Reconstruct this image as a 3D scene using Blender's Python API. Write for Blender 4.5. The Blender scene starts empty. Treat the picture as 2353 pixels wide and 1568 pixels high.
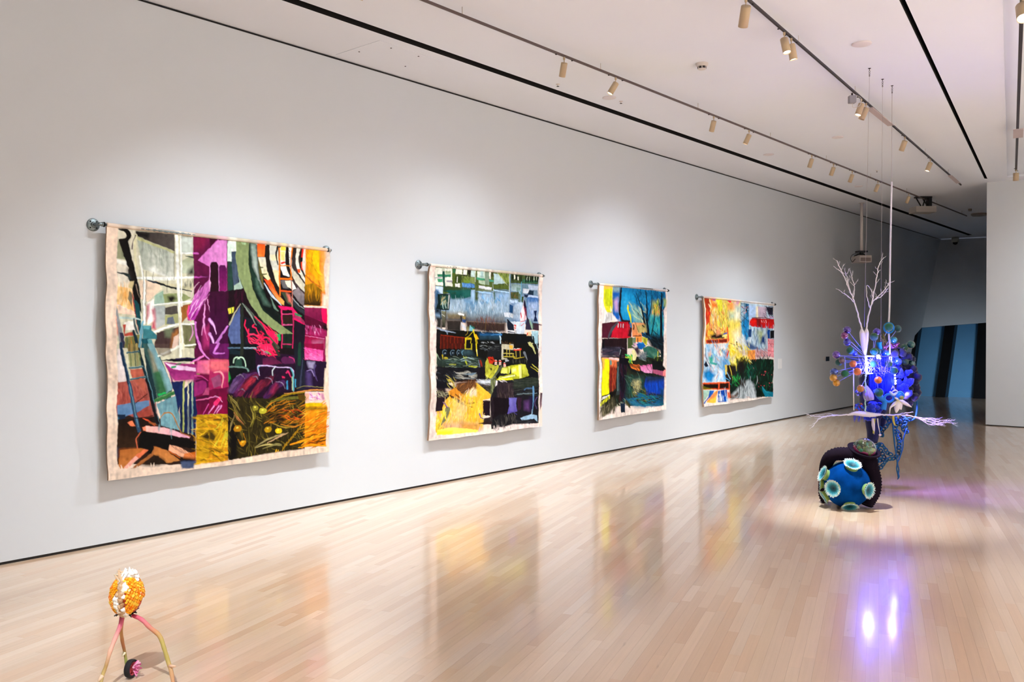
import bpy, bmesh, math, random
import numpy as np
from mathutils import Vector, Matrix, noise as mnoise

SC = bpy.context.scene
COL = SC.collection
random.seed(7)

# ------------------------------------------------------------------ camera
FPX = 2000.0                    # focal length in pixels of the 2353 px wide frame
YAW = math.atan((2875 - 1176.5) / FPX)
PITCH = math.atan(20 / FPX)
CAM = Vector((6.5316, 0.0, 1.6))
CEIL = 4.17
cd = bpy.data.cameras.new('camera')
cd.sensor_width = 36.0
cd.lens = FPX / 2353 * 36.0
cd.clip_start = 0.05
cam = bpy.data.objects.new('camera', cd)
COL.objects.link(cam)
cam.location = CAM
cam.rotation_euler = (math.pi / 2 - PITCH, 0, YAW)
SC.camera = cam

# ------------------------------------------------------------------ world, view
w = bpy.data.worlds.new('world')
SC.world = w
w.use_nodes = True
w.node_tree.nodes['Background'].inputs[0].default_value = (0.8, 0.85, 1, 1)
w.node_tree.nodes['Background'].inputs[1].default_value = 0.15
SC.view_settings.view_transform = 'Standard'
SC.view_settings.look = 'None'
SC.view_settings.gamma = 1
SC.view_settings.exposure = 0.72
SC.view_settings.use_curve_mapping = False
SC.cycles.max_bounces = 8
SC.cycles.diffuse_bounces = 5
SC.cycles.use_denoising = True
SC.cycles.sample_clamp_indirect = 6.0

def area_light(name, loc, size, energy, color=(1, 1, 1), aim=(0, 0, -1), spread=180):
    l = bpy.data.lights.new(name, 'AREA')
    l.shape = 'RECTANGLE'
    l.size, l.size_y = size
    l.energy = energy
    l.color = color
    l.spread = math.radians(spread)
    o = bpy.data.objects.new(name, l)
    COL.objects.link(o)
    o.location = loc
    o.rotation_euler = Vector(aim).to_track_quat('-Z', 'Y').to_euler()
    return o

# unseen area lights added as soft fill, partly by bounce off the floor
area_light('fill_light_back', (8.6, -3.4, 4.1), (5.5, 5.5), 75, (0.80, 0.91, 1.0), spread=75)
area_light('fill_light_right', (10.2, 5.6, 4.1), (3.2, 13), 850, (0.80, 0.91, 1.0), spread=62)
area_light('fill_light_dark_room', (8.5, 21.5, 4.1), (4, 5), 1.5, (0.8, 0.88, 1.0))
area_light('fill_light_alcove', (3.75, 18.1, 1.5), (1.0, 1.6), 7.5, (0.72, 0.87, 1.0), aim=(-0.40, 0.91, -0.19), spread=40)  # added out of sight behind the right wall to light the blue recess

# ------------------------------------------------------------------ where photo pixels lie on real planes
_R = Vector((math.cos(YAW), math.sin(YAW), 0))
_Fh = Vector((-math.sin(YAW), math.cos(YAW), 0))
_f = _Fh * math.cos(PITCH) - Vector((0, 0, 1)) * math.sin(PITCH)
_u = Vector((0, 0, 1)) * math.cos(PITCH) + _Fh * math.sin(PITCH)
def ray(x, y): return _f + _R * ((x - 1176.5) / FPX) - _u * ((y - 784) / FPX)
def at_z(x, y, z=0.0):
    r = ray(x, y); return CAM + r * ((z - CAM.z) / r.z)
def at_x(x, y, X=0.0):
    r = ray(x, y); return CAM + r * ((X - CAM.x) / r.x)
def at_y(x, y, Y):
    r = ray(x, y); return CAM + r * (Y / r.y)
def at_d(x, y, d):
    r = ray(x, y); return CAM + r * (d / r.dot(_Fh))
def on_ceil(x, y): return at_z(x, y, CEIL)

# ------------------------------------------------------------------ mesh helpers
class MB:
    """collects shapes and links them as one mesh object"""
    def __init__(s): s.v = []; s.f = []; s.c = []; s.sm = []
    def add(s, vs, fs, smooth=False, col=None):
        n = len(s.v)
        s.v += [tuple(p) for p in vs]
        s.f += [tuple(i + n for i in f) for f in fs]
        s.sm += [smooth] * len(fs)
        s.c += [col or (1, 1, 1)] * len(vs)
        return s
    def box(s, lo, hi, M=None, col=None):
        vs = [Vector((x, y, z)) for z in (lo[2], hi[2]) for y in (lo[1], hi[1]) for x in (lo[0], hi[0])]
        if M is not None: vs = [M @ v for v in vs]
        return s.add(vs, [(0, 2, 3, 1), (4, 5, 7, 6), (0, 1, 5, 4), (2, 6, 7, 3), (0, 4, 6, 2), (1, 3, 7, 5)], False, col)
    def tube(s, pts, r, n=8, cap=True, col=None, smooth=True, cols=None, closed=False, flat=1.0):
        pts = [Vector(p) for p in pts]
        k = len(pts)
        rs = r if isinstance(r, (list, tuple)) else [r] * k
        if len(rs) != k:
            rs = [float(np.interp(i / (k - 1), np.linspace(0, 1, len(rs)), rs)) for i in range(k)]
        vs = []; cc = []
        nrm = None
        for i, p in enumerate(pts):
            if closed: t = pts[(i + 1) % k] - pts[i - 1]
            else: t = pts[min(i + 1, k - 1)] - pts[max(i - 1, 0)]
            if t.length < 1e-9: t = Vector((0, 0, 1))
            t.normalize()
            if nrm is None:
                nrm = t.orthogonal().normalized()
            else:
                nrm = nrm - t * nrm.dot(t)
                if nrm.length < 1e-6: nrm = t.orthogonal()
                nrm.normalize()
            b = t.cross(nrm)
            for j in range(n):
                a = 2 * math.pi * j / n
                vs.append(p + (nrm * math.cos(a) + b * math.sin(a) * flat) * rs[i])
                cc.append(cols[i] if cols else (col or (1, 1, 1)))
        fs = []
        for i in range(k if closed else k - 1):
            i2 = (i + 1) % k
            for j in range(n):
                fs.append((i * n + j, i * n + (j + 1) % n, i2 * n + (j + 1) % n, i2 * n + j))
        if cap and not closed:
            fs.append(tuple(reversed(range(n)))); fs.append(tuple((k - 1) * n + j for j in range(n)))
        m = len(s.v)
        s.add(vs, fs, smooth)
        s.c[m:] = cc
        return s
    def lathe(s, prof, n=16, M=None, col=None, smooth=True, cols=None, cap=False):
        """prof: (radius, z) from bottom to top"""
        vs = []; cc = []
        for i, (r, z) in enumerate(prof):
            for j in range(n):
                a = 2 * math.pi * j / n
                vs.append(Vector((r * math.cos(a), r * math.sin(a), z)))
                cc.append(cols[i] if cols else (col or (1, 1, 1)))
        if M is not None: vs = [M @ v for v in vs]
        fs = []
        for i in range(len(prof) - 1):
            for j in range(n):
                fs.append((i * n + j, i * n + (j + 1) % n, (i + 1) * n + (j + 1) % n, (i + 1) * n + j))
        if cap:
            fs.append(tuple(reversed(range(n)))); fs.append(tuple((len(prof) - 1) * n + j for j in range(n)))
        m = len(s.v)
        s.add(vs, fs, smooth); s.c[m:] = cc
        return s
    def ball(s, c, r, nu=14, nv=8, col=None, scale=(1, 1, 1), M=None, bump=0, seed=0):
        prof = [(math.sin(math.pi * i / nv), -math.cos(math.pi * i / nv)) for i in range(nv + 1)]
        vs = []
        for i, (q, z) in enumerate(prof):
            for j in range(nu):
                a = 2 * math.pi * j / nu
                d = Vector((max(q, 1e-4) * math.cos(a), max(q, 1e-4) * math.sin(a), z))
                k = 1 + (bump * mnoise.noise(d * 2.3 + Vector((seed, seed * .7, 0))) if bump else 0)
                d = Vector((d.x * scale[0], d.y * scale[1], d.z * scale[2])) * (r * k)
                if M is not None: d = M @ d
                vs.append(d + Vector(c))
        fs = [(i * nu + j, i * nu + (j + 1) % nu, (i + 1) * nu + (j + 1) % nu, (i + 1) * nu + j) for i in range(nv) for j in range(nu)]
        return s.add(vs, fs, True, col)
    def build(s, name, mat, parent=None, color=False):
        me = bpy.data.meshes.new(name)
        loc = Vector((0, 0, 0))
        pw = parent_loc(parent)
        me.from_pydata([(x - pw.x, y - pw.y, z - pw.z) for x, y, z in s.v], [], s.f)
        me.polygons.foreach_set('use_smooth', s.sm)
        if color:
            at = me.color_attributes.new('Col', 'FLOAT_COLOR', 'POINT')
            arr = np.ones((len(s.v), 4), dtype=np.float32)
            arr[:, :3] = s.c
            at.data.foreach_set('color', arr.ravel())
        me.materials.append(mat)
        me.validate()
        o = bpy.data.objects.new(name, me)
        COL.objects.link(o)
        if parent is not None: o.parent = parent
        return o

_world = {}
def parent_loc(p):
    """world place of a parent (only translations are used on roots)"""
    v = Vector((0, 0, 0))
    while p is not None:
        v += p.location; p = p.parent
    return v
def tag(o, label=None, cat=None, group=None, kind=None):
    if label: o['label'] = label
    if cat: o['category'] = cat
    if group: o['group'] = group
    if kind: o['kind'] = kind
    return o
def thing(name, loc, label, cat, group=None):
    o = bpy.data.objects.new(name, None)
    o.empty_display_size = 0.1
    COL.objects.link(o)
    o.location = loc
    return tag(o, label, cat, group)
def struct(name, mb, mat, parent=None, color=False):
    o = mb.build(name, mat, parent, color)
    if parent is None: o['kind'] = 'structure'
    return o
def copy_tree(o, parent=None):
    c = o.copy(); COL.objects.link(c)
    if parent is not None: c.parent = parent
    for ch in list(o.children): copy_tree(ch, c)
    return c
def frame_M(loc, z, x=None):
    """matrix at loc with local +Z along z"""
    z = Vector(z).normalized()
    x = Vector(x) if x is not None else z.orthogonal()
    x = (x - z * x.dot(z)).normalized()
    y = z.cross(x)
    M = Matrix((x, y, z)).transposed().to_4x4()
    M.translation = Vector(loc)
    return M
def lin(h):
    """hex sRGB to linear rgb"""
    if isinstance(h, str):
        h = h.lstrip('#')
        if len(h) == 3: h = ''.join(c * 2 for c in h)
        c = [int(h[i:i + 2], 16) / 255 for i in (0, 2, 4)]
    else: c = [v / 255 for v in h]
    return tuple(x / 12.92 if x <= 0.04045 else ((x + 0.055) / 1.055) ** 2.4 for x in c)
def bez(pts, n=8):
    """Catmull-Rom through points"""
    P = [Vector(p) for p in pts]
    P = [P[0] * 2 - P[1]] + P + [P[-1] * 2 - P[-2]]
    out = []
    for i in range(1, len(P) - 2):
        for k in range(n):
            t = k / n
            a, b, c, d = P[i - 1:i + 3]
            out.append(0.5 * ((2 * b) + (c - a) * t + (2 * a - 5 * b + 4 * c - d) * t * t + (3 * b - a - 3 * c + d) * t ** 3))
    out.append(P[-2])
    return out

# ------------------------------------------------------------------ materials
def mat(name, color, rough=0.6, metal=0.0, spec=0.5, emit=None, emit_s=0, vcol=False, bump=0, bump_scale=200, noise=0, noise_scale=6,
        trans=0, ior=1.45, coat=0, sheen=0, alpha=1):
    m = bpy.data.materials.new(name)
    m.use_nodes = True
    nt = m.node_tree; N = nt.nodes; L = nt.links
    b = N['Principled BSDF']
    c = lin(color)
    b.inputs['Base Color'].default_value = (*c, 1)
    b.inputs['Roughness'].default_value = rough
    b.inputs['Metallic'].default_value = metal
    b.inputs['Specular IOR Level'].default_value = spec
    b.inputs['Transmission Weight'].default_value = trans
    b.inputs['IOR'].default_value = ior
    b.inputs['Coat Weight'].default_value = coat
    b.inputs['Sheen Weight'].default_value = sheen
    b.inputs['Alpha'].default_value = alpha
    if emit:
        b.inputs['Emission Color'].default_value = (*lin(emit), 1)
        b.inputs['Emission Strength'].default_value = emit_s
    src = None
    if vcol:
        a = N.new('ShaderNodeVertexColor'); a.layer_name = 'Col'
        src = a.outputs['Color']
    if noise:
        tc = N.new('ShaderNodeTexCoord')
        t = N.new('ShaderNodeTexNoise'); t.inputs['Scale'].default_value = noise_scale; t.inputs['Detail'].default_value = 5
        L.new(tc.outputs['Object'], t.inputs['Vector'])
        mr = N.new('ShaderNodeMapRange'); mr.inputs[1].default_value = 0.3; mr.inputs[2].default_value = 0.7
        mr.inputs[3].default_value = 1 - noise; mr.inputs[4].default_value = 1 + noise
        L.new(t.outputs['Fac'], mr.inputs[0])
        vm = N.new('ShaderNodeVectorMath'); vm.operation = 'SCALE'
        if src: L.new(src, vm.inputs[0])
        else: vm.inputs[0].default_value = c
        L.new(mr.outputs[0], vm.inputs['Scale'])
        src = vm.outputs[0]
    if src: L.new(src, b.inputs['Base Color'])
    if bump:
        tc = N.new('ShaderNodeTexCoord')
        t = N.new('ShaderNodeTexNoise'); t.inputs['Scale'].default_value = bump_scale; t.inputs['Detail'].default_value = 3
        L.new(tc.outputs['Object'], t.inputs['Vector'])
        bp = N.new('ShaderNodeBump'); bp.inputs['Strength'].default_value = bump; bp.inputs['Distance'].default_value = 0.002
        L.new(t.outputs['Fac'], bp.inputs['Height'])
        L.new(bp.outputs[0], b.inputs['Normal'])
    return m

M_wall = mat('wall_paint', 'd0d5da', 0.7, spec=0.3, bump=0.05, bump_scale=90, noise=0.008, noise_scale=1.5)
M_ceil = mat('ceiling_paint', 'e0e5ee', 0.75, spec=0.25, noise=0.012, noise_scale=0.8)
M_dark = mat('black_recess', '0b0908', 0.8)
M_base = mat('black_metal', '15110f', 0.55)
M_blue = mat('blue_grey_wall', '5e94bc', 0.5, noise=0.04, noise_scale=2)
M_black = mat('black_pillar', '08080a', 0.4)
M_grey = mat('grey_plate', 'a39a98', 0.5)
# ================================================================== the room
XR, YB, YF = 12.0, -7.0, 26.6
WY = 16.67                      # face of the wall at the right
WX = 3.06                       # its free end

# slots in the ceiling (real recesses)
def quad_slot(a0, a1, b0, b1):
    """a0,a1: near end (left,right); b0,b1: far end"""
    return [Vector((p[0], p[1])) for p in (a0, a1, b1, b0)]
def along(p, q, y):
    t = (y - p.y) / (q.y - p.y)
    return (p.x + (q.x - p.x) * t, y)
s1 = [(0.80, YB + .3), (0.905, YB + .3), (0.905, 25.4), (0.80, 25.4)]
c0, c1 = on_ceil(2067, 0), on_ceil(2263, 411)
e0, e1 = on_ceil(2080, 0), on_ceil(2269, 411)
s2 = [along(c0, c1, YB + .3), along(e0, e1, YB + .3), (e1.x, e1.y), (c1.x, c1.y - .03)]
g0, g1 = on_ceil(2304, 0), on_ceil(2314, 408)
s3 = [along(g0, g1, YB + .3), (along(g0, g1, YB + .3)[0] + 0.95, YB + .3), (g1.x + 0.95, 16.35), (g1.x, 16.35)]
outer = [(-.01, YB), (XR, YB), (XR, YF), (-.01, YF)]
from mathutils.geometry import tessellate_polygon
loops = [[Vector((x, y, 0)) for x, y in lp] for lp in (outer, s1, s2, s3)]
flat = [v for lp in loops for v in lp]
tris = tessellate_polygon(loops)
mb = MB(); mb.add([(v.x, v.y, CEIL) for v in flat], [tuple(t) for t in tris])
mb.box((-.3, YB - .3, CEIL + .3), (XR + .3, YF + .3, CEIL + .4))
ceiling = struct('ceiling', mb, M_ceil)
def recess(name, lp, d, m):
    mb = MB()
    n = len(lp)
    mb.add([(x, y, CEIL) for x, y in lp] + [(x, y, CEIL + d) for x, y in lp], [(i, (i + 1) % n, n + (i + 1) % n, n + i) for i in range(n)] + [tuple(range(n, 2 * n))])
    return struct(name, mb, m)
recess('trim_1', s1, 0.12, M_dark)
recess('trim_2', s2, 0.12, M_dark)
recess('trim_3', s3, 0.03, M_ceil)

# far leaning wall: plane through its base and its top
def far_y(x, z, off=0.0): return 22.95 + 0.2 * x + (2.95) * z / CEIL + off
def on_far(px, py, off=0.0):
    r = ray(px, py)
    # y = 22.95 + .2 x + k z + off
    k = 2.95 / CEIL
    t = (22.95 + off + .2 * CAM.x + k * CAM.z - CAM.y) / (r.y - .2 * r.x - k * r.z)
    return CAM + r * t

# left wall with its cut lower corner
q1 = at_x(2118, 753); q2 = at_x(2080, 797)
def lw(y, z, x=0.0): return (x, y, z)
zg, zt = 0.02, CEIL - 0.02
top_y = far_y(0, zt)
pts = [(YB, zg), (q2.y - .9, zg), (q2.y - .25, 1.0), (q2.y, q2.z), (q1.y, q1.z), (top_y, zt), (YB, zt)]
yy = far_y(0, 0)
mb = MB()
mb.add([lw(y, z) for y, z in pts] + [lw(y, z, -.12) for y, z in pts],
       [tuple(range(len(pts)))] + [(i, i + len(pts), (i + 1) % len(pts) + len(pts), (i + 1) % len(pts)) for i in range(len(pts))])
mb.box((-.3, YB - .3, -.2), (-.13, YF, CEIL + .3))
wall_left = struct('wall_left', mb, M_wall)
# shadow gaps above and below the left wall
mb = MB(); mb.box((-.12, YB, 0.0), (-.008, q2.y - .9, 0.0195)); struct('baseboard_left', mb, M_base)
mb = MB(); mb.box((-.12, YB, zt + .0005), (-.012, YF - .6, CEIL - .001)); struct('trim_4', mb, M_base)

# far wall: bulkhead above, blue recess with black pillars below
t0, t1 = on_far(2118, 753), on_far(2263, 742)
zt0 = t0.z
def far_quad(x0, x1, z0, z1, off):
    return [(x0, far_y(x0, z0, off), z0), (x1, far_y(x1, z0, off), z0), (x1, far_y(x1, z1, off), z1), (x0, far_y(x0, z1, off), z1)]
zt1 = t0.z + (t1.z - t0.z) / (t1.x - t0.x) * (6 - t0.x)
mb = MB()
a = [(-.005, far_y(0, zt0), zt0), (6, far_y(6, zt1), zt1), (6, far_y(6, zt), zt), (-.005, far_y(0, zt), zt)]
b = [(x, y + .5, z) for x, y, z in a]
mb.add(a + b, [(0, 1, 2, 3), (1, 0, 4, 5)])
mb.box((5.9, far_y(6, 0) - .2, -.1), (XR + .3, far_y(6, 0) + 4, CEIL))
struct('wall_far', mb, M_wall)
mb = MB()
mb.add(far_quad(-.6, 6.2, 0.0, 2.9, .32), [(0, 1, 2, 3)])
struct('wall_alcove', mb, M_blue)
# black leaning pillars, built on the leaning plane
def pillar(tl, tr, br, bl, name):
    mb = MB()
    f0 = [on_far(*p, .02) for p in (bl, br, tr, tl)]
    bk = [Vector((p.x, p.y + .29, p.z)) for p in f0]
    mb.add(f0 + bk, [(0, 1, 2, 3), (1, 5, 6, 2), (4, 0, 3, 7), (7, 6, 5, 4)])
    return struct(name, mb, M_black)
pillar((2172, 742), (2195, 742), (2171.5, 913.5), (2149, 913), 'trim_5')
pillar((2248, 738), (2284, 738), (2266, 917), (2236, 916), 'trim_6')
pillar((2085, 746), (2113, 742), (2088, 912), (2050, 911), 'trim_7')

# right-hand wall, seen square on
mb = MB(); mb.box((WX, WY, 0.015), (XR, WY + .35, CEIL - .0005)); struct('wall_right', mb, M_wall)
mb = MB(); mb.box((WX + .015, WY + .012, 0.0), (XR, WY + .34, 0.0145)); struct('baseboard_right', mb, M_base)
# walls outside the frame
mb = MB(); mb.box((-.3, YB - .3, -.1), (XR + .3, YB, CEIL)); struct('wall_back', mb, M_wall)
mb = MB(); mb.box((XR, YB, -.1), (XR + .3, YF, CEIL)); struct('wall_side', mb, M_wall)

# ------------------------------------------------------------------ floor of maple strips
def wood_mat(name, per_object):
    m = bpy.data.materials.new(name); m.use_nodes = True
    nt = m.node_tree; N = nt.nodes; L = nt.links; b = N['Principled BSDF']
    geo = N.new('ShaderNodeNewGeometry')
    mp = N.new('ShaderNodeMapping'); mp.inputs['Rotation'].default_value = (0, 0, -PLANK_A)
    L.new(geo.outputs['Position'], mp.inputs['Vector'])
    sc = N.new('ShaderNodeMapping'); sc.inputs['Scale'].default_value = (1.2, 38, 1)
    L.new(mp.outputs[0], sc.inputs['Vector'])
    if per_object:
        oi = N.new('ShaderNodeObjectInfo'); colsrc = oi.outputs['Color']
    else:
        vc = N.new('ShaderNodeVertexColor'); vc.layer_name = 'Col'; colsrc = vc.outputs['Color']
    t = N.new('ShaderNodeTexNoise'); t.inputs['Scale'].default_value = 1.6; t.inputs['Detail'].default_value = 5; t.inputs['Roughness'].default_value = .6
    L.new(sc.outputs[0], t.inputs['Vector'])
    mr = N.new('ShaderNodeMapRange'); mr.inputs[1].default_value = .3; mr.inputs[2].default_value = .75; mr.inputs[3].default_value = 1.03; mr.inputs[4].default_value = .93
    L.new(t.outputs['Fac'], mr.inputs[0])
    # small mineral flecks
    t2 = N.new('ShaderNodeTexNoise'); t2.inputs['Scale'].default_value = 9; t2.inputs['Detail'].default_value = 2
    s2_ = N.new('ShaderNodeMapping'); s2_.inputs['Scale'].default_value = (.5, 2.0, 1); L.new(mp.outputs[0], s2_.inputs['Vector']); L.new(s2_.outputs[0], t2.inputs['Vector'])
    m2 = N.new('ShaderNodeMapRange'); m2.inputs[1].default_value = .72; m2.inputs[2].default_value = .8; m2.inputs[3].default_value = 1; m2.inputs[4].default_value = .8
    L.new(t2.outputs['Fac'], m2.inputs[0])
    mu = N.new('ShaderNodeMath'); mu.operation = 'MULTIPLY'; L.new(mr.outputs[0], mu.inputs[0]); L.new(m2.outputs[0], mu.inputs[1])
    vm = N.new('ShaderNodeVectorMath'); vm.operation = 'SCALE'
    L.new(colsrc, vm.inputs[0]); L.new(mu.outputs[0], vm.inputs['Scale'])
    L.new(vm.outputs[0], b.inputs['Base Color'])
    b.inputs['Roughness'].default_value = 0.32
    b.inputs['Specular IOR Level'].default_value = 0.3
    b.inputs['Coat Weight'].default_value = 1.0
    b.inputs['Coat Roughness'].default_value = 0.105
    b.inputs['Coat IOR'].default_value = 1.5
    # faint lacquer waviness across the strips
    t3 = N.new('ShaderNodeTexNoise'); t3.inputs['Scale'].default_value = 14; t3.inputs['Detail'].default_value = 2
    L.new(mp.outputs[0], t3.inputs['Vector'])
    bp = N.new('ShaderNodeBump'); bp.inputs['Strength'].default_value = .12; bp.inputs['Distance'].default_value = .002
    L.new(t3.outputs['Fac'], bp.inputs['Height'])
    L.new(bp.outputs[0], b.inputs['Coat Normal'])
    return m
# the strips' direction: their vanishing point lies near pixel (2020, 764)
_pd = _Fh + _R * ((2020 - 1176.5) / FPX)
PLANK_A = math.atan2(_pd.y, _pd.x)
M_plank = wood_mat('maple_strip', True)
M_planks = wood_mat('maple_strips', False)
M_sub = mat('subfloor', '8a6a4e', 0.7)
mb = MB(); mb.box((-.3, YB - .3, -.1), (XR + .3, YF + .3, -.0035)); floor = struct('floor', mb, M_sub)
ca, sa = math.cos(PLANK_A), math.sin(PLANK_A)
PW, GAP = 0.0572, 0.0004
rng = random.Random(3)
planks = []
corners = [(x, y) for x in (-.2, XR) for y in (YB, YF)]
us = [x * ca + y * sa for x, y in corners]; vs_ = [-x * sa + y * ca for x, y in corners]
ju = int(min(vs_) / PW) - 1
TINTS0 = ['dec6ae', 'dac0a7', 'e0cab4', 'd7bba1', 'dbc2a9', 'dec8b1', 'd6b89c', 'e1cdb8', 'd9bea4', 'dcc5ac']
TINTS = [tuple(int(v, 16) * f for v, f in zip((t[0:2], t[2:4], t[4:6]), (.985, .955, .925))) for t in TINTS0]
while ju * PW < max(vs_):
    v0 = ju * PW
    u = min(us) + rng.uniform(-1, 0)
    while u < max(us):
        ln = rng.choice([.35, .5, .65, .8, .95, 1.1, 1.3]) * rng.uniform(.9, 1.1)
        cxp = (u + ln / 2) * ca - (v0 + PW / 2) * sa; cyp = (u + ln / 2) * sa + (v0 + PW / 2) * ca
        if -.6 < cxp < XR + .6 and YB - .6 < cyp < YF + .6:
            # seen by the lens (or nearly so)?
            d = Vector((cxp, cyp, 0)) - CAM
            dep = d.dot(_Fh); sx = d.dot(_R) / dep * FPX if dep > .5 else 1e9
            if dep > .5 and abs(sx) < 2100 or rng.random() < 2:
                c = lin(rng.choice(TINTS)); k = rng.uniform(.97, 1.05)
                planks.append((u, v0, ln, tuple(x * k for x in c), dep, sx, cxp, cyp))
        u += ln
    ju += 1
def plank_box(u, v0, ln):
    out = []
    for z in (-.003, 0.0):
        for vv in (v0 + GAP / 2, v0 + PW - GAP / 2):
            for uu in (u + GAP / 2, u + ln - GAP / 2):
                out.append((uu * ca - vv * sa, uu * sa + vv * ca, z))
    return out
BF = [(4, 5, 7, 6), (0, 1, 5, 4), (2, 6, 7, 3), (0, 4, 6, 2), (1, 3, 7, 5)]
# the 300 that show largest are parts of the floor, the rest one part
vis = [p for p in planks if p[4] > 3.3 and abs(p[5]) < 1170 and p[6] > .05 and FPX * 1.6 / p[4] < 800]
vis.sort(key=lambda p: -p[2] / p[4] ** 2)
near = set(id(p) for p in vis[:300])
unit = MB(); unit.add([(x, y, z) for z in (-.003, 0) for y in (0, PW - GAP) for x in (0, 1)], BF)
um = bpy.data.meshes.new('plank'); um.from_pydata(unit.v, [], unit.f); um.materials.append(M_plank)
rest = MB()
for p in planks:
    if id(p) in near:
        o = bpy.data.objects.new('plank', um); COL.objects.link(o); o.parent = floor
        uu, vv = p[0] + GAP / 2, p[1] + GAP / 2
        o.location = (uu * ca - vv * sa, uu * sa + vv * ca, 0)
        o.rotation_euler = (0, 0, PLANK_A); o.scale = (p[2] - GAP, 1, 1)
        o.color = (*p[3], 1)
    else:
        n = len(rest.v)
        rest.v += plank_box(*p[:3]); rest.f += [tuple(i + n for i in f) for f in BF]; rest.sm += [False] * 5; rest.c += [p[3]] * 8
o = rest.build('planks', M_planks, floor, True); o['kind'] = 'stuff'
# ================================================================== ceiling fittings
M_can = mat('cream_lamp_housing', 'bba688', 0.5)
M_rail1 = mat('brown_rail', '5e504d', 0.5, metal=0.2)
M_rail = mat('dark_rail', '2c2325', 0.5, metal=0.3)
M_lens = mat('lamp_lens', 'ffffff', 0.3, emit='fff6e8', emit_s=14)
M_lens_off = mat('lamp_glass_off', '8c7a66', 0.3)
M_clip = mat('black_clip', '15100f', 0.5)
M_white = mat('white_plastic', 'cfc8c4', 0.5)
M_disc = mat('painted_disc', 'd6d0d2', .6)
M_plate = mat('grey_cover', 'b4a6a6', 0.5)

ZR = CEIL - 0.07                        # rails hang a hand's width below the ceiling
def rail_pts(p, q, y0, y1):
    return Vector((*along(p, q, y0), ZR)), Vector((*along(p, q, y1), ZR))
def rail(p, q, y0, y1, wd, label, mt=None):
    a, b = rail_pts(p, q, y0, y1)
    t = thing('light_track', (a + b) / 2, label, 'track')
    m = MB()
    d = (b - a).normalized(); s = d.cross(Vector((0, 0, 1)))
    M = Matrix((d, s, Vector((0, 0, 1)))).transposed().to_4x4(); M.translation = a
    m.box((0, -wd / 2, -.010), ((b - a).length, wd / 2, .012), M); m.build('rail', mt or M_rail, t)
    k = 0.4
    while k < (b - a).length:
        m = MB(); c = a + d * k
        m.tube([c + Vector((0, 0, .011)), (c.x, c.y, CEIL - .002)], .004, 6)
        m.build('hanger', M_white, t); k += 1.9
    return t
RA, RB = at_z(972, 0, ZR), at_z(2210, 492, ZR)
R1x = (RA.x + RB.x) / 2
rail(RA, RB, -3, 20.6, .010, 'long thin lighting track beside the painted wall, nearest that wall', M_rail1)
TA, TB = at_z(1720, 0, ZR), at_z(2200, 418, ZR)
rail(TA, TB, -2.5, 16.2, .016, 'dark lighting track slanting over the hanging sculpture')
UA, UB = at_z(2347, 43, ZR), at_z(2335, 384, ZR)
rail(UA, UB, -1, 15.3, .03, 'dark lighting track at the right edge, running straight away')

def on_rail(px, a, b):
    """the point of the rail a-b seen in pixel column px"""
    lo, hi = 0.0, 1.0
    f = lambda t: (lambda d: d.dot(_R) / d.dot(_Fh) * FPX + 1176.5)(a.lerp(b, t) - CAM)
    a = a + (b - a) * ((1.5 - a.y) / (b.y - a.y)) if a.y > 1.5 else a
    for _ in range(40):
        m_ = (lo + hi) / 2
        if (a.lerp(b, m_) - CAM).dot(_Fh) < .5 or f(m_) < px: lo = m_
        else: hi = m_
    return a.lerp(b, hi)
def can(px, py, pp, aim, label, r=.03, ln=.125, lit=True, energy=0, cone=50, blend=.7, group=None, pos=None, color=(.87, .945, 1), wash=False):
    """spotlight hanging from a rail; (px,py) where its stem leaves the rail"""
    if pos is not None: a = pos
    elif pp == G1: a = on_rail(px, *rail_pts(RA, RB, 2, 20.5))
    elif pp == G2: a = on_rail(px, *rail_pts(TA, TB, 4, 16.1))
    else: a = at_z(px, py, ZR - .0105); a.x = along(UA, UB, a.y)[0]
    a = Vector((a.x, a.y, ZR - .0105))
    t = thing('spotlight', a, label, 'spotlight', 'track spotlights' if pp is None else pp)
    d = (Vector(aim) - a).normalized()
    j = a + Vector((0, 0, -.062))
    m = MB(); m.lathe([(.004, -.026), (.010, -.02), (.010, .0)], 10, Matrix.Translation(a)); m.tube([a, j + Vector((0, 0, -.008))], .0045, 8); m.build('stem', M_can, t)
    M = frame_M(j - d * .012, d)
    m = MB()
    m.lathe([(.0008, 0), (r * .9, 0), (r, .004), (r, ln), (r * .93, ln), (r * .9, ln - .012), (.0008, ln - .014)], 22, M)
    m.build('housing', M_can, t)
    m = MB(); m.lathe([(.0008, ln - .0115), (r * .88, ln - .0115), (r * .88, ln - .0085), (.0008, ln - .006)], 18, M)
    m.build('lens', M_lens if lit else M_lens_off, t)
    for s in (-1, 1):
        m = MB(); m.box((-.006, -.006, -.007), (.006, .006, .0), Matrix.Translation(a + Vector((0, s * .12, 0)))); m.build('clip', M_clip, t)
    if energy:
        l = bpy.data.lights.new('spotlight_beam', 'SPOT'); l.energy = energy; l.spot_size = math.radians(cone); l.spot_blend = blend; l.shadow_soft_size = .03; l.color = color
        if wash:       # softened linear falloff put in to light the wall evenly
            l.use_nodes = True; nt = l.node_tree; em = nt.nodes['Emission']; lf = nt.nodes.new('ShaderNodeLightFalloff')
            lf.inputs['Strength'].default_value = 1; lf.inputs['Smooth'].default_value = 6
            nt.links.new(lf.outputs['Linear'], em.inputs['Strength'])
        o = bpy.data.objects.new('spotlight_beam', l); COL.objects.link(o); o.parent = t
        o.location = j + d * (ln + .02) - a; o.rotation_euler = d.to_track_quat('-Z', 'Y').to_euler()
    return t
G1 = 'spotlights on the track beside the painted wall'
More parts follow.
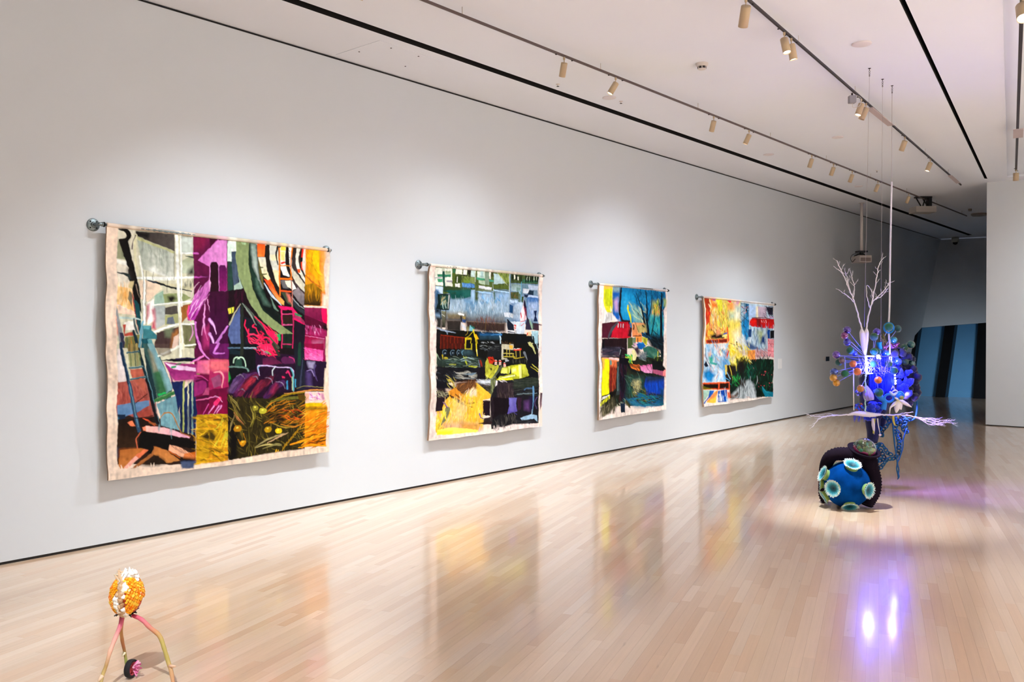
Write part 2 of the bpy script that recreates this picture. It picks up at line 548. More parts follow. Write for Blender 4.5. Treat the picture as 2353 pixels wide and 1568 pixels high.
W = lambda y, z=.25: (0.07, y, z)
PE = 58
c1 = [(1296, 132, W(7.4), 'nearest spotlight on the wall-side track, in view above the second painting', 1), (1414, 176, W(5.6), 'second spotlight on the wall-side track, glowing lens turned to the camera', 1),
      (1639, 263, W(10.3), 'third spotlight on the wall-side track, pointing at the wall', 1), (1720, 298, W(9.6), 'fourth spotlight on the wall-side track, glowing lens turned to the camera', 1),
      (1864, 350, W(13.0), 'fifth spotlight on the wall-side track, above the fourth painting', .9), (1914, 372, W(13.6), 'sixth spotlight on the wall-side track, middle of a close trio', .9),
      (1957, 388, W(14.2), 'seventh spotlight on the wall-side track, last of a close trio', .7), (2016, 410, W(15.6), 'eighth spotlight on the wall-side track, just left of the hanging rope', 0),
      (2087, 443, W(17.4), 'ninth and farthest spotlight on the wall-side track, before the ceiling projector', 0)]
for x, y, am, lb, k in c1: can(x, y, G1, am, lb, energy=PE * k, cone=108 if k == 1 else 84, lit=k > 0, blend=1, wash=True)
can(0, 0, G1, W(4.3), 'wall-side track spotlight before the frame, aimed at the largest painting', pos=Vector((R1x, 3.55, ZR - .012)), energy=PE, cone=98, blend=1, wash=True)
can(0, 0, G1, W(4.2), 'wall-side track spotlight above the frame, aimed at the largest painting', pos=Vector((R1x, 3.95, ZR - .012)), energy=PE, cone=98, blend=1, wash=True)
G2 = 'spotlights on the slanting track'
CR = at_z(2010, 1185, 0)
can(1712, 2, G2, (1.6, 8.6, 0), 'leftmost and nearest spotlight on the slanting track, unlit side shown', r=.037, ln=.155, lit=False)
can(1800, 70, G2, (4.6, 6.6, 0), 'spotlight on the slanting track, front one of a pair with bright lens', r=.033, ln=.13, energy=60, cone=30)
can(1816, 86, G2, CR, 'spotlight on the slanting track, rear one of a pair aimed at the floor', r=.033, ln=.13, energy=750, cone=34, blend=1)
can(1977, 232, G2, (2.4, 8.4, 0), 'spotlight beside the grey box on the slanting track, bright lens', r=.033, ln=.13, energy=50, cone=30)
can(1988, 243, G2, (1.8, 9.0, 0.4), 'spotlight half hidden behind a bright one beside the grey box', r=.033, ln=.13, lit=False)
can(2077, 314, G2, (1.2, 12.8, 0), 'spotlight on the slanting track just right of the rope, unlit', r=.033, ln=.13, lit=False)
can(2136, 365, G2, (1.6, 12.6, 0), 'farthest spotlight on the slanting track, lens glowing', r=.033, ln=.13, energy=40, cone=36)
G3 = 'spotlights on the right-hand track'
_a = at_z(2347, -2, ZR)
can(2347, -2, G3, (5.7, 5.9, 1.6), 'glaring spotlight at the top right corner, pointing at the camera', r=.045, ln=.14, energy=120, cone=60)
can(2335, 390, G3, (3.6, 15.9, 0), 'small spotlight at the far end of the right-hand track', r=.04, ln=.12, lit=False)
# spotlights of other tracks outside the frame
can(0, 0, 'spotlights outside the frame', (2.75, 1.75, .1), 'spotlight outside the frame aimed at the small floor figure', pos=Vector((4.3, .2, ZR - .012)), energy=420, cone=38, blend=.6)
can(0, 0, 'spotlights outside the frame', (5.6, 16.6, 2.2), 'spotlight outside the frame aimed at the right-hand wall', pos=Vector((6.2, 13.6, ZR - .012)), energy=235, cone=85, blend=.9)
can(0, 0, 'spotlights outside the frame', (8.6, 16.6, 2.2), 'second spotlight outside the frame aimed at the right-hand wall', pos=Vector((8.8, 13.6, ZR - .012)), energy=235, cone=85, blend=.9)

# grey cover plates in the tracks
def plate(p0, p1, wd, label):
    a, b = at_z(*p0, ZR - .012), at_z(*p1, ZR - .012)
    d = (b - a).normalized(); s = d.cross(Vector((0, 0, 1)))
    M = Matrix((d, s, Vector((0, 0, 1)))).transposed().to_4x4(); M.translation = a
    m = MB(); m.box((0, -wd / 2, -.012), ((b - a).length, wd / 2, -.0005), M)
    o = m.build('cover_plate', M_plate, None); tag(o, label, 'cover')
plate((1998, 247), (2047, 287), .07, 'long grey cover plate on the slanting track behind the wires')
plate((2183, 403), (2202, 420), .06, 'short grey cover plate at the far end of the slanting track')
plate((2340, 296), (2339.3, 315), .11, 'pale square cover plate on the right-hand track')

# grey sensor box with loose cable
b0 = at_z(1958, 214, ZR - .012)
t = thing('sensor_box', b0, 'small grey box with looped cable hung under the slanting track', 'junction box')
M = Matrix.Translation(b0 + Vector((0, 0, -.06))) @ Matrix.Rotation(YAW, 4, 'Z')
m = MB(); m.box((-.033, -.03, -.04), (.033, .03, .03), M); m.box((-.03, -.027, -.046), (.03, .027, -.04), M); m.build('body', mat('mid_grey_plastic', '8d8b93', .5), t)
m = MB(); m.tube(bez([b0 + Vector((.03, .02, -.02)), b0 + Vector((.075, .05, -.06)), b0 + Vector((.06, .05, -.13)), b0 + Vector((.01, .01, -.15)), b0 + Vector((0.0, 0, -.1))], 6), .003, 6); m.build('cable', M_white, t)
m = MB(); m.tube([b0, b0 + Vector((0, 0, -.035))], .01, 8); m.build('bracket', M_rail, t)

# flush discs, detectors and sprinklers
def disc(px, py, r, h, label, name='ceiling_disc', mt=None, cat='ceiling disc'):
    c = on_ceil(px, py)
    mt = mt or M_disc
    m = MB(); m.lathe([(r, 0), (r, -h * .6), (r * .85, -h), (.0005, -h)], 24, Matrix.Translation(c + Vector((0, 0, -.0003))))
    o = m.build(name, mt or M_white, None); return tag(o, label, cat)
disc(1980, 100, .085, .012, 'round flush disc on the ceiling above the three wires')
disc(1400, 224, .075, .010, 'round flush disc on the ceiling between slot and wall-side track')
disc(1925, 315, .075, .010, 'round flush disc on the ceiling left of the bright patch')
disc(1766, 355, .075, .010, 'round flush disc on the ceiling beside the slot, above the fourth painting')
disc(1973, 428, .075, .010, 'round flush disc on the ceiling, farthest one beside the slot')
M_dim = mat('dim_plastic', '8a8078', .5)
disc(2250, 491, .16, .05, 'dark round loudspeaker low on the dim far ceiling', 'ceiling_speaker', M_dim, 'speaker')
disc(2229, 480, .035, .05, 'small dark knob on the dim far ceiling', 'sprinkler', M_dim, 'sprinkler')
c = on_ceil(1613, 146)
t = thing('smoke_detector', c, 'white ceiling detector with a ring of slots in mid ceiling', 'detector')
m = MB(); m.lathe([(.06, 0), (.058, -.02), (.045, -.03), (.04, -.03)], 24, Matrix.Translation(c)); m.lathe([(.04, -.05), (.035, -.056), (.0005, -.058)], 24, Matrix.Translation(c)); m.build('cover', M_white, t)
for k in range(12):
    m = MB(); m.box((-.003, -.003, -.052), (.003, .003, -.028), Matrix.Translation(c + Vector((.038 * math.cos(k * .5236), .038 * math.sin(k * .5236), 0)))); m.build('rib', M_rail if k % 2 else M_white, t)
for (x, y), lb in (((1282, 193.5), 'tiny sprinkler in the ceiling left of the second spotlight'), ((1427, 233), 'tiny sprinkler in the ceiling beside the flush disc near the slot'), ((2015, 392), 'small sprinkler in the ceiling below the slanting track')):
    c = on_ceil(x, y); t = thing('sprinkler', c, lb, 'sprinkler', 'ceiling sprinklers')
    m = MB(); m.lathe([(.022, 0), (.02, -.005), (.006, -.006), (.006, -.022)], 12, Matrix.Translation(c)); m.build('cup', M_white, t)
    m = MB(); m.lathe([(.014, -.022), (.014, -.025), (.0005, -.025)], 12, Matrix.Translation(c)); m.build('deflector', M_rail, t)
# access panel between wall and slot
a0, a1, a2 = on_ceil(783, 127), on_ceil(870, 92), on_ceil(1017, 140)
xa, xb, ya, yb = .06, .675, 5.1, 5.87
m = MB(); m.box((xa, ya, CEIL - .004), (xb, yb, CEIL - .0002)); o = m.build('access_panel', M_ceil, None); tag(o, 'thin square access panel in the ceiling between slot and painted wall', 'panel')
for k, (x, y) in enumerate(((.3, 5.18), (.6, 5.3), (.62, 5.62), (.3, 5.75))):
    m = MB(); m.lathe([(.008, 0), (.008, -.003), (.0005, -.004)], 8, Matrix.Translation((x, y, CEIL - .004))); m.build('screw', M_rail, o)

# projector on a long pole
pc = at_x(1980, 467, .62)
pd = (pc - CAM).dot(_Fh)
top = Vector((pc.x, pc.y, CEIL)); 
bot = at_d(1978, 577, pd)
t = thing('projector', top, 'grey projector on a long white pole beyond the sculpture', 'projector')
m = MB(); m.tube([top, (top.x, top.y, bot.z)], .028, 14); m.lathe([(.06, -.004), (.06, 0)], 20, Matrix.Translation(top), cap=True); m.build('pole', mat('pole_paint', 'cfc6c2', .5), t)
B0 = Matrix.Translation((top.x, top.y, bot.z)) @ Matrix.Rotation(YAW + .12, 4, 'Z')
m = MB(); m.box((-.09, -.08, -.03), (.09, .08, 0), B0); m.build('mount', M_black, t)
m = MB(); m.box((-.03, -.03, -.10), (.03, .03, -.03), B0); m.build('neck', M_black, t)
m = MB()
for s in (-1, 1): m.tube([B0 @ Vector((0, 0, -.04)), B0 @ Vector((s * .13, .04, -.1))], .012, 6)
m.build('arm', M_black, t)
m = MB(); m.box((-.125, -.16, -.235), (.125, .16, -.10), B0); m.build('body', mat('projector_grey', 'b5aaa4', .45), t)
m = MB(); m.box((-.105, -.166, -.215), (.105, -.1601, -.145), B0); m.build('grille', mat('projector_grille', '7c6e6b', .6), t)
m = MB(); m.tube(bez([B0 @ Vector(q) for q in ((-.06, 0, -.05), (-.17, .02, -.07), (-.23, .0, -.15), (-.19, 0, -.22), (-.14, 0, -.17), (-.127, 0, -.16))], 6), .006, 6); m.build('cable', M_black, t)
m = MB(); m.tube([B0 @ Vector((.18, 0, -.14)), B0 @ Vector((.18, 0, -.23))], .012, 8); m.tube([B0 @ Vector((.125, 0, -.18)), B0 @ Vector((.18, 0, -.18))], .005, 6); m.build('antenna', M_black, t)

# projector close under the ceiling
c = on_ceil(2120, 452)
t = thing('ceiling_projector', c, 'dark bracketed projector close under the dim ceiling at the end of the wall-side track', 'projector')
M = Matrix.Translation(c) @ Matrix.Rotation(YAW, 4, 'Z')
m = MB(); m.box((-.14, -.05, -.03), (.16, .05, -.001), M); m.build('base_plate', M_black, t)
for q in (([-.12, 0, -.03], [-.02, 0, -.2]), ([.05, 0, -.03], [0, 0, -.2]), ([.0, 0, -.03], [.14, .02, -.24])):
    m = MB(); m.tube([M @ Vector(q[0]), M @ Vector(q[1])], .014, 6); m.build('strut', M_black, t)
m = MB(); m.box((-.19, -.15, -.31), (.19, .15, -.2), M); m.build('body', mat('projector_beige', '9a938c', .5), t)
m = MB(); m.box((.09, -.06, -.26), (.15, .06, -.02), M); m.build('back_box', M_black, t)
# dome camera
c = Vector((.42, 25.7, CEIL))
t = thing('dome_camera', c, 'small white dome camera at the far ceiling corner', 'camera')
m = MB(); m.lathe([(.0005, 0), (.09, 0), (.09, -.12), (.07, -.14)], 18, Matrix.Translation(c)); m.build('housing', mat('camera_white', 'b9b9b0', .5), t)
m = MB(); m.ball(c + Vector((0, 0, -.14)), .065, 14, 8); m.build('dome', M_black, t)

# wall plates
def wallbox(px0, py0, px1, py1, th, label, mt, name, cat):
    a, b = at_x(px0, py0), at_x(px1, py1)
    m = MB(); m.box((.0004, a.y, b.z), (th, b.y, a.z)); o = m.build(name, mt, None); return tag(o, label, cat)
wallbox(1897.5, 820, 1904.5, 830, .012, 'small square black plate on the long wall left of the sculpture', M_black, 'wall_plate', 'plate')
wallbox(1892, 820, 1896, 829, .006, 'pale switch plate touching the black plate on the long wall', M_white, 'switch_plate', 'plate')
wallbox(1787.5, 825, 1796, 847, .006, 'white caption card on the wall right of the flames painting', mat('card', 'e4e4e4', .6), 'caption_card', 'card')
# ================================================================== painted canvases
# Each picture is a fine mesh of cloth whose points carry the paint colour. Shapes are laid down in order like
# brush work; their outlines are given in the millimetre-like sketch coordinates of the picture they belong to.
class Paint:
    def __init__(s, y0, y1, zt0, zt1, zb0, zb1, nx, nz, base, seed):
        s.y0, s.y1, s.zt0, s.zt1, s.zb0, s.zb1 = y0, y1, zt0, zt1, zb0, zb1
        s.nx, s.nz = nx, nz
        s.rg = np.random.RandomState(seed)
        s.img = np.zeros((nz, nx, 3), np.float32); s.img[:] = lin(base)
        s.base = np.array(lin(base), np.float32)
        # smooth displacement makes the edges of strokes look hand drawn
        s.dx = s.smooth(5) * .6 + s.smooth(24) * .3
        s.dz = s.smooth(5) * .6 + s.smooth(24) * .3
        s.gx, s.gz = np.meshgrid(np.arange(nx, dtype=np.float32), np.arange(nz, dtype=np.float32))
        s.gx = s.gx + s.dx; s.gz = s.gz + s.dz
        s.T = (0, 0, 1)
    def smooth(s, k, kx=None):
        kx = kx or k
        a = s.rg.randn(s.nz // k + 3, s.nx // kx + 3).astype(np.float32)
        zi = np.linspace(0, a.shape[0] - 1.001, s.nz); xi = np.linspace(0, a.shape[1] - 1.001, s.nx)
        z0 = zi.astype(int); x0 = xi.astype(int); fz = (zi - z0)[:, None]; fx = (xi - x0)[None]
        fz = fz * fz * (3 - 2 * fz); fx = fx * fx * (3 - 2 * fx)
        return ((a[z0][:, x0] * (1 - fx) + a[z0][:, x0 + 1] * fx) * (1 - fz) + (a[z0 + 1][:, x0] * (1 - fx) + a[z0 + 1][:, x0 + 1] * fx) * fz).astype(np.float32) * .7
    def view(s, ox, oy, scale): s.T = (ox, oy, scale)
    def g(s, p):
        """sketch coordinate -> cell of this picture (the sketch is the picture seen at an angle on its wall)"""
        x = s.T[0] + p[0] / s.T[2]; y = s.T[1] + p[1] / s.T[2]
        q = at_x(x, y, .07)
        u = (q.y - s.y0) / (s.y1 - s.y0)
        zt = s.zt0 + (s.zt1 - s.zt0) * u; zb = s.zb0 + (s.zb1 - s.zb0) * u
        v = (zt - q.z) / (zt - zb)
        return (u * (s.nx - 1), v * (s.nz - 1))
    def box(s, P, m):
        x0 = max(0, int(min(p[0] for p in P) - m)); x1 = min(s.nx, int(max(p[0] for p in P) + m) + 2)
        z0 = max(0, int(min(p[1] for p in P) - m)); z1 = min(s.nz, int(max(p[1] for p in P) + m) + 2)
        if x1 <= x0 or z1 <= z0: return None
        return slice(z0, z1), slice(x0, x1)
    def lay(s, sl, a, c, c2=None, ax=None, tex=.10, X=None, Z=None):
        c = np.array(lin(c), np.float32)
        if c2 is not None:
            c2 = np.array(lin(c2), np.float32)
            (ax0, az0), (ax1, az1) = ax
            t = ((X - ax0) * (ax1 - ax0) + (Z - az0) * (az1 - az0)) / ((ax1 - ax0) ** 2 + (az1 - az0) ** 2 + 1e-6)
            t = np.clip(t, 0, 1)[..., None]
            col = c * (1 - t) + c2 * t
        else: col = np.broadcast_to(c, a.shape + (3,))
        if tex:
            n = s.tx[sl]
            col = col * (1 + tex * 1.8 * n[..., None])
        s.img[sl] = s.img[sl] * (1 - a[..., None]) + np.clip(col, 0.002, 1) * a[..., None]
    def P(s, c, pts, c2=None, ax=None, tex=.12, soft=.7, al=1):
        """filled shape; pts is a flat list x,y,x,y..."""
        P = [s.g(pts[i:i + 2]) for i in range(0, len(pts), 2)]
        sl = s.box(P, 3 + soft * 2)
        if sl is None: return
        X = s.gx[sl]; Z = s.gz[sl]
        ins = np.zeros(X.shape, bool); d = np.full(X.shape, 1e9, np.float32)
        n = len(P)
        for i in range(n):
            x0, z0 = P[i]; x1, z1 = P[(i + 1) % n]
            cnd = ((z0 > Z) != (z1 > Z))
            if z1 != z0: ins ^= cnd & (X < (x1 - x0) * (Z - z0) / (z1 - z0) + x0)
            dx, dz = x1 - x0, z1 - z0; L = dx * dx + dz * dz + 1e-6
            t = np.clip(((X - x0) * dx + (Z - z0) * dz) / L, 0, 1)
            d = np.minimum(d, (X - x0 - t * dx) ** 2 + (Z - z0 - t * dz) ** 2)
        d = np.sqrt(d); sd = np.where(ins, -d, d)
        a = np.clip(.5 - sd / (2 * soft), 0, 1) * al
        if ax is not None: ax = (s.g(ax[:2]), s.g(ax[2:]))
        elif c2 is not None:
            xs = [p[0] for p in P]; zs = [p[1] for p in P]; ax = ((min(xs), min(zs)), (min(xs), max(zs)))
        s.lay(sl, a, c, c2, ax, tex, X, Z)
    def S(s, c, pts, w, c2=None, tex=.12, soft=.7, al=1):
        """stroke along pts, w = width or list of widths (sketch units)"""
        P = [s.g(pts[i:i + 2]) for i in range(0, len(pts), 2)]
        k = s.unit()
        ws = [x * k for x in (w if isinstance(w, (list, tuple)) else [w] * len(P))]
        if len(ws) != len(P): ws = list(np.interp(np.linspace(0, 1, len(P)), np.linspace(0, 1, len(ws)), ws))
        if len(P) > 2:    # smooth the course
            Q = [tuple(v)[:2] for v in bez([(x, z, 0) for x, z in P], 4)]
            ws = list(np.interp(np.linspace(0, 1, len(Q)), np.linspace(0, 1, len(ws)), ws)); P = Q
        sl = s.box(P, max(ws) + 3)
        if sl is None: return
        X = s.gx[sl]; Z = s.gz[sl]
        sd = np.full(X.shape, 1e9, np.float32)
        for i in range(len(P) - 1):
            x0, z0 = P[i]; x1, z1 = P[i + 1]
            dx, dz = x1 - x0, z1 - z0; L = dx * dx + dz * dz + 1e-6
            t = np.clip(((X - x0) * dx + (Z - z0) * dz) / L, 0, 1)
            dd = np.sqrt((X - x0 - t * dx) ** 2 + (Z - z0 - t * dz) ** 2) - (ws[i] * (1 - t) + ws[i + 1] * t) / 2
            sd = np.minimum(sd, dd)
        a = np.clip(.5 - sd / (2 * soft), 0, 1) * al
        s.lay(sl, a, c, c2, (P[0], P[-1]) if c2 else None, tex, X, Z)
    def unit(s):
        a = s.g((0, 0)); b = s.g((0, 100)); mx = s.g((100, 0))
        return (abs(b[1] - a[1]) / 100 * .6 + abs(mx[0] - a[0]) / 100 * .4) * .86
    def B(s, cols, x0, y0, x1, y1, n, ang, ln, w, jit=15, al=1, inside=None):
        """n loose brush marks of direction ang (degrees, 0 = to the right, 90 = down)"""
        r = random.Random(int(x0 * 7 + y0 * 13 + n))
        for _ in range(n):
            x = r.uniform(x0, x1); y = r.uniform(y0, y1)
            if inside and not inside(x, y): continue
            a = math.radians(ang + r.uniform(-jit, jit)); l = ln * r.uniform(.5, 1.3) / 2
            b = r.uniform(-.25, .25) * l
            s.S(r.choice(cols), [x - l * math.cos(a), y - l * math.sin(a), x - b * math.sin(a), y + b * math.cos(a), x + l * math.cos(a), y + l * math.sin(a)],
                [w * .3, w * r.uniform(.6, 1.2), w * .2], al=al)
    def edge(s, rag):
        """raw cloth again outside a ragged painted field"""
        pass
    def finish(s):
        weave = s.rg.randn(s.nz, s.nx).astype(np.float32) * .018 + s.smooth(3) * .03
        s.img = np.clip(s.img * (1 + weave[..., None]), .001, 1) ** 1.12
    def start(s):
        s.tx = s.smooth(5) * .5 + s.smooth(22, 4) * .5 + s.smooth(40) * .4
# ------------------------------------------------------------------ picture 1: machinery, purple and hay
p = Paint(2.965, 5.0, 2.385, 2.345, 0.495, 0.50, 470, 440, 'e6d3c2', 11); p.start()
P, S, B = p.P, p.S, p.B
p.view(200, 480, 2.45)
# grounds
P('c9c8b0', [165,120, 600,135, 612,850, 165,1000])
P('5e1440', [597,135, 795,165, 797,860, 600,850])
P('1d1418', [790,190, 1225,225, 1225,1080, 790,1080])
P('c98a1e', [1222,225, 1340,235, 1345,550, 1222,548])
P('8a0e4e', [1222,552, 1350,555, 1348,860, 1222,860])
P('241425', [1222,850, 1345,860, 1335,1030, 1222,1030])
P('7a0f45', [600,850, 797,850, 793,1165, 612,1165])
P('a35c52', [165,980, 360,950, 400,1180, 165,1170])
P('35231a', [165,1160, 610,1200, 610,1440, 165,1440])
P('a8861a', [612,1160, 793,1160, 797,1430, 612,1445])
P('2c2414', [793,1080, 1226,1050, 1226,1360, 797,1400])
P('d08a14', [1222,1095, 1345,1090, 1345,1330, 1222,1345])
# ---- upper left quarter
p.view(220, 490, 5.057)
P('d8d4c0', [245,180, 460,200, 500,800, 250,830])
P('dfd8c8', [245,560, 380,600, 420,900, 250,1080])
P('9a9e80', [250,320, 300,330, 355,550, 235,520])
P('e4e4dc', [235,530, 380,575, 385,620, 240,580])
P('efc890', [245,850, 400,880, 440,1120, 480,1170, 260,1160, 240,1080])
P('e3a858', [300,930, 360,900, 400,1080, 300,1070], al=.6)
B(['e6b060','f2dcb4','e8c48a','dca050'], 250,860,420,1100, 30, 85, 160, 22, 8, .6)
P('a2ab9e', [475,310, 900,450, 905,760, 830,740, 540,655], 'c7cbc0', [475,310, 905,740])
B(['8d968a','b4bab0','9aa396','c9cdc4','7d877c'], 490,340,890,700, 60, 88, 120, 34, 10, .4, inside=lambda x,y: y < 450+(x-490)*.72)
P('b7b98c', [465,270, 905,445, 905,470, 480,310])
P('3b3533', [460,215, 905,240, 912,445, 465,265], '5a5450', [460,215, 900,430])
P('1e1b1a', [470,215, 610,240, 600,300, 460,260], soft=4)
P('e9ebe6', [610,640, 690,620, 710,700, 760,690, 830,740, 640,700], al=.7, soft=3)
S('d2cfae', [455,260, 450,500, 500,800], 40)
S('5a4c50', [455,260, 425,330, 412,420], [14,8,22])
P('c8d2cc', [985,270, 1125,280, 1130,460, 990,470], 'b8c2b8')
P('8a7a60', [1000,240, 1110,250, 1100,280, 1000,270], soft=3)
P('a5aa88', [985,560, 1130,480, 1135,700, 985,700], 'bac4b0')
P('4c5a50', [1030,495, 1130,505, 1130,530, 1040,505])
P('15171a', [1070,670, 1130,620, 1130,720, 1060,720], soft=5)
P('e8d2ba', [490,780, 720,790, 760,880, 600,1030, 520,1000])
P('dfe4da', [560,760, 900,760, 930,780, 580,785])
P('c8c4a4', [660,790, 930,830, 1130,860, 1130,900, 980,880])
B(['3b3d40','5c5e5a','a09c80'], 960,780,1130,850, 30, 88, 60, 10, 5, .7)
P('8cab98', [680,960, 780,900, 800,1070, 670,1080], '9fb5a8')
P('8f9a6c', [780,940, 1000,930, 1100,990, 940,1060, 800,1050])
P('231f1c', [835,970, 900,960, 930,990, 880,1040, 845,1020], soft=3)
P('a4adab', [665,1080, 800,1080, 810,1280, 690,1350], 'b7bcba')
P('55504a', [800,1100, 940,1070, 950,1180, 800,1180])
P('a5a878', [800,1190, 950,1170, 950,1290, 800,1300])
P('6c7480', [830,1220, 890,1200, 920,1290, 820,1290])
P('8a5524', [985,1080, 1140,1040, 1060,1200, 990,1280], 'a0703a')
P('7a7a58', [1000,1300, 1140,1300, 1150,1568, 1020,1568])
P('4a3838', [700,1390, 960,1320, 960,1568, 670,1568])
P('68715a', [790,1350, 900,1320, 870,1450, 800,1440], soft=3)
P('9c6a3c', [860,1568, 880,1400, 960,1330, 955,1420, 900,1568], soft=3)
P('d8c0b0', [900,1440, 960,1400, 955,1568, 880,1568])
P('ede6e2', [600,1040, 670,1000, 680,1250, 600,1300])
P('a8405a', [590,1080, 620,1060, 610,1200, 585,1260], soft=3)
P('b54560', [650,1130, 680,1110, 690,1360, 640,1340, 670,1230], soft=3)
S('12181c', [590,785, 720,815, 900,870, 1105,910], [14,34,26,12])
S('2c3a48', [590,785, 700,812], [10,22])
# black figure stroke
S('15110f', [250,190, 345,210, 375,260, 350,320], [18,60,70,50])
P('1a1513', [255,305, 360,290, 490,840, 525,1040, 530,1170, 440,1000, 410,880, 370,760, 370,640])
P('2e2826', [360,640, 420,690, 430,780, 370,760], soft=4)
S('2a3434', [245,690, 360,720, 390,760], [12,44,30])
S('8c7c6c', [455,830, 480,930, 500,980], [20,12,4])
P('c9b98c', [385,790, 435,790, 410,890, 375,860])
P('7a7460', [380,900, 420,960, 420,1090, 370,1000])
P('a01820', [410,900, 440,1000, 500,1320, 490,1380, 450,1150])
P('1d4c52', [440,1000, 500,1060, 520,1200, 540,1568, 480,1300])
S('f0d8cc', [250,1070, 340,1110, 450,1150], [18,22,12])
P('e8cdb8', [250,1080, 260,1160, 460,1190, 440,1140])
S('b4c8c4', [290,1215, 460,1225, 520,1240], [30,26,10])
S('f0a070', [235,1200, 250,1300, 270,1420], [20,28,10])
P('d95c4c', [225,1210, 250,1230, 265,1420, 235,1400], soft=4)
P('8d9094', [235,1080, 262,1140, 300,1360, 330,1568, 270,1568, 250,1380])
P('3c3a50', [270,1390, 310,1390, 340,1568, 290,1568])
P('efece4', [330,1270, 430,1250, 450,1360, 330,1360])
S('4d5c60', [440,1230, 460,1350, 480,1400], [24,30,30])
P('b05040', [310,1300, 350,1290, 330,1400, 440,1370, 430,1420, 320,1430])
P('7b7a4a', [330,1440, 500,1410, 520,1568, 330,1568])
for x, c in ((350,'5a6a48'), (375,'8a8250'), (400,'a4783a'), (440,'9a8a44'), (465,'70703c')): S(c, [x,1440, x+14,1568], 16)
S('1e3640', [430,1370, 460,1470, 480,1568], [34,44,50])
# window bars
for pts, w_ in (([930,230, 945,600, 975,1300, 985,1568], [38,44,40,44]), ([975,240, 985,500, 990,800, 995,1080], [18,24,22,16]),
                ([480,755, 930,755, 1135,745], [30,32,26]), ([985,465, 1125,470], [26,22]), ([670,1385, 900,1300, 1140,1290], [30,34,22]),
                ([670,1070, 950,1040, 1170,1020], [18,24,20]), ([500,500, 560,900, 560,1280], [20,38,34]), ([985,1290, 1000,1568], [16,40])):
    S('e8ebe6', pts, w_)
S('dfd9b8', [975,1100, 970,1300, 990,1568], [20,18,24])
S('1b1c18', [540,670, 545,1260], 5); S('1b1c18', [578,680, 580,1300], 5); S('2a2c28', [660,690, 656,780], 4); S('2a2c28', [905,450, 905,770], 6); S('2a2c28', [828,760, 828,920], 4)
S('6fa0b0', [545,1260, 520,1400, 500,1568], [26,44,30])
P('3f7c84', [540,1310, 640,1310, 640,1360, 700,1420, 700,1460, 600,1470, 540,1460])
P('5f9fa8', [550,1310, 630,1312, 620,1350, 550,1345])
P('1f5560', [530,1460, 600,1460, 640,1568, 520,1568])
P('5b979e', [590,1470, 640,1470, 680,1568, 610,1568])
# magenta end of the left part
P('6a1a48', [1120,230, 1416,280, 1416,1568, 1150,1568], '4e0f3a')
P('8c2048', [1130,240, 1320,260, 1230,420, 1130,430], al=.6, soft=6)
P('d67cc8', [1182,548, 1416,300, 1416,680])
S('c662b8', [1130,465, 1180,468], 28)
S('c85cb8', [1140,748, 1250,745, 1330,735], [26,20,8], '3a1038')
P('2c0f1c', [1325,590, 1350,565, 1400,565, 1416,590, 1416,1568, 1340,1500], 'a01030'[:6] and '2a0d24')
P('c878bc', [1325,760, 1337,860, 1250,1020, 1140,1250, 1060,1250, 1060,1140, 1150,950], 'a83aa0', [1300,800, 1100,1200])
B(['f2c4e4','9c2c80','d68acb','6a1450'], 1080,850,1310,1200, 26, 118, 150, 13, 8, .8, inside=lambda x,y: 760+ (1330-x)*1.0 < y+120 < 980+(1330-x)*1.25+120)
S('e24c84', [1075,1080, 1060,1200, 1100,1260], [20,26,8])
S('d8a0c8', [1100,1290, 1120,1400, 1080,1480], [10,22,10])
for q in ([1260,1060, 1250,1300, 1290,1480], [1330,1260, 1370,1360, 1400,1500], [1290,1000, 1320,1150], [1240,1300, 1220,1420]):
    S('c46cb4', q, [14,40,8]); S('f4c8e8', q, [5,9,3])
P('c03c80', [1240,1350, 1310,1300, 1330,1560, 1240,1568], al=.7, soft=6)
S('c874c4', [1150,1270, 1160,1420, 1210,1568], [30,36,40])
# ---- upper right quarter
p.view(480, 500, 5.227)
P('d88ccc', [0,380, 100,275, 205,270, 210,890, 0,900])
P('45102c', [0,215, 90,260, 0,370]); S('c24c98', [40,225, 160,235, 250,245], [14,26,14])
P('2c101c', [10,580, 25,535, 85,530, 108,580, 115,900, 10,900]); P('5a1450', [115,600, 130,570, 190,575, 210,620, 210,880, 120,890], '7c1a60')
P('3a0e2c', [0,890, 225,880, 225,1568, 0,1568], '471040')
P('e9a6d0', [0,730, 20,780, 0,860])
P('d9ecdf', [212,280, 320,285, 318,420, 262,530, 215,530]); P('dfe3da', [320,300, 380,300, 315,500, 262,410], al=.6)
P('2d4a40', [218,530, 275,530, 285,870, 222,885]); P('415062', [262,410, 320,405, 355,700, 345,810, 290,820, 270,600], '4c5a70')
P('a8beb0', [295,820, 360,780, 350,700, 400,850, 295,875])
P('22121a', [222,890, 410,850, 520,1150, 225,1200])
B(['3a1028','1a1018','4a1430'], 225,900,420,1180, 20, 95, 160, 40, 15, .5)
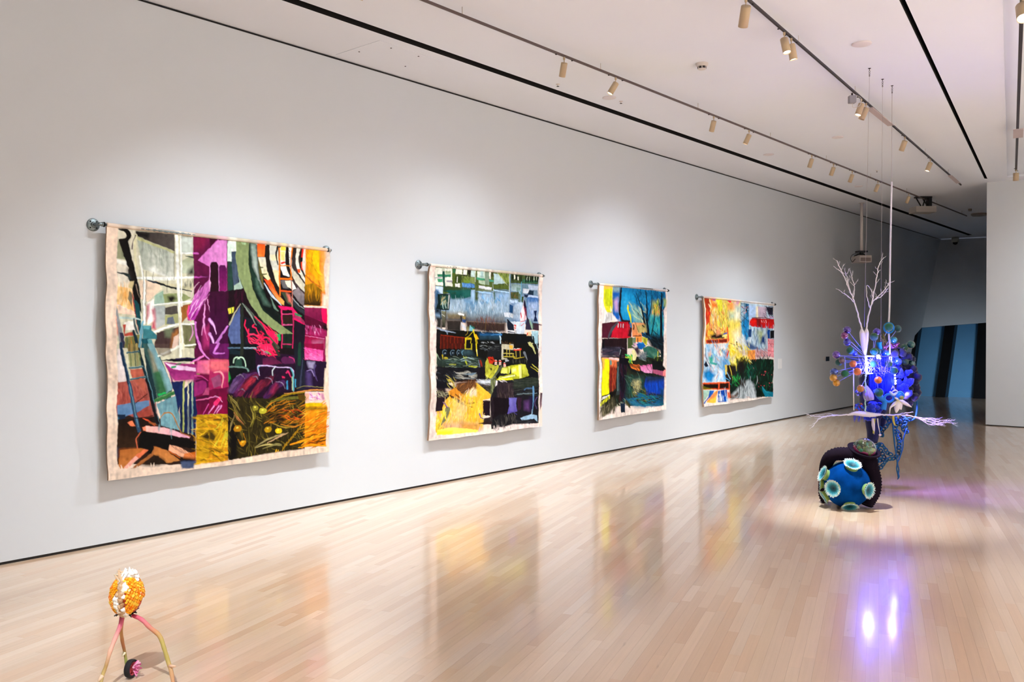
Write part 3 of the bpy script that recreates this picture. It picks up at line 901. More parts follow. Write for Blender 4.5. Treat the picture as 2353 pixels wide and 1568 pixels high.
# big green-grey curve
P('20362c', [470,300, 560,320, 600,740, 720,1060, 850,1180, 850,1310, 640,1180, 560,1000, 480,600])
P('151c1a', [540,900, 640,1100, 850,1310, 850,1180, 700,1000], soft=4)
P('8ea398', [490,310, 560,320, 590,740, 640,850, 600,760, 530,600, 500,420], 'b8c2bc', soft=3)
P('6f9684', [565,740, 620,900, 720,1060, 660,1040, 570,850], soft=5, al=.6)
P('8c9c6c', [318,280, 470,290, 470,560, 520,860, 640,1120, 850,1290, 1000,1395, 850,1395, 650,1260, 480,1030, 350,700, 314,480])
P('a8c498', [375,290, 440,300, 430,325, 390,320])
P('f25a1c', [567,300, 665,320, 660,470, 580,470], 'ff8a3c')
P('dcdccf', [585,475, 670,475, 720,640, 760,760, 720,780, 640,700, 600,580], 'e9d8a0')
P('6a6030', [585,480, 600,700, 650,860, 640,700]); S('59603a', [600,605, 640,600], 18); S('59603a', [620,690, 680,680], 18)
P('e8532a', [650,740, 720,760, 800,900, 900,1010, 890,1060, 840,1030, 740,890], 'e0b060', [700,800, 890,1040])
P('ff6414', [700,760, 730,740, 850,930, 840,970])
S('c9d4e2', [655,790, 740,930, 860,1055], [12,38,14]); S('6f8c7c', [730,960, 780,1080, 820,1120], [10,40,20])
P('d8d8cc', [715,330, 820,350, 830,560, 850,800, 780,700, 720,500]); P('efe6c0', [725,450, 820,440, 825,520, 740,520])
P('e8dcb0', [755,630, 830,640, 850,870, 800,790])
S('26201c', [700,310, 695,440, 715,640, 790,820, 850,930], [50,60,56,66,60])
S('231f1e', [820,340, 800,450, 820,570], [24,32,16])
P('f0eee4', [840,330, 915,330, 920,590, 970,720, 880,690, 850,600]); P('ecd350', [855,330, 915,330, 912,400, 850,400]); P('efe08a', [850,410, 905,405, 900,520, 855,520])
S('e2321c', [865,550, 900,540], 26); S('201c1a', [860,320, 840,360], 20)
S('231f20', [935,320, 920,440, 925,580, 970,720], [24,34,30,26])
P('efeee4', [945,350, 985,350, 990,700, 960,600]);  S('3b3940', [950,400, 960,405], 10); S('3b3940', [945,480, 960,484], 8); S('3b3940', [940,560, 960,560], 8)
P('39302e', [1005,345, 1040,350, 1030,560, 1060,680, 1145,790, 1145,830, 1040,720, 985,580], '4a3c3c')
P('e6e3d4', [1040,350, 1090,350, 1065,480, 1080,600, 1145,740, 1145,780, 1060,660, 1030,560])
S('3b302e', [1100,370, 1078,470, 1090,600, 1140,710], [20,34,30,14]); P('e2321c', [1105,370, 1135,360, 1125,480, 1098,480]); P('e8421c', [1095,540, 1125,530, 1125,640, 1100,620]); P('ee5a1c', [1045,620, 1085,620, 1085,665, 1060,665])
P('efe8dc', [1125,360, 1155,365, 1145,700, 1110,600], al=.8)
P('d2ceba', [985,600, 1140,800, 1140,900, 1040,800, 985,700]); S('4a3a3c', [985,740, 1060,840, 1140,930], [14,36,44])
P('e8e4cc', [900,760, 970,760, 980,860, 930,830]); P('f2eee2', [985,760, 1040,850, 985,880]); P('8c8488', [985,900, 1060,840, 1138,930, 1138,1080, 1060,1000], '6c6468')
P('6c6a6c', [850,760, 890,750, 950,860, 880,850]); P('45523c', [860,900, 940,900, 1010,1080, 930,1030])
P('d8786c', [920,910, 960,930, 990,1040, 950,1010], soft=3); S('31353c', [1000,1010, 1100,1120, 1240,1200], [60,60,20]); S('9aa4a8', [980,950, 1060,1040, 1140,1100], [8,14,6])
# orange ladder
S('dc7a1c', [835,370, 838,700, 845,940], [22,24,22]); S('dc7a1c', [990,335, 975,560, 975,740], [26,20,18]); S('e08428', [845,578, 970,582], 18); S('f07a1c', [850,738, 985,742], 26)
S('e2602c', [850,880, 970,890], 24); S('c88070', [975,740, 990,900, 990,1080], [10,12,18])
# yellow wheel
P('f0941c', [1150,365, 1360,375, 1400,420, 1410,900, 1150,800], 'f29a20'); P('e9ae12', [1190,380, 1300,380, 1330,420, 1300,600, 1400,740, 1300,760, 1190,640, 1150,520])
P('f4cc0c', [1240,400, 1300,400, 1310,640, 1370,700, 1300,690, 1220,560]); S('c98a10', [1225,420, 1230,560, 1300,680, 1390,740], 8); S('b4641c', [1150,700, 1250,790, 1350,850], [20,26,10])
B(['d86a14','e8881c','f8c030'], 1150,400,1230,760, 30, 60, 40, 10, 20, .7)
P('f4b468', [1330,380, 1410,390, 1410,900, 1350,920, 1340,700], al=.7, soft=6)
P('a07810', [1140,810, 1250,790, 1350,880, 1340,1060, 1140,1050], '2c1a10'); B(['c98414','8a5a10','dca01c'], 1150,820,1340,960, 24, 88, 120, 22, 8, .5)
P('f07a2c', [1340,900, 1400,880, 1410,1060, 1345,1060], soft=4, al=.8); P('e6d3c2', [1360,930, 1415,930, 1415,1080, 1360,1070], soft=4); P('e6d3c2', [1378,360, 1440,370, 1440,660, 1395,640], soft=5)
S('e4d4c8', [1140,1070, 1280,1075, 1410,1080], 26)
# crimson ground right
P('8a2450', [1142,1090, 1360,1095, 1360,1240, 1142,1200], '701040'); P('f4125c', [1350,1095, 1412,1098, 1415,1290, 1380,1290, 1355,1220]); P('5a0a30', [1142,1170, 1412,1280, 1412,1360, 1142,1300])
P('a02460', [1145,1290, 1400,1350, 1395,1440, 1145,1400]); B(['e8a8d0','c870a8','5a0a30'], 1150,1310,1390,1400, 22, 75, 60, 18, 12, .9); P('8c0838', [1145,1400, 1380,1450, 1400,1568, 1145,1568], 'a01a58'); P('b07090', [1240,1490, 1370,1470, 1380,1568, 1240,1568], soft=5, al=.7)
S('d47cb0', [1145,1420, 1380,1455], 8)
P('1c1418', [1360,1290, 1412,1300, 1412,1360, 1370,1350], soft=3)
# red ladder and mesh
P('e0186a', [820,1060, 1000,1080, 1140,1260, 1140,1290, 1010,1230, 990,1110, 860,1110]); P('3a8a5c', [1020,1140, 1110,1180, 1100,1200, 1030,1175]); P('8c3c60', [1010,1200, 1140,1280, 1130,1230, 1020,1160], al=.8)
P('241828', [1015,1250, 1145,1290, 1145,1568, 1015,1568]); P('3a1a1c', [870,1180, 990,1180, 990,1300, 870,1300], '2a2c20'); P('1e2c24', [870,1320, 990,1320, 990,1568, 870,1568])
S('c83068', [862,1100, 870,1300, 870,1568], [26,22,18]); S('b82860', [1000,1100, 1003,1300, 1003,1568], [18,20,18]); S('d84c80', [870,1160, 990,1160], 16); S('d06090', [880,1290, 985,1290], 20); S('c03870', [880,1520, 985,1525], 14)
P('8c9c6c', [850,1290, 1000,1395, 850,1400, 700,1300]) 
P('2ca860', [770,1380, 850,1400, 850,1480, 820,1480])
# sail and pink coral
P('20202c', [415,1190, 600,1250, 760,1568, 430,1568]); P('4c5c8c', [365,1070, 372,1568, 270,1540, 225,1420, 240,1280], '5f709c'); S('2e332c', [392,1040, 388,1300, 392,1568], [40,44,50]); S('b9b49a', [370,1040, 300,1150, 238,1290], [10,18,22])
S('8c9c90', [400,1040, 480,1150, 560,1290], [14,30,10]); S('5a6258', [430,1060, 600,1260, 720,1420], [20,30,20])
P('dfd84c', [222,1095, 290,1075, 285,1140, 230,1160]); S('2c6c3c', [262,1090, 262,1145], 12); S('caa02c', [240,1100, 240,1150], 6)
for q in ([545,1190, 620,1260, 680,1320, 760,1400], [430,1230, 425,1300, 460,1370, 480,1420], [640,1290, 700,1390, 830,1568], [470,1340, 470,1480, 540,1520, 640,1400], [560,1340, 600,1420, 640,1480], [700,1300, 780,1400, 820,1500],
          [600,1480, 680,1440, 760,1500], [540,1280, 520,1310, 560,1330], [450,1430, 520,1400, 600,1450], [520,1500, 600,1520, 680,1568], [680,1480, 700,1568]):
    S('f4285c', q, [12,22,16])
B(['f4285c','ff4c74','e01c50'], 480,1380,820,1560, 60, 40, 60, 18, 60, .9); P('f4205c', [690,1350, 760,1370, 830,1568, 740,1568]); B(['2a1820','3c5038'], 560,1330,800,1560, 14, 60, 60, 10, 60, .9); S('4a5240', [690,1400, 830,1568], [10,44])
S('c07cc8', [215,1310, 130,1440, 50,1568], [26,36,44])
for q in ([0,1230, 50,1300, 80,1400], [0,1400, 40,1480, 60,1568]): S('c88cd0', q, [50,34,8]); S('f0d0ec', q, [10,12,4])
# ---- lower left quarter
p.view(220, 790, 4.9)
P('dcd2d0', [240,60, 290,60, 330,430, 230,435]); P('ac5c50', [235,440, 330,420, 560,560, 600,780, 230,780], '9a4a42', tex=.2)
B(['c07060','8c4038','a45448'], 240,440,600,800, 50, 75, 120, 26, 25, .5)
P('b46450', [370,290, 520,280, 560,560, 400,400])
P('6c8cb0', [240,690, 600,640, 600,700, 470,770, 240,850], '5c84ac'); P('e6d3c2', [160,640, 235,660, 235,780, 160,790], al=.0)
P('a04c40', [450,790, 620,740, 630,830, 480,840])
P('1c2c44', [235,800, 325,795, 320,870, 235,880]); P('2e80a0', [195,890, 240,840, 240,880], soft=3)
P('241812', [235,860, 700,820, 720,1000, 520,1000, 480,1180, 235,1200], '3a281a')
P('6a3a1c', [250,1180, 480,1170, 420,1300, 235,1420]); P('b06c34', [270,1200, 500,1180, 560,1200, 350,1400, 240,1420], 'c07c40'); P('f0b0a0', [300,1400, 440,1265, 480,1290, 340,1418]); P('e07c54', [440,1260, 540,1190, 590,1200, 480,1290])
P('b8743c', [650,1160, 800,1200, 950,1320, 800,1345, 700,1270, 640,1250], 'c88a4c'); P('a86c3c', [370,1420, 600,1250, 660,1180, 640,1260, 500,1370, 400,1440])
P('2c2016', [500,1370, 680,1265, 760,1300, 800,1350, 660,1385], soft=4)
P('14100e', [490,1010, 560,985, 880,1050, 1115,1100, 1115,1190, 830,1140, 810,1200, 650,1150, 620,1240, 570,1240, 590,1190, 470,1170])
P('e9845c', [345,890, 400,870, 440,930, 380,930]); P('f08c6c', [520,940, 600,925, 640,980, 530,985]); P('f4bcae', [560,925, 800,950, 1060,1050, 1050,1070, 760,1020, 560,990], 'e8b0c8', [560,950, 1000,1050])
S('e8603c', [525,840, 600,880, 660,925], [10,14,6]); S('9c5c34', [600,890, 680,910], [20,30])
S('c86c4c', [500,1000, 450,1080, 465,1180], 14)
P('e8b090', [830,1140, 930,1160, 1110,1260, 1110,1310, 960,1280, 820,1200]); 
for i in range(6): S('3c2012', [850+i*44,1150+i*14, 960+i*30,1230+i*10], [4,12,4])
P('d0701c', [1000,1240, 1125,1220, 1125,1340, 980,1300], al=.8); P('1e1610', [950,1280, 1120,1300, 1120,1350, 960,1350], soft=4); P('384c74', [960,1335, 1120,1325, 1115,1410, 975,1405], '5c7498', soft=3)
S('d4691c', [820,1205, 950,1290], 10); P('2c3c5c', [170,1190, 235,1180, 230,1270, 175,1260], soft=5)
# boiler / cone
P('3c5c58', [520,0, 600,0, 720,150, 860,500, 840,640, 690,620, 600,300]); P('20363c', [540,60, 600,260, 690,620, 640,640, 560,300])
P('7ca4ac', [575,0, 640,0, 860,490, 850,520, 790,560, 720,380, 620,120], '88b4bc'); P('3c6c48', [640,300, 720,300, 800,540, 700,590], soft=4); P('8c8c78', [590,60, 640,120, 690,300, 640,320], soft=3)
P('6c98a4', [680,680, 900,580, 940,800, 945,980, 730,920, 720,800], '7aa6b0'); B(['88b4bc','5c8894','7ca0a8'], 700,640,930,960, 24, 88, 200, 36, 6, .5)
P('28b860', [690,565, 780,545, 790,560, 700,590]); S('3c7444', [660,650, 800,590, 960,520], [50,50,36]); S('6c9c60', [680,620, 820,560, 950,510], [10,14,8])
P('131c44', [790,180, 860,420, 960,500, 950,700, 910,600, 860,500]); P('1c2c5c', [840,430, 980,420, 970,560, 930,800, 900,600]); P('1a2a58', [940,560, 1115,380, 1135,780, 1110,1030, 950,990])
S('a8763c', [710,850, 780,780, 860,790, 900,880, 960,1010], [8,20,18,16,14]); S('a8643c', [960,1010, 1060,1050], 16)
# pipes
S('a8b468', [980,990, 985,640, 990,430, 1060,360, 1160,340], [26,26,30,26,14]); S('c4cc90', [985,900, 985,500], [6,8])
S('a8a88c', [1040,400, 1040,1010], 24); S('90a890', [1085,380, 1085,1020], 24); S('e4e8c4', [1040,400, 1035,700], 8); S('c8d8b4', [1085,390, 1078,640], 8); S('5c8ca4', [1085,700, 1090,1020], 10); S('3c6c8c', [1040,700, 1040,1000], 10)
# left ladder
S('34506c', [275,0, 340,350, 400,620, 480,980], [44,50,54,50]); S('6c98a8', [325,330, 400,600, 475,940], [8,14,10]); S('1c3048', [275,0, 350,450], [20,24])
S('142c34', [480,60, 530,280, 600,520, 690,900], [40,46,50,46]); S('64909c', [540,270, 610,500, 660,680], [8,12,6]); S('1a1418', [560,400, 640,700, 690,890], [20,26,30])
for a_, b_ in (((350,100), (480,90)), ((370,275), (520,262)), ((385,405), (545,375))): S('3c5c64', [*a_, *b_], 26); S('6c94a0', [a_[0], a_[1]-6, b_[0], b_[1]-6], 7)
P('80844c', [360,110, 490,100, 500,250, 375,260], al=.75)
for i in range(5): S(['5c6c48','a09c6c','3c5040','8c8050','6c7c50'][i], [385+i*25,110, 390+i*25,250], 10)
P('8a7c50', [350,10, 470,0, 480,80, 360,90])
for i in range(4): S(['6c5430','a48c50','5c6038','b0a060'][i], [370+i*28,0, 378+i*28,85], 12)
S('1c1210', [440,670, 570,570], 10); S('2a1a14', [235,860, 470,840, 640,815], 12)
# magenta engine, left
P('a0387c', [760,210, 1130,230, 1130,400, 880,420, 800,300]); P('e8c0e0', [770,215, 900,240, 1120,270, 1120,310, 870,290]); P('f0d8ec', [780,220, 860,250, 840,280], al=.8); P('8c2470', [820,310, 1125,330, 1125,420, 850,410], 'c04c94', soft=4)
S('28a060', [850,270, 890,260], 26); S('3c7c50', [900,240, 950,225], 16)
S('101018', [740,190, 900,185, 1120,180], [10,44,50]); S('26184c', [900,170, 1130,165], [20,16])
P('d85c9c', [1130,190, 1372,190, 1372,350, 1130,330], 'f08ca8', [1130,200, 1300,300], soft=2); P('f47c90', [1180,220, 1372,210, 1372,340, 1260,320], al=.8, soft=6)
P('942c70', [1100,380, 1240,400, 1260,480, 1200,560, 1110,600]); S('5a1040', [1130,420, 1220,400, 1260,480, 1210,560], [30,26,30,16]); S('d0529c', [1110,360, 1200,370, 1260,420], [20,14,8])
P('b04c78', [1240,500, 1372,480, 1372,560, 1200,580]); P('4a0c30', [1130,600, 1372,560, 1372,800, 1150,790], '780c40'); S('d86ca0', [1130,640, 1250,620, 1372,590], [14,18,12]); 
for x in (1200,1260,1320): S('d058a0', [x,800, x+70,680], [8,18])
P('f0308c', [1340,640, 1372,620, 1372,760], soft=3)
S('e8ece0', [700,140, 830,80, 950,30, 1110,10], [26,30,30,24]); S('e8ece0', [950,0, 948,145], 34); S('dfdcc0', [980,0, 988,145], 20)
P('5c4a44', [650,0, 820,0, 850,110, 760,150, 700,120], al=.6)
S('e884cc', [1060,215, 1200,140], [20,34]); S('d684d0', [1150,0, 1190,90, 1280,185], [30,34,14])
P('d8a8b0', [160,60, 232,60, 235,640, 160,640], al=0)
# yellow cloth block
P('b8961a', [1130,810, 1372,790, 1372,1400, 1130,1390], 'c89a18'); B(['d8b020','8c6c10','e0b42c','6c5010','c89420'], 1135,820,1372,1390, 90, 10, 150, 24, 25, .7); P('3c3010', [1170,1050, 1290,985, 1350,1060, 1320,1110], soft=3); S('e8c428', [1170,1040, 1280,980, 1365,1060], 12)
# ---- lower right quarter
p.view(480, 790, 5.227)
P('b8981c', [0,850, 220,845, 235,1430, 0,1440], 'c88c1c'); B(['d8b424','8c6c10','e8bc2c','5c4810','d08c1c','e8a020'], 0,860,225,1420, 90, 15, 150, 24, 30, .75)
P('4a3c14', [0,1050, 50,1065, 100,1130, 70,1170, 0,1160], soft=3); P('1c180c', [50,910, 215,895, 215,920, 60,925], soft=2)
B(['e0b820','d0c840','b8941c'], 80,960,225,1200, 26, 115, 160, 22, 10, .8)
# magenta engine
P('c03c74', [0,190, 235,195, 235,560, 0,560], 'a02058'); P('f07c84', [0,200, 230,200, 235,330, 60,330, 0,300], al=.85, soft=4); P('9c5078', [20,420, 130,370, 150,500, 60,540]); P('6a0c3c', [0,560, 235,520, 235,840, 0,840], '8c0c40')
S('f0a0a8', [60,350, 130,340, 170,400, 150,520], [14,26,26,14]); S('c0508c', [0,650, 90,640, 150,690], [20,22,12]); S('f03c7c', [80,720, 130,660], [60,50]); S('e8a8d8', [0,655, 100,635, 160,700], [6,10,6])
for x in (0,60,90): S('cc60a8', [x,840, x+60,750], [10,30]); S('f0c0e4', [x+6,830, x+62,750], [3,9])
P('6a1c60', [0,0, 230,0, 230,180, 60,180, 0,120]); S('d080d8', [110,0, 60,90, 60,120, 180,115], [34,30,26,14])
# dark machinery
P('14161a', [235,0, 560,0, 620,180, 560,300, 235,560]); P('1c2c34', [240,60, 380,90, 370,140, 240,130]); S('58748c', [225,50, 380,50, 560,55], [20,24,20]); S('a8b8c0', [400,50, 560,52], [10,12]); S('2c3028', [392,0, 388,120], 50)
for q in ([290,230, 300,180, 350,170, 380,230], [340,190, 380,160, 430,200, 440,270]): S('a8d0b4', q, 20); S('dcf0dc', q, 6)
P('2c4c40', [320,190, 390,185, 400,270, 310,270]); S('6c8c84', [235,280, 440,290, 480,360], [20,24,24])
P('1cb048', [235,340, 255,420, 235,460], soft=2)
P('2c1430', [560,100, 1040,140, 1040,560, 300,700, 235,600, 300,420, 560,300], '281028')
P('f4285c', [600,0, 760,0, 830,140, 740,150, 640,60]); B(['f4285c','ff4c7c','c81c50','2a1820'], 570,60,830,160, 30, 50, 70, 20, 40, .9); S('48ac60', [680,90, 740,130], 16); S('9c8ca0', [620,70, 700,120], 12); S('3a3a30', [760,0, 840,140], 44)
P('4c1c3c', [640,180, 760,150, 880,240, 640,260], '6c2048'); S('5a2450', [900,200, 1000,200], 100); S('c03c78', [960,160, 1010,180, 1040,240], [10,14,6])
for q, c in (([340,560, 400,440, 560,380], '5c2c60'), ([380,600, 460,470, 560,400], '6c2038'), ([500,650, 600,520, 740,420], '5a1c34'), ([680,640, 780,520, 880,470], '4c2458'), ([280,560, 330,450, 420,390], '54386c')):
    S(c, q, [90,100,90]); 
for q, c in (([440,520, 520,440], 'd0404c'), ([560,580, 640,480], 'c83848'), ([520,620, 640,480], '70203c'), ([760,580, 800,510], 'b03054'), ([330,600, 370,580], '702458'), ([250,560, 330,470], '7a5c84'), ([620,540, 700,430], '4c1428')):
    S(c, q, [26,46], soft=6)
for q in ([330,390, 380,370, 430,420], [530,400, 570,400, 590,430], [670,410, 740,420, 760,480], [800,460, 870,470, 910,540], [360,560, 400,545, 430,570]): S('8c7c94', q, [8,18,8])
B(['1a0c18','3c1834','5c2040','8c2c48','2c1030'], 300,380,900,680, 60, 125, 150, 22, 10, .45)
S('c8b4dc', [610,380, 590,310, 600,265, 700,265, 850,285, 960,285, 1010,330, 1010,440], [16,20,22,16,16,16,20,12]); S('58b0cc', [590,340, 590,290, 620,262], [8,12,6]); S('c8d4d8', [760,380, 760,320, 790,280], [14,20,12])
S('68b0b8', [980,290, 1010,370, 1005,500, 1010,570], [20,26,26,22]); S('d0d8a0', [995,400, 995,560], 10); S('3c88b0', [935,450, 935,540], 26); S('48a0c4', [1035,430, 1035,520], 22); S('c83068', [930,350, 950,330, 980,400], [26,30,12])
P('c02858', [870,390, 910,400, 900,420, 875,415])
# right block
P('1c2028', [1020,0, 1145,0, 1150,560, 1050,560], '282838'); S('244c38', [1090,0, 1080,250], 50, al=.7); S('3c4058', [1120,200, 1090,520], [20,30])
P('d83c8c', [1148,40, 1380,80, 1370,210, 1148,190], 'f070b0'); B(['a81c60','f4a0d0','c82c74'], 1155,60,1365,200, 30, 10, 60, 8, 40, .8); P('8c0c40', [1145,0, 1380,0, 1380,80, 1145,40])
P('261430', [1150,200, 1412,215, 1405,300, 1370,560, 1150,560]); P('9c94b4', [1175,220, 1270,220, 1250,300, 1190,290], soft=3); S('9080b0', [1170,330, 1230,320, 1260,390], [10,20,20]); P('4c3c6c', [1160,340, 1220,340, 1240,520, 1160,520], soft=4); S('5c4c84', [1280,260, 1260,330, 1300,450], [30,20,14], al=.7)
S('8c8450', [1050,540, 1150,510, 1380,530], [8,12,12]); S('d09050', [900,600, 1060,585, 1220,560, 1395,560], [10,20,26,20])
P('e6c8c0', [1150,585, 1385,585, 1380,690, 1150,690]); B(['c850b0','f4dcf4','a83c98','e8a8dc'], 1190,595,1330,690, 26, 20, 50, 14, 60, .9); P('c88ca8', [1340,600, 1380,600, 1380,680, 1345,680], soft=3)
P('e09c7c', [1150,600, 1195,600, 1195,710, 1150,700], al=.7); P('e6c8b0', [1150,690, 1400,690, 1400,740, 1150,725], soft=4)
# hay and cobs
P('332c14', [235,640, 700,660, 1145,610, 1150,1300, 850,1320, 500,1360, 240,1400]); P('1a1510', [220,600, 300,640, 300,1400, 235,1380])
B(['5c5424','2c2614','8c7c30','6c5c24','1c1810','4c4418','a08c34'], 240,640,1145,1340, 200, 60, 120, 16, 50, .7)
S('9c8418', [740,700, 860,640, 1000,600, 1145,590], [20,26,24,14]); S('6c6c2c', [680,760, 800,680, 1140,640], [20,30,50]); P('5c4410', [1060,610, 1145,610, 1145,690, 1080,680])
B(['c87c18','e0901c','6c4c14','8c6c1c'], 720,680,1145,960, 60, 155, 150, 18, 15, .8); B(['e8641c','c04c18','2a1408','58280f'], 860,790,1140,930, 34, 15, 90, 16, 25, .85)
P('1c140c', [700,830, 860,830, 900,980, 780,930], soft=8, al=.8)
for q, c in (([250,640, 320,800, 440,960], '8c7c3c'), ([300,830, 350,900, 420,970], 'c88854'), ([240,620, 330,720, 370,800], '9c9050'), ([310,850, 270,960, 250,1060], '908050'), ([500,760, 540,880, 500,1000], '9c9040'), ([540,780, 560,860, 520,1000], '6c6424'),
             ([350,1150, 400,1220, 440,1210], 'e0981c'), ([310,1010, 370,1000], 'b87c1c'), ([420,1080, 450,1180], 'c88c18'), ([560,1240, 700,1150, 900,1080], 'a09464'), ([560,1250, 700,1210, 870,1230], 'bcb070'), ([700,1190, 860,1110, 950,1070], 'c0a078'),
             ([650,1260, 800,1210, 870,1220], '8c8450'), ([860,970, 1000,1000, 1130,960], 'c88428'), ([760,960, 900,1010, 1000,1000], '9c8434'), ([480,1000, 490,1200, 480,1340], '5c5420'), ([590,860, 590,1000], '5c5420')):
    S(c, q, [10,30,8]); S('241c0c', [v + (14 if i % 2 else 10) for i, v in enumerate(q)], [4,8,3])
P('14100c', [270,1090, 350,1060, 340,1380, 245,1370], soft=4)
for cx_, cy_, r_, c in ((645,810,44,'b4b038'), (705,1030,44,'b08c18'), (835,1050,44,'f0c818'), (560,775,36,'8c8430'), (345,1020,50,'a87814'), (415,1190,34,'d89c18')):
    S(c, [cx_-r_*.3, cy_, cx_+r_*.3, cy_], r_*1.8); S('f8e860', [cx_-8, cy_-10, cx_, cy_-12], r_*.5, al=.7)
for i in range(9): S('d0a01c', [880+i*26,1290-i*32, 910+i*26,1215-i*32], [8,20,8]) 
B(['c8981c','e8b424'], 800,1270,860,1360, 8, 115, 70, 16, 8, .9)
# right hay
P('d8930f', [1145,720, 1340,715, 1400,790, 1400,1240, 1160,1230], 'e07c10'); B(['f0a81c','b87410','e89018','8c6410','f0b83c','d86c10'], 1150,730,1400,1240, 90, 150, 170, 26, 15, .8)
P('d8b80c', [1150,715, 1345,715, 1345,755, 1150,760]); P('6c5c10', [1150,770, 1390,770, 1390,790, 1150,800], soft=4); B(['2c1c08','4c2c0c'], 1200,1080,1390,1220, 14, 160, 110, 22, 10, .8); S('f09c18', [980,1215, 1200,1150, 1380,1110], [20,40,20]); S('e8a018', [1080,1250, 1250,1220, 1400,1230], [14,24,20])
# raw cloth around the painted field
p.view(200, 480, 2.45)
C_ = 'e4d0be'
P(C_, [90,60, 168,110, 160,400, 165,640, 160,980, 165,1230, 160,1470, 90,1540], soft=1.5)
P('d2b094', [90,60, 1400,230, 1400,214, 600,118, 600,138, 420,122, 170,108, 110,100], soft=1)
P(C_, [130,1470, 300,1460, 540,1455, 800,1418, 1000,1380, 1250,1350, 1345,1345, 1400,1345, 1400,1480, 100,1560], soft=1.5)
B([C_], 165,1440,600,1475, 20, 90, 30, 12, 10); B([C_], 600,1410,1340,1440, 20, 90, 20, 10, 10, inside=lambda x,y: y > 1560 - x*.16)
P(C_, [1345,230, 1400,230, 1400,560, 1348,560, 1340,500, 1325,330], soft=1.5); P(C_, [1342,720, 1400,720, 1400,870, 1345,860], soft=1.5); P(C_, [1336,900, 1400,880, 1400,1130, 1345,1120, 1330,1040], soft=1.5); P(C_, [1346,1240, 1400,1240, 1400,1400, 1343,1330], soft=1.5)
P('4c5a78', [530,1430, 605,1425, 600,1465, 535,1465], soft=2)
p.finish(); paint1 = p
# ------------------------------------------------------------------ picture 2: works yard under blue-green panes
p = Paint(6.29, 8.155, 2.285, 2.265, 0.475, 0.475, 340, 400, 'ecdcd0', 22); p.start()
P, S, B = p.P, p.S, p.B
p.view(980, 600, 7.841)
P('7c97ae', [140,100, 1200,180, 2040,290, 2010,1150, 150,1050])
P('5c6c38', [140,110, 860,170, 860,520, 300,600, 150,480], tex=.3); P('5a6a34', [860,170, 1200,200, 1200,540, 860,540]); P('6c7c40', [1190,200, 1470,230, 1470,520, 1190,500], '44542c'); P('4c5c34', [1500,230, 2000,290, 1990,420, 1500,400])
P('e4e6d8', [150,120, 440,140, 455,460, 150,440]); P('c4ccb8', [260,60, 320,70, 320,180, 260,180]); P('6c7c5c', [260,80, 325,80, 320,110, 262,110], soft=3)
P('3c8464', [190,235, 435,240, 430,290, 195,285]); P('4c9c74', [195,320, 280,320, 280,380, 195,380]); P('a09ca4', [150,290, 270,290, 270,310, 150,310]); P('9a94a0', [350,350, 455,355, 455,380, 350,378])
P('9cac8c', [330,180, 435,180, 430,235, 330,230]); S('e8ecd8', [440,150, 445,300], 22); S('4c5440', [365,110, 355,200], 6)
P('1e5444', [280,185, 318,185, 325,520, 285,520]); P('dce0d4', [330,310, 450,320, 450,350, 335,345])
P('3c6c4c', [460,90, 520,90, 510,220, 460,220]); P('5c6c2c', [455,230, 510,210, 500,450, 460,450])
P('e2e6d4', [515,120, 630,140, 630,245, 515,235]); P('2c2c20', [635,120, 785,135, 780,260, 735,265, 720,160, 645,150, 640,240, 770,260, 770,290, 640,262]); P('e6e8dc', [650,155, 715,160, 712,250, 645,240]); S('2c2c20', [540,245, 640,262, 760,270], 14)
P('3c4c20', [500,260, 620,270, 610,400, 500,390]); P('e4e8dc', [535,280, 550,282, 548,385, 533,380]); B(['94a44c','a4b060','586828'], 620,280,760,400, 24, 88, 70, 14, 6, .8); P('7c9a3c', [660,340, 850,360, 850,410, 660,395], soft=3)
P('e0e2e0', [500,410, 590,410, 590,470, 505,465]); P('5c94cc', [625,395, 840,420, 845,490, 630,470]); B(['2c5cac','8cb4e0','3c74c0'], 630,400,840,480, 30, 88, 50, 14, 20, .8)
P('c8dcd8', [785,170, 860,175, 855,290, 790,290]); P('8c9c5c', [780,300, 860,300, 850,420, 770,400]); S('e4ecd8', [868,160, 860,380], 10)
P('dce4d4', [900,190, 1035,190, 1035,330, 895,310], 'c4dcd0'); P('a8ccd0', [960,160, 1010,165, 1000,300, 960,290], soft=4); P('4ca07c', [885,295, 1030,320, 1030,355, 890,345]); P('8ca08c', [1035,190, 1110,190, 1110,440, 1035,420]); P('706c50', [1040,150, 1120,150, 1110,205, 1050,205], soft=4)
P('ecece0', [1110,200, 1145,200, 1140,330, 1110,320]); P('4c4c2c', [1148,160, 1195,165, 1185,290, 1145,290]); P('4c9c84', [1105,335, 1190,345, 1190,380, 1110,370]); P('c8dcc4', [920,350, 1035,360, 1035,440, 920,400], al=.8)
P('b4ccd0', [1195,230, 1290,240, 1400,400, 1200,420]); P('7c8c44', [1230,200, 1470,220, 1470,440], tex=.4); B(['3c4c1c','a0ac6c','5c6c2c'], 1300,230,1465,420, 30, 88, 100, 12, 6, .8, inside=lambda x,y: y < (x-1200)*1.2+180); S('d0d4a8', [1240,200, 1340,310, 1460,465], 10)
P('5c6c30', [1195,430, 1460,440, 1460,520, 1195,490]); S('dce4dc', [1475,220, 1470,760], 12)
P('e0e4ec', [920,440, 1100,470, 1160,480, 1150,540, 920,490]); P('707c60', [920,495, 1150,530, 1150,560, 1080,550, 920,540], soft=2); S('a8ccec', [920,555, 1050,570, 1185,595], 30); S('b4d4ec', [1190,520, 1300,545, 1460,565], 26); S('4c5c44', [1190,505, 1330,520, 1460,545], 14)
for x in (1545,1570,1610,1635,1670): pass
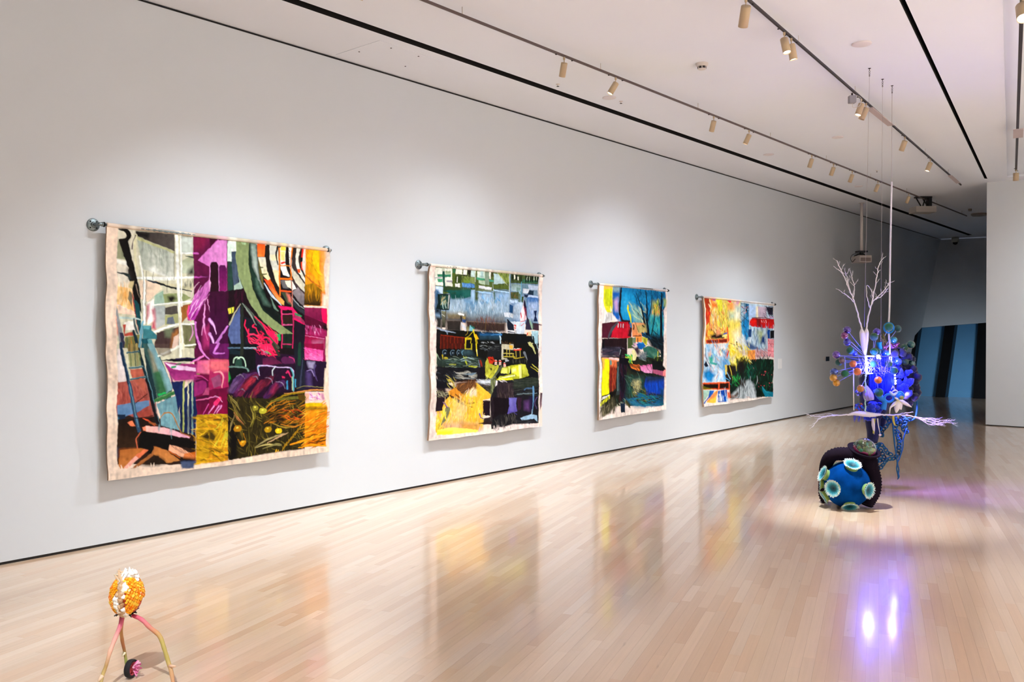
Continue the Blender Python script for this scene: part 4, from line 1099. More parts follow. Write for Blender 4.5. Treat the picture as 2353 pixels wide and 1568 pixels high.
B(['1c2418','141c14'], 1510,240,1560,340, 6, 90, 100, 30, 3, .9); P('dce0d0', [1555,250, 1582,255, 1580,335, 1560,330]); P('dce0d0', [1620,280, 1645,285, 1640,355, 1622,350]); P('1c241c', [1585,250, 1620,255, 1618,350, 1585,340]); P('303c20', [1650,250, 1705,240, 1700,390, 1655,370])
P('3c6c50', [1705,330, 1980,350, 1980,400, 1705,400]); 
for x in (1760,1800,1850,1880,1930,1965): P('10180f', [x,260, x+24,262, x+22,390, x,380])
for x in (1785,1830,1910,1950): P('c8d4c0', [x,290, x+10,290, x+10,350, x,348])
P('8ca49c', [1505,410, 1700,430, 1690,560, 1510,540], 'acc4cc'); P('58846c', [1605,480, 1680,490, 1650,560, 1600,540], al=.6); P('9cc4d0', [1630,540, 1670,540, 1670,590, 1635,590]); P('4c5430', [1500,560, 1640,560, 1640,690, 1500,680]); B(['4c5c34','7c5c34','5c6c44'], 1500,550,1700,720, 26, 88, 60, 30, 10, .6)
P('7090a0', [1705,420, 1900,430, 1900,520, 1705,500]); P('bccce0', [1810,430, 2000,450, 1990,530, 1830,520]); P('d4dce4', [1720,500, 1835,510, 1830,595, 1722,580]); P('24384c', [1835,530, 1920,540, 1915,625, 1800,610]); S('54a0bc', [1695,380, 1685,700], 18); P('445c34', [1640,600, 1680,600, 1670,770, 1640,760], al=.7); P('3c5428', [1700,640, 1740,640, 1730,750, 1700,740])
# teal-green middle
P('c0d4ec', [155,455, 285,465, 285,600, 155,520]); P('3c4c28', [285,460, 640,480, 640,560, 300,560], '2c4c34'); P('1e5c54', [320,530, 780,520, 780,640, 620,700, 430,690, 420,600]); P('145048', [430,590, 620,590, 610,695, 435,680], soft=4); P('2c6c64', [620,490, 780,500, 780,660, 640,640], al=.7, soft=4); P('2c4c34', [440,560, 520,560, 520,600, 440,600], al=.5)
P('a0c0dc', [785,520, 855,520, 850,740, 785,740]); P('4c5c38', [855,540, 920,560, 915,780, 860,790], soft=3); P('3c5c34', [1185,560, 1225,560, 1220,760, 1190,750], soft=3)
# icy panes
P('94acc0', [420,700, 660,690, 680,960, 420,930], 'a4b8c4', soft=4); P('a0b8d0', [915,600, 1190,600, 1190,960, 920,960], '8ca8b8', soft=3); P('98b8d8', [1225,580, 1470,590, 1470,920, 1200,960], '9cb4c4', soft=3); P('6c9cc4', [680,700, 910,740, 910,1000, 690,960], '7c98a8', soft=6)
B(['c4d4e0','7c98b0','b0c8dc','5c7c98','94b0c8','d0dce4'], 420,700,1480,1000, 230, 85, 130, 18, 14, .55); B(['5ca4d4','4c94cc','a8d0ec'], 950,620,1400,760, 26, 80, 90, 30, 30, .6)
S('c8d4d8', [1182,400, 1185,760, 1185,900], 7); B(['2c3c4c','3c4c5c'], 900,640,1190,960, 20, 85, 90, 8, 20, .7)
P('203c54', [150,540, 200,540, 220,960, 155,960], '44607c', soft=5); P('3c6c98', [150,520, 200,530, 210,640, 155,620], soft=4)
# sign on posts
P('12241f', [190,590, 420,600, 405,880, 280,890, 175,860, 200,760]); P('2c5448', [230,620, 400,620, 390,860, 250,860], '1c3c38'); B(['b4a878','90a08c','c8c098'], 260,640,340,790, 26, 120, 60, 14, 20, .85); S('c8ccc8', [395,620, 380,850], [24,8,16]); S('a0b8b8', [280,760, 300,860], [30,14]); S('98b0a8', [330,780, 345,850], 20)
P('7c7c64', [265,900, 340,910, 330,1200, 265,1200], '2c2c24'); S('101418', [250,880, 250,1060, 265,1280], [26,20,10]); S('14181a', [345,880, 342,1060, 340,1260], [20,18,14]); S('d8dcd8', [270,960, 320,1000], 8); P('1a2228', [170,860, 240,860, 250,960, 160,930], soft=4)
# far bank
P('8c8468', [350,930, 700,940, 700,1080, 350,1080], '5c4c3c', soft=6); P('7c7868', [690,990, 1400,1000, 1400,1120, 690,1080], '5c4840', soft=10, al=.8); P('2c2c28', [160,1000, 260,1020, 260,1220, 165,1210], soft=4); P('38302c', [340,1060, 620,1060, 620,1280, 350,1260], '2c2a28', soft=4)
P('46362f', [690,1070, 1420,1110, 1420,1280, 1100,1300, 700,1220], '38282a', soft=5); B(['7c4838','8c5844','603830'], 850,1020,1230,1130, 40, 80, 90, 16, 20, .7); B(['5c4c34','2c2420','4c3c30'], 700,1080,1400,1260, 40, 85, 90, 30, 15, .4); S('6c5430', [1060,1040, 1055,1240], 24, al=.7)
P('f0f0ec', [555,940, 600,935, 670,960, 660,990, 620,975, 570,975]); P('1c1c20', [600,980, 625,1000, 630,1100, 610,1100]); P('304c7c', [625,1060, 700,1060, 690,1120, 640,1110]); P('b89c44', [640,1010, 700,1000, 680,1060], al=.7); P('d0d4dc', [610,1100, 690,1180, 710,1290, 700,1300, 660,1220, 620,1160]); S('c4c8cc', [610,1110, 605,1350], 7)
P('6c7458', [700,1180, 760,1180, 760,1300, 710,1280], al=.7); P('7cbcc8', [765,1155, 850,1220, 790,1310, 765,1290]); P('2c6c5c', [780,1150, 860,1200, 840,1225, 790,1180])
# right side flags
P('b0c4d8', [1480,700, 1740,760, 1730,1100, 1550,1060, 1480,960], '98acc0'); P('24507c', [1480,780, 1550,800, 1545,940, 1480,930]); P('2c6ca8', [1490,750, 1640,760, 1540,800], al=.7, soft=4); P('c0d8f0', [1485,705, 1560,715, 1560,760, 1490,750]); P('c0d8f0', [1575,710, 1625,715, 1620,760, 1578,755]); B(['c8d8e4','94acc4'], 1560,780,1730,1060, 20, 80, 120, 24, 10, .5)
P('d8e0e8', [1380,930, 1490,930, 1490,1020, 1400,1010]); P('dce4e8', [1500,950, 1560,955, 1555,1025, 1500,1010]); P('5c78a0', [1560,1040, 1700,1050, 1680,1110, 1540,1100], soft=4, al=.6)
P('ccd8e4', [1500,1095, 1770,1090, 1755,1340, 1610,1340, 1560,1160]); P('1e2434', [1440,1040, 1560,1150, 1580,1290, 1450,1240, 1435,1100]); P('3c3c48', [1450,1240, 1590,1290, 1610,1390, 1450,1380]); S('d8dce0', [1455,1255, 1570,1270], [20,34]); S('c8ccd0', [1455,1295, 1570,1310], [26,34]); P('c8584c', [1570,1140, 1615,1150, 1600,1240, 1575,1230]); S('e8e0e0', [1570,1180, 1605,1190], 14); S('e8e0e0', [1570,1220, 1605,1230], 12); P('b0b4b8', [1590,1240, 1620,1250, 1615,1390, 1585,1370]); S('b8c4d0', [1440,1030, 1435,1200, 1430,1430], [7,10,6])
P('e4d8dc', [1740,690, 1780,840, 1805,1000, 1800,1050, 1680,1110, 1680,960, 1730,800]); P('241c38', [1745,680, 1770,740, 1800,880, 1820,1060, 1790,1010, 1740,800]); S('c82840', [1745,830, 1770,960, 1760,1060], [12,18,12]); S('c82838', [1690,940, 1705,1000, 1700,1040], [26,24,8]); S('b82844', [1775,850, 1800,980], [10,12]); S('c03048', [1690,1090, 1770,1080], 14); S('c83040', [1700,1160, 1750,1130], 14); S('c8ccd8', [1740,690, 1752,640], 8)
P('3c70b0', [1800,620, 2010,650, 2010,900, 1820,1000, 1800,800], '7c9cc0', soft=4); P('b4c8e4', [1830,760, 1990,760, 2000,1050, 1840,1060], 'a8b8d0', soft=5); B(['dce8f4','6c90c0','a4c0e4'], 1820,740,2000,1060, 36, 87, 130, 20, 8, .6); P('1c2c54', [1930,900, 1985,900, 1970,1000, 2000,1090, 1920,1090, 1950,990]); P('c0d4f0', [1800,630, 1830,610, 2010,640, 2010,670, 1800,650]); P('24304c', [1740,600, 1830,620, 1800,660, 1750,650])
P('342c40', [1800,1000, 1840,1060, 1900,1240, 1770,1240]); P('44303c', [1900,1110, 2070,1150, 2060,1260, 1900,1240]); S('8cac94', [1850,1060, 1880,1160, 1900,1240], [30,60,20]); S('3c5c4c', [1890,1040, 1920,1200], [8,20])
# dark yard, upper
P('14140f', [165,1230, 2030,1330, 2030,1568, 165,1568]); S('98a8bc', [160,1200, 260,1240, 380,1270, 520,1300], [14,34,30,10]); S('7c8ca4', [360,1260, 370,1320], 20); P('241c18', [160,1280, 260,1290, 260,1568, 160,1568])
P('4c180c', [250,1330, 690,1380, 690,1568, 250,1568]); 
for x in (250,310,370,430,500,560,640): S('8c2c14', [x,1330+x*.08, x,1568], 10)
S('9c3414', [250,1330, 460,1360, 690,1385], 12)
P('182c3c', [900,1270, 1340,1300, 1330,1360, 940,1370]); P('1c5484', [960,1300, 1350,1310, 1340,1350, 960,1345], 'b'*0 or '2c6ca0', soft=3); S('4c94cc', [1160,1340, 1250,1320, 1350,1330], [8,14,20]); P('2c4858', [940,1350, 1310,1350, 1310,1410, 950,1410], soft=4); S('b8d0d8', [1315,1350, 1325,1420, 1320,1568], [26,36,14]); S('b0c4c8', [1250,1270, 1330,1300], [10,22]); B(['b0bcc0','586870'], 990,1250,1250,1300, 20, 60, 26, 8, 40)
B(['d8dce0','9ca4a8'], 975,1460,1230,1490, 18, 20, 26, 12, 40); B(['b8bcc0','808488'], 975,1540,1240,1560, 18, 0, 30, 12, 10)
P('c0a820', [690,1380, 800,1380, 810,1420, 710,1420, 720,1568, 690,1568]); S('e8d41c', [700,1390, 705,1568], 14); S('e0cc20', [800,1390, 795,1480, 808,1568], 12); S('c8b424', [710,1400, 800,1405], 20); S('d4c424', [720,1380, 780,1330, 850,1240], [8,10,16]); P('e8b41c', [870,1320, 900,1330, 940,1400, 890,1420, 870,1380]); S('e8d420', [830,1240, 880,1420, 900,1568], [26,14,16]); S('e4d020', [900,1400, 925,1568], [10,12]); S('a89430', [700,1340, 730,1300, 730,1200], 10)
P('ece8dc', [1340,1500, 1560,1500, 1560,1568, 1340,1568]); P('e8b43c', [1480,1480, 1550,1500, 1560,1568, 1490,1568]); B(['6c4c34','584838'], 1340,1450,1580,1500, 18, 60, 50, 10, 40, .8)
P('101418', [1610,1350, 1880,1340, 1930,1440, 1930,1568, 1600,1568]); P('e8c89c', [1800,1290, 1860,1270, 1880,1350, 1800,1350]); P('d83c2c', [1795,1290, 1820,1300, 1815,1340, 1800,1330]); P('acd0d8', [1880,1260, 2010,1260, 2010,1310, 1980,1568, 1900,1400]); P('9cc0cc', [1920,1310, 2010,1290, 2000,1568, 1960,1568]); P('d4cc9c', [1820,1470, 1930,1480, 1900,1568, 1840,1568]); P('182018', [1900,1350, 1930,1360, 1960,1568, 1925,1568])
# ---- lower half
p.view(980, 790, 7.127)
P('141410', [150,0, 1830,0, 1830,620, 150,620]); P('4c180c', [220,0, 620,0, 620,80, 225,85]); 
for x in (225,285,340,420,480,560): S('8c2c14', [x,0, x,80], 9)
P('b0a420', [620,0, 645,0, 640,75, 720,80, 730,0, 745,0, 740,100, 625,95]); S('e4d020', [810,0, 815,110, 825,200], [22,26,24]); S('ece8c0', [822,100, 820,170], 12)
B(['9ca4a0','6c7478'], 880,20,1180,120, 36, 0, 40, 9, 8, .8); P('24262a', [1100,0, 1220,0, 1220,260, 980,220, 1000,120], al=.6)
for cx_, r_ in ((300,44), (428,46), (525,34)):
    S('1c2c38', [cx_-4,150, cx_+4,152], r_*2); S('7c98ac', [cx_-r_*.6,190, cx_-r_*.9,150, cx_-r_*.5,112, cx_,102, cx_+r_*.6,115], [6,8,6]); S('0c1014', [cx_-3,150, cx_+4,152], r_*1.1); S('90a0ac', [cx_-2,158, cx_+3,155], r_*.5)
P('3c5860', [570,110, 720,110, 800,220, 590,210], 'a'*0 or '1c2428', soft=5); S('547888', [590,180, 575,140, 610,105], [20,30,14])
S('a4c0a8', [155,160, 200,250, 270,360], [10,16,6]); P('b0cc9c', [148,160, 160,160, 155,350, 145,350]); S('446454', [150,380, 190,290, 240,280], [20,14,8])
S('c8b424', [255,190, 260,250], 26); S('d4c42c', [300,240, 330,240], 46); S('b8c43c', [270,380, 290,340, 320,310, 325,350], [14,30,30,12]); 
P('34443c', [150,250, 820,230, 960,300, 960,420, 480,420, 160,400], '1c201c', soft=6); B(['5c7474','2c342c','88a0a0','4c6c5c','141810','a8b8a4'], 340,230,860,420, 70, 5, 120, 12, 20, .6); S('a8c4c8', [550,260, 650,230, 770,250], [8,12,8]); S('90acac', [560,290, 640,280, 720,300], [8,14,8]); S('b0bc34', [640,290, 660,340], [30,20]); S('a8b034', [690,370, 820,380], 24); S('8c943c', [370,340, 470,345], [16,26]); B(['b8c040','8c9c30'], 600,210,660,260, 6, 60, 50, 14, 30)
S('9c2c18', [880,270, 900,330, 910,370], [20,34,16]); S('5c1c14', [860,260, 890,380], 14); S('7c889c', [850,270, 880,400], 12)
P('18171c', [140,380, 830,400, 820,620, 380,640, 140,700]); B(['24242c','101014','3c4048'], 150,400,500,640, 36, 20, 120, 26, 30, .7); B(['8c8c80','b4b4a8','c8c4b8','5c6060','98a4a8'], 490,460,820,590, 60, 3, 110, 16, 14, .8); S('6c8494', [640,500, 740,500, 800,480], [16,40,16])
P('1c161c', [820,380, 960,390, 960,600, 830,580]); P('c4ccd4', [820,600, 1050,590, 1080,640, 1060,690, 900,680], soft=3); B(['e0e4e8','a8b4c0'], 860,600,1040,680, 16, 30, 90, 18, 20, .7)
# bulldozer
P('a4a438', [960,320, 990,240, 1050,330, 1130,370, 1170,340, 1180,380, 1110,520, 1050,580, 960,520], 'c8c840', [960,300, 1050,520]); B(['dce058','8c8c30','e8e88c'], 970,380,1130,560, 20, 100, 100, 22, 30, .7); P('b03018', [1000,220, 1080,215, 1110,280, 1080,330, 1020,330], 'c83c1c'); S('4c1410', [1040,250, 1080,270], 16); S('b0a450', [985,240, 1060,410], [12,6]); P('241c1c', [1030,400, 1070,410, 1060,440])
for x, y in ((1130,290), (1200,290), (1273,330)): P('e8d8c8', [x-14,y-20, x+14,y-20, x+20,y+60, x-20,y+60]); S('d8402c', [x-14,y, x+16,y], 22); S('d8402c', [x-16,y+40, x+18,y+40], 10)
P('c8c4ac', [1220,10, 1420,10, 1420,100, 1440,260, 1220,260]); P('1c1c18', [1250,90, 1600,120, 1600,320, 1400,330, 1300,240, 1250,240]); 
for x in (1305,1350,1460,1530): S('d4c050', [x,90, x,220], 12)
S('d4c868', [1250,160, 1420,165], 16); S('b8ac44', [1250,215, 1440,215], 18); P('f0c048', [1340,20, 1410,40, 1400,90, 1350,80]); S('b0a030', [1410,190, 1440,240, 1600,220], [30,24,12]); S('d84434', [1430,105, 1540,95], [26,44]); S('ece0d8', [1430,90, 1520,85], 12); B(['4c4c40','6c6c5c','2c2c24'], 1400,240,1640,330, 20, 90, 70, 20, 8, .7)
S('b8c0cc', [1290,280, 1330,280], [40,20]); S('1c2024', [1290,320, 1350,310], 30)
P('b0b430', [1220,400, 1370,360, 1560,330, 1680,520, 1560,570, 1200,600, 1140,600, 1200,520]); P('e4e034', [1380,400, 1520,350, 1540,560, 1440,500, 1390,480], 'f0ec50'); P('ecec9c', [1500,350, 1550,350, 1560,560, 1520,570]); P('c8cc48', [1560,340, 1620,340, 1670,520, 1580,500]); P('ece8b0', [1190,560, 1440,510, 1440,530, 1180,580]); P('f0e81c', [1140,585, 1230,560, 1400,580, 1430,600, 1250,600]); P('202024', [1190,480, 1340,500, 1380,400, 1380,500, 1250,530, 1180,520]); P('e8ec74', [1230,400, 1320,400, 1310,490, 1220,490]); P('181c14', [1610,330, 1640,330, 1700,520, 1680,520]); S('d4e088', [1340,380, 1350,480], [24,14]); P('e8e4a8', [1400,420, 1450,410, 1460,450, 1400,470], soft=3)
S('5c6450', [1220,380, 1130,500, 1080,580], [60,54,40]); S('90986c', [1110,540, 1060,580], [20,40]); P('6c7450', [1050,580, 1130,580, 1130,900, 1050,920]); B(['8c9468','4c5438'], 1050,590,1130,900, 16, 88, 120, 20, 6, .8)
P('14141c', [1650,180, 1830,170, 1830,700, 1690,620, 1700,500, 1640,340]); S('d8d058', [1720,340, 1850,440], [14,24]); S('c0b438', [1700,380, 1840,470], [10,18]); S('c8c888', [1690,0, 1740,60, 1780,160], [80,50,30]); S('8ca0a4', [1800,0, 1830,100], [40,20]); S('98a0a8', [1600,150, 1640,260], [60,20], al=.6)
# black loader at the lower right
P('2a2424', [820,640, 1060,680, 1060,850, 830,840], 'c'*0 or '3c4028', soft=3); B(['5c4c50','3c3830','54583c','7c6c6c'], 830,650,1050,840, 40, 15, 110, 20, 30, .6); P('7c8444', [840,800, 1050,810, 1050,850, 840,850], soft=5, al=.7)
P('1e1c22', [1130,620, 1830,560, 1830,1300, 1450,1340, 1050,1400, 1050,900]); P('382e34', [1140,640, 1420,640, 1420,880, 1150,940], '302428'); B(['4c3c44','282024','5c5048'], 1140,640,1420,900, 36, 88, 120, 30, 8, .5); P('343c30', [1420,600, 1820,560, 1820,700, 1420,740], soft=4); B(['3c443c','24282c','50584c'], 1420,580,1800,860, 36, 0, 200, 18, 5, .6)
P('e0d8dc', [1130,600, 1160,610, 1150,680, 1120,700]); B(['dcd4d8','c4bcc4'], 1200,595,1310,620, 8, 40, 60, 12, 20)
S('6c7c80', [1480,830, 1650,820, 1800,810], [16,20,16]); S('4c6c8c', [1600,760, 1640,730, 1720,730], [24,20,30]); S('6490b4', [1740,710, 1745,800, 1740,1000, 1720,1160], [44,50,30,20]); P('9cbcd4', [1530,1220, 1700,1160, 1800,1170, 1815,1290, 1760,1230, 1560,1265]); S('b0cce0', [1720,1080, 1718,1160], 16)
P('241420', [915,930, 1050,940, 1040,1180, 930,1170]); S('7c6c4c', [950,930, 1050,935], 12); P('180c14', [1100,880, 1340,900, 1340,1160, 1200,1150, 1130,1200, 1050,1240, 1060,1000]); P('1a1018', [1200,900, 1340,900, 1330,1150, 1180,1150]); S('2c2028', [1070,900, 1090,1060, 1060,1240], [50,70,50]); 
P('6c68b0', [1340,890, 1475,885, 1455,980, 1480,1110, 1310,1150, 1345,1020], '5c50a0'); P('8c84c8', [1360,900, 1400,900, 1400,1100, 1370,1080], al=.5, soft=5); S('4c4488', [1330,1150, 1400,1120, 1470,1160], 14)
P('341c30', [1475,880, 1560,890, 1540,1080, 1490,1100]); P('5c3c70', [1600,950, 1680,930, 1680,1100, 1600,1080], soft=6); S('3c2c50', [1800,880, 1760,960, 1790,1060], [30,26,20]); S('6c5c90', [1810,870, 1770,960, 1800,1060], 8); P('281c40', [1680,880, 1730,880, 1720,1100, 1690,1100], soft=5)
P('382c30', [860,1240, 1060,1200, 1060,1320, 860,1330], '28201c'); B(['4c4848','302c2c','605c54','242020'], 1050,1180,1480,1400, 50, 80, 130, 26, 15, .7); B(['2c2c30','484c50'], 1450,1260,1800,1310, 20, 5, 120, 20, 10, .7)
P('ecdcd0', [860,1340, 1050,1330, 1060,1430, 870,1440]); P('b08c98', [870,1340, 930,1335, 920,1410, 875,1415], soft=5); P('ecdcd8', [1140,1360, 1240,1370, 1400,1330, 1870,1310, 1870,1460, 1080,1460], soft=2); B(['ecdcd8','4c4844'], 1060,1350,1560,1400, 30, 85, 70, 16, 12)
# yellow field and bent figure
P('f0c040', [150,780, 820,640, 1050,830, 1050,900, 930,920, 915,1160, 930,1240, 860,1400, 150,1470], 'e8b038'); P('2a1c24', [145,700, 300,700, 370,860, 290,960, 260,1100, 145,1120]); P('18141c', [140,600, 340,640, 470,740, 460,765, 330,740, 140,720])
B(['8c8c6c','3c342c','b4b090'], 150,740,350,870, 26, 30, 90, 20, 40, .8); P('c8b4a8', [310,740, 400,740, 360,790, 320,780], soft=3)
S('c8a838', [360,590, 430,650, 470,740], [20,30,16]); B(['a8a854','d0c060','4c4c38'], 340,560,470,720, 14, 50, 110, 14, 15)
P('5c3c24', [480,640, 800,590, 820,700, 640,800, 560,850, 480,760], '7c5430', soft=4); B(['8c5c34','3c2418','a8743c','5c3820'], 420,630,820,820, 50, 130, 110, 20, 25, .7); P('f0d8b4', [670,800, 760,720, 820,760, 820,860, 700,850], soft=3); B(['e8d0ac','f0dcc0','a87c50'], 620,760,800,860, 26, 120, 80, 12, 14, .9)
P('d08c2c', [360,780, 470,720, 620,860, 780,960, 720,1000, 560,960, 400,900]); S('4c2c1c', [380,850, 500,930, 640,1010, 750,1040], [20,60,34,14]); S('7c4c20', [470,830, 600,930, 700,980, 800,960], [16,40,30,26]); S('e0a03c', [540,860, 660,940, 760,960], [24,26,14]); S('2c1c18', [760,975, 825,965], 22)
B(['f4d04c','f0b438','ecd890','e8c070','f4dc80','f0c890'], 300,900,920,1380, 150, 100, 150, 36, 20, .6); P('ecd4a0', [500,960, 640,1060, 560,1300, 480,1200], soft=14, al=.6); B(['e8b838','f4c83c'], 640,860,920,1300, 50, 100, 160, 40, 12, .7)
S('7c7c58', [350,1080, 300,1240, 200,1390], [110,70,12]); S('5c3c6c', [300,980, 340,1050], [30,16]); S('b088b0', [270,960, 350,1040], 12); B(['b48cb8','d0a0c8','8c4c8c'], 140,1130,250,1260, 12, 80, 70, 12, 25, .9); B(['f4f03c','f0e050','ecec9c','e8c83c'], 130,1140,330,1400, 40, 105, 110, 20, 20, .8)
P('d8a898', [280,1330, 560,1300, 840,1330, 840,1380, 300,1390], soft=8, al=.8); P('d8a050', [560,1310, 860,1310, 860,1430, 720,1430, 600,1390], soft=4); P('ecec70', [180,1420, 420,1370, 840,1410, 840,1440, 180,1510], 'f0f060'); P('f4f028', [180,1440, 440,1430, 400,1480, 190,1500], soft=4); S('5c4c88', [875,1150, 890,1210, 930,1230], [26,16,20]); S('8c7cc8', [880,1150, 890,1200], 12)
for x in (515,540,590,610): S('a09058', [x,1050, x+2,1440], 4, al=.6)
S('342024', [860,1310, 960,1300, 1060,1290], [8,30,40])
C_ = 'ecdcd2'
P(C_, [40,-200, 148,-200, 148,340, 138,420, 140,800, 140,1120, 130,1140, 120,1300, 150,1440, 180,1510, 900,1450, 1870,1390, 1870,1560, 40,1568], soft=1.2)
B([C_, 'c4c4c8'], 120,340,155,900, 16, 90, 60, 12, 8, .8); P(C_, [1832,-300, 1900,-300, 1900,800, 1850,800, 1830,600, 1840,200], soft=1.2); P(C_, [1835,900, 1850,900, 1850,1400, 1830,1320], soft=1.2); P(C_, [1890,800, 1910,800, 1900,1400, 1885,1400]); P('4c3840', [1852,805, 1892,810, 1885,1000, 1850,1100], '8c7078'); B(['4c4448'], 1820,150,1850,560, 8, 90, 70, 12, 6, .7)
p.view(980, 600, 7.841)
P(C_, [30,0, 150,90, 140,300, 150,460, 130,620, 150,900, 160,1300, 160,1568, 40,1568], soft=1.2); P(C_, [100,20, 2100,250, 2100,290, 1700,240, 1480,205, 1200,190, 860,160, 780,130, 600,100, 140,90], soft=1.2)
for x, y in ((265,70), (470,85), (765,118), (1050,155), (1150,165), (1520,215), (1680,235), (1790,262)): B(['3c4c2c','54603c'], x,y,x+50,y+30, 5, 90, 40, 24, 10, .8)
P(C_, [2010,280, 2110,290, 2110,1130, 2070,1140, 2010,1090, 2040,800, 2000,560], soft=3); P(C_, [2030,1270, 2100,1260, 2100,1568, 2040,1568, 2010,1400], soft=2); B(['6c7c9c','a0a8b8'], 1995,500,2025,900, 12, 88, 90, 16, 8, .6); B(['3c4c54','8c98a8'], 135,560,165,1200, 16, 88, 90, 16, 6, .6)
p.finish(); paint2 = p
# ------------------------------------------------------------------ picture 3: red house, blue trees
p = Paint(9.345, 11.06, 2.215, 2.195, 0.455, 0.48, 250, 300, 'ecdcd2', 33); p.start()
P, S, B = p.P, p.S, p.B
p.view(1340, 630, 4.48)
P('1c88b8', [370,120, 860,190, 860,720, 370,520], '1478a8'); P('2a2c20', [180,850, 850,850, 840,1360, 180,1360])
P('d8d428', [205,110, 300,110, 297,400, 240,400, 208,330], 'e0dc30'); P('f0c050', [208,110, 300,110, 298,150, 208,155]); P('b4c41c', [222,155, 285,155, 282,330, 225,330], al=.7); B(['ece070','f0ecb8'], 210,360,330,480, 14, 60, 80, 22, 20, .8)
P('3c6c94', [298,110, 375,120, 372,420, 350,470, 300,420], '3474b0', tex=.3); P('1c5ca8', [300,190, 365,190, 360,220, 300,240], soft=4); P('c8a0c8', [310,280, 350,250, 360,380, 330,380], soft=6); P('1c64b4', [300,380, 380,440, 360,490, 300,430], soft=4); P('b0c4b8', [300,130, 370,130, 368,180, 300,180], soft=4, al=.6)
P('1c9cd0', [395,150, 540,160, 520,330, 450,480, 390,470], al=.8, soft=6); P('3cacd4', [410,240, 450,260, 440,400, 400,420], soft=6, al=.6); S('1a1c24', [388,125, 375,300, 372,400, 400,500], [26,34,30,30]); P('104c78', [400,130, 860,200, 850,260, 400,180], soft=8, al=.6)
B(['0c4c74','1464a0','145c7c','1c88b0','0c3c5c'], 520,170,850,560, 120, 92, 120, 26, 25, .5)
P('8cb4a4', [470,300, 560,350, 640,540, 520,500], soft=8, al=.8); B(['a8c4a8','6cac9c','c8d0a8'], 480,330,640,520, 24, 60, 80, 20, 25, .7); S('d8d820', [455,325, 455,370, 475,430, 485,500], [20,26,34,14]); S('e0b040', [458,330, 462,350], 10)
P('c8c844', [700,290, 770,280, 760,430, 700,420], soft=8, al=.85); P('e89c54', [740,370, 800,370, 790,420, 740,415], soft=6); B(['f0e04c','a8c848','e8a04c'], 700,280,800,420, 24, 88, 50, 18, 10, .8); P('3cb8b8', [680,440, 800,430, 800,600, 690,620], soft=10, al=.7); B(['2c9c9c','5cb8a8','0c4454','147c90'], 660,440,830,660, 60, 88, 90, 18, 14, .6)
for q, w_ in (([545,200, 590,340, 620,480, 660,660], [8,16,30,30]), ([640,180, 650,340, 650,480, 670,640], [12,20,34,40]), ([700,220, 690,340, 660,480], [10,14,14]), ([800,200, 795,400, 800,600, 810,900], [20,40,50,60]), ([720,340, 725,460, 700,620], [8,14,20]),
             ([510,360, 580,430, 640,520], [3,6,10]), ([600,260, 600,360, 640,480], [5,8,12]), ([760,260, 790,360], [6,12]), ([560,400, 620,560, 680,640], [4,6,10]), ([830,300, 815,420], [6,12])):
    S('0c1c28', q, w_)
B(['0c1c28','143040'], 540,180,860,420, 60, 80, 90, 5, 40, .8); P('101c24', [640,620, 830,640, 830,820, 700,760], soft=6); B(['101c24','1c3c48'], 640,600,840,800, 30, 50, 90, 14, 40, .7)
# houses
P('e8e4e0', [180,400, 290,400, 350,480, 190,510], soft=2); 
for x in range(7): S('4c4c48', [225+x*10,500-x*4, 235+x*9,430-x*6, 215+x*14,370+x*6], [5,4,2])
P('4c1c28', [192,505, 470,480, 470,520, 440,660, 190,660], '581c30'); P('c01830', [340,495, 450,490, 490,650, 440,665, 280,655, 300,560]); P('a81428', [350,500, 440,500, 440,560, 345,560]); S('dce4e8', [355,515, 352,545], 12); S('c4d4dc', [380,515, 378,545], 10); S('d0d8dc', [405,515, 404,550], 10); S('4c4c54', [350,500, 290,570, 245,680], [20,40,12]); S('301418', [400,480, 470,490], 20)
P('3c1c20', [450,530, 495,560, 490,650, 450,640]); P('c42438', [430,510, 480,520, 455,640], al=.6)
P('e0a070', [490,500, 620,500, 640,560, 600,640, 500,650], 'e89058'); P('b0a060', [540,530, 640,520, 650,600, 560,610], 'c8b878', soft=3); P('f09848', [525,640, 600,630, 600,700, 530,700]); S('301820', [513,525, 513,570], 18); S('2c1418', [556,660, 556,710], 14); S('2c3038', [520,490, 570,600], 7); S('1c2830', [605,530, 625,545], 14); P('c0c040', [600,650, 660,650, 650,740, 605,700]); S('3c2c1c', [632,670, 632,710], 12); P('1c4c6c', [595,600, 700,660, 690,680, 600,640]); S('1c2c34', [600,600, 690,680, 760,740], [8,14,26]); S('4c3020', [510,640, 590,635], 10)
P('2a181c', [190,665, 445,660, 445,860, 380,870, 350,800, 190,770]); P('3c3c4c', [185,760, 380,760, 390,860, 190,850], '34303c', soft=5); S('101014', [210,690, 205,760], 26); B(['4c4c60','24202c','5c4454'], 190,760,400,860, 26, 5, 100, 18, 15, .6); P('4c5c34', [450,660, 500,650, 520,760, 450,770]); P('788c70', [500,660, 535,650, 530,740, 500,740]); B(['dca4c8','e8b8d8'], 510,715,560,745, 6, 20, 40, 14, 20)
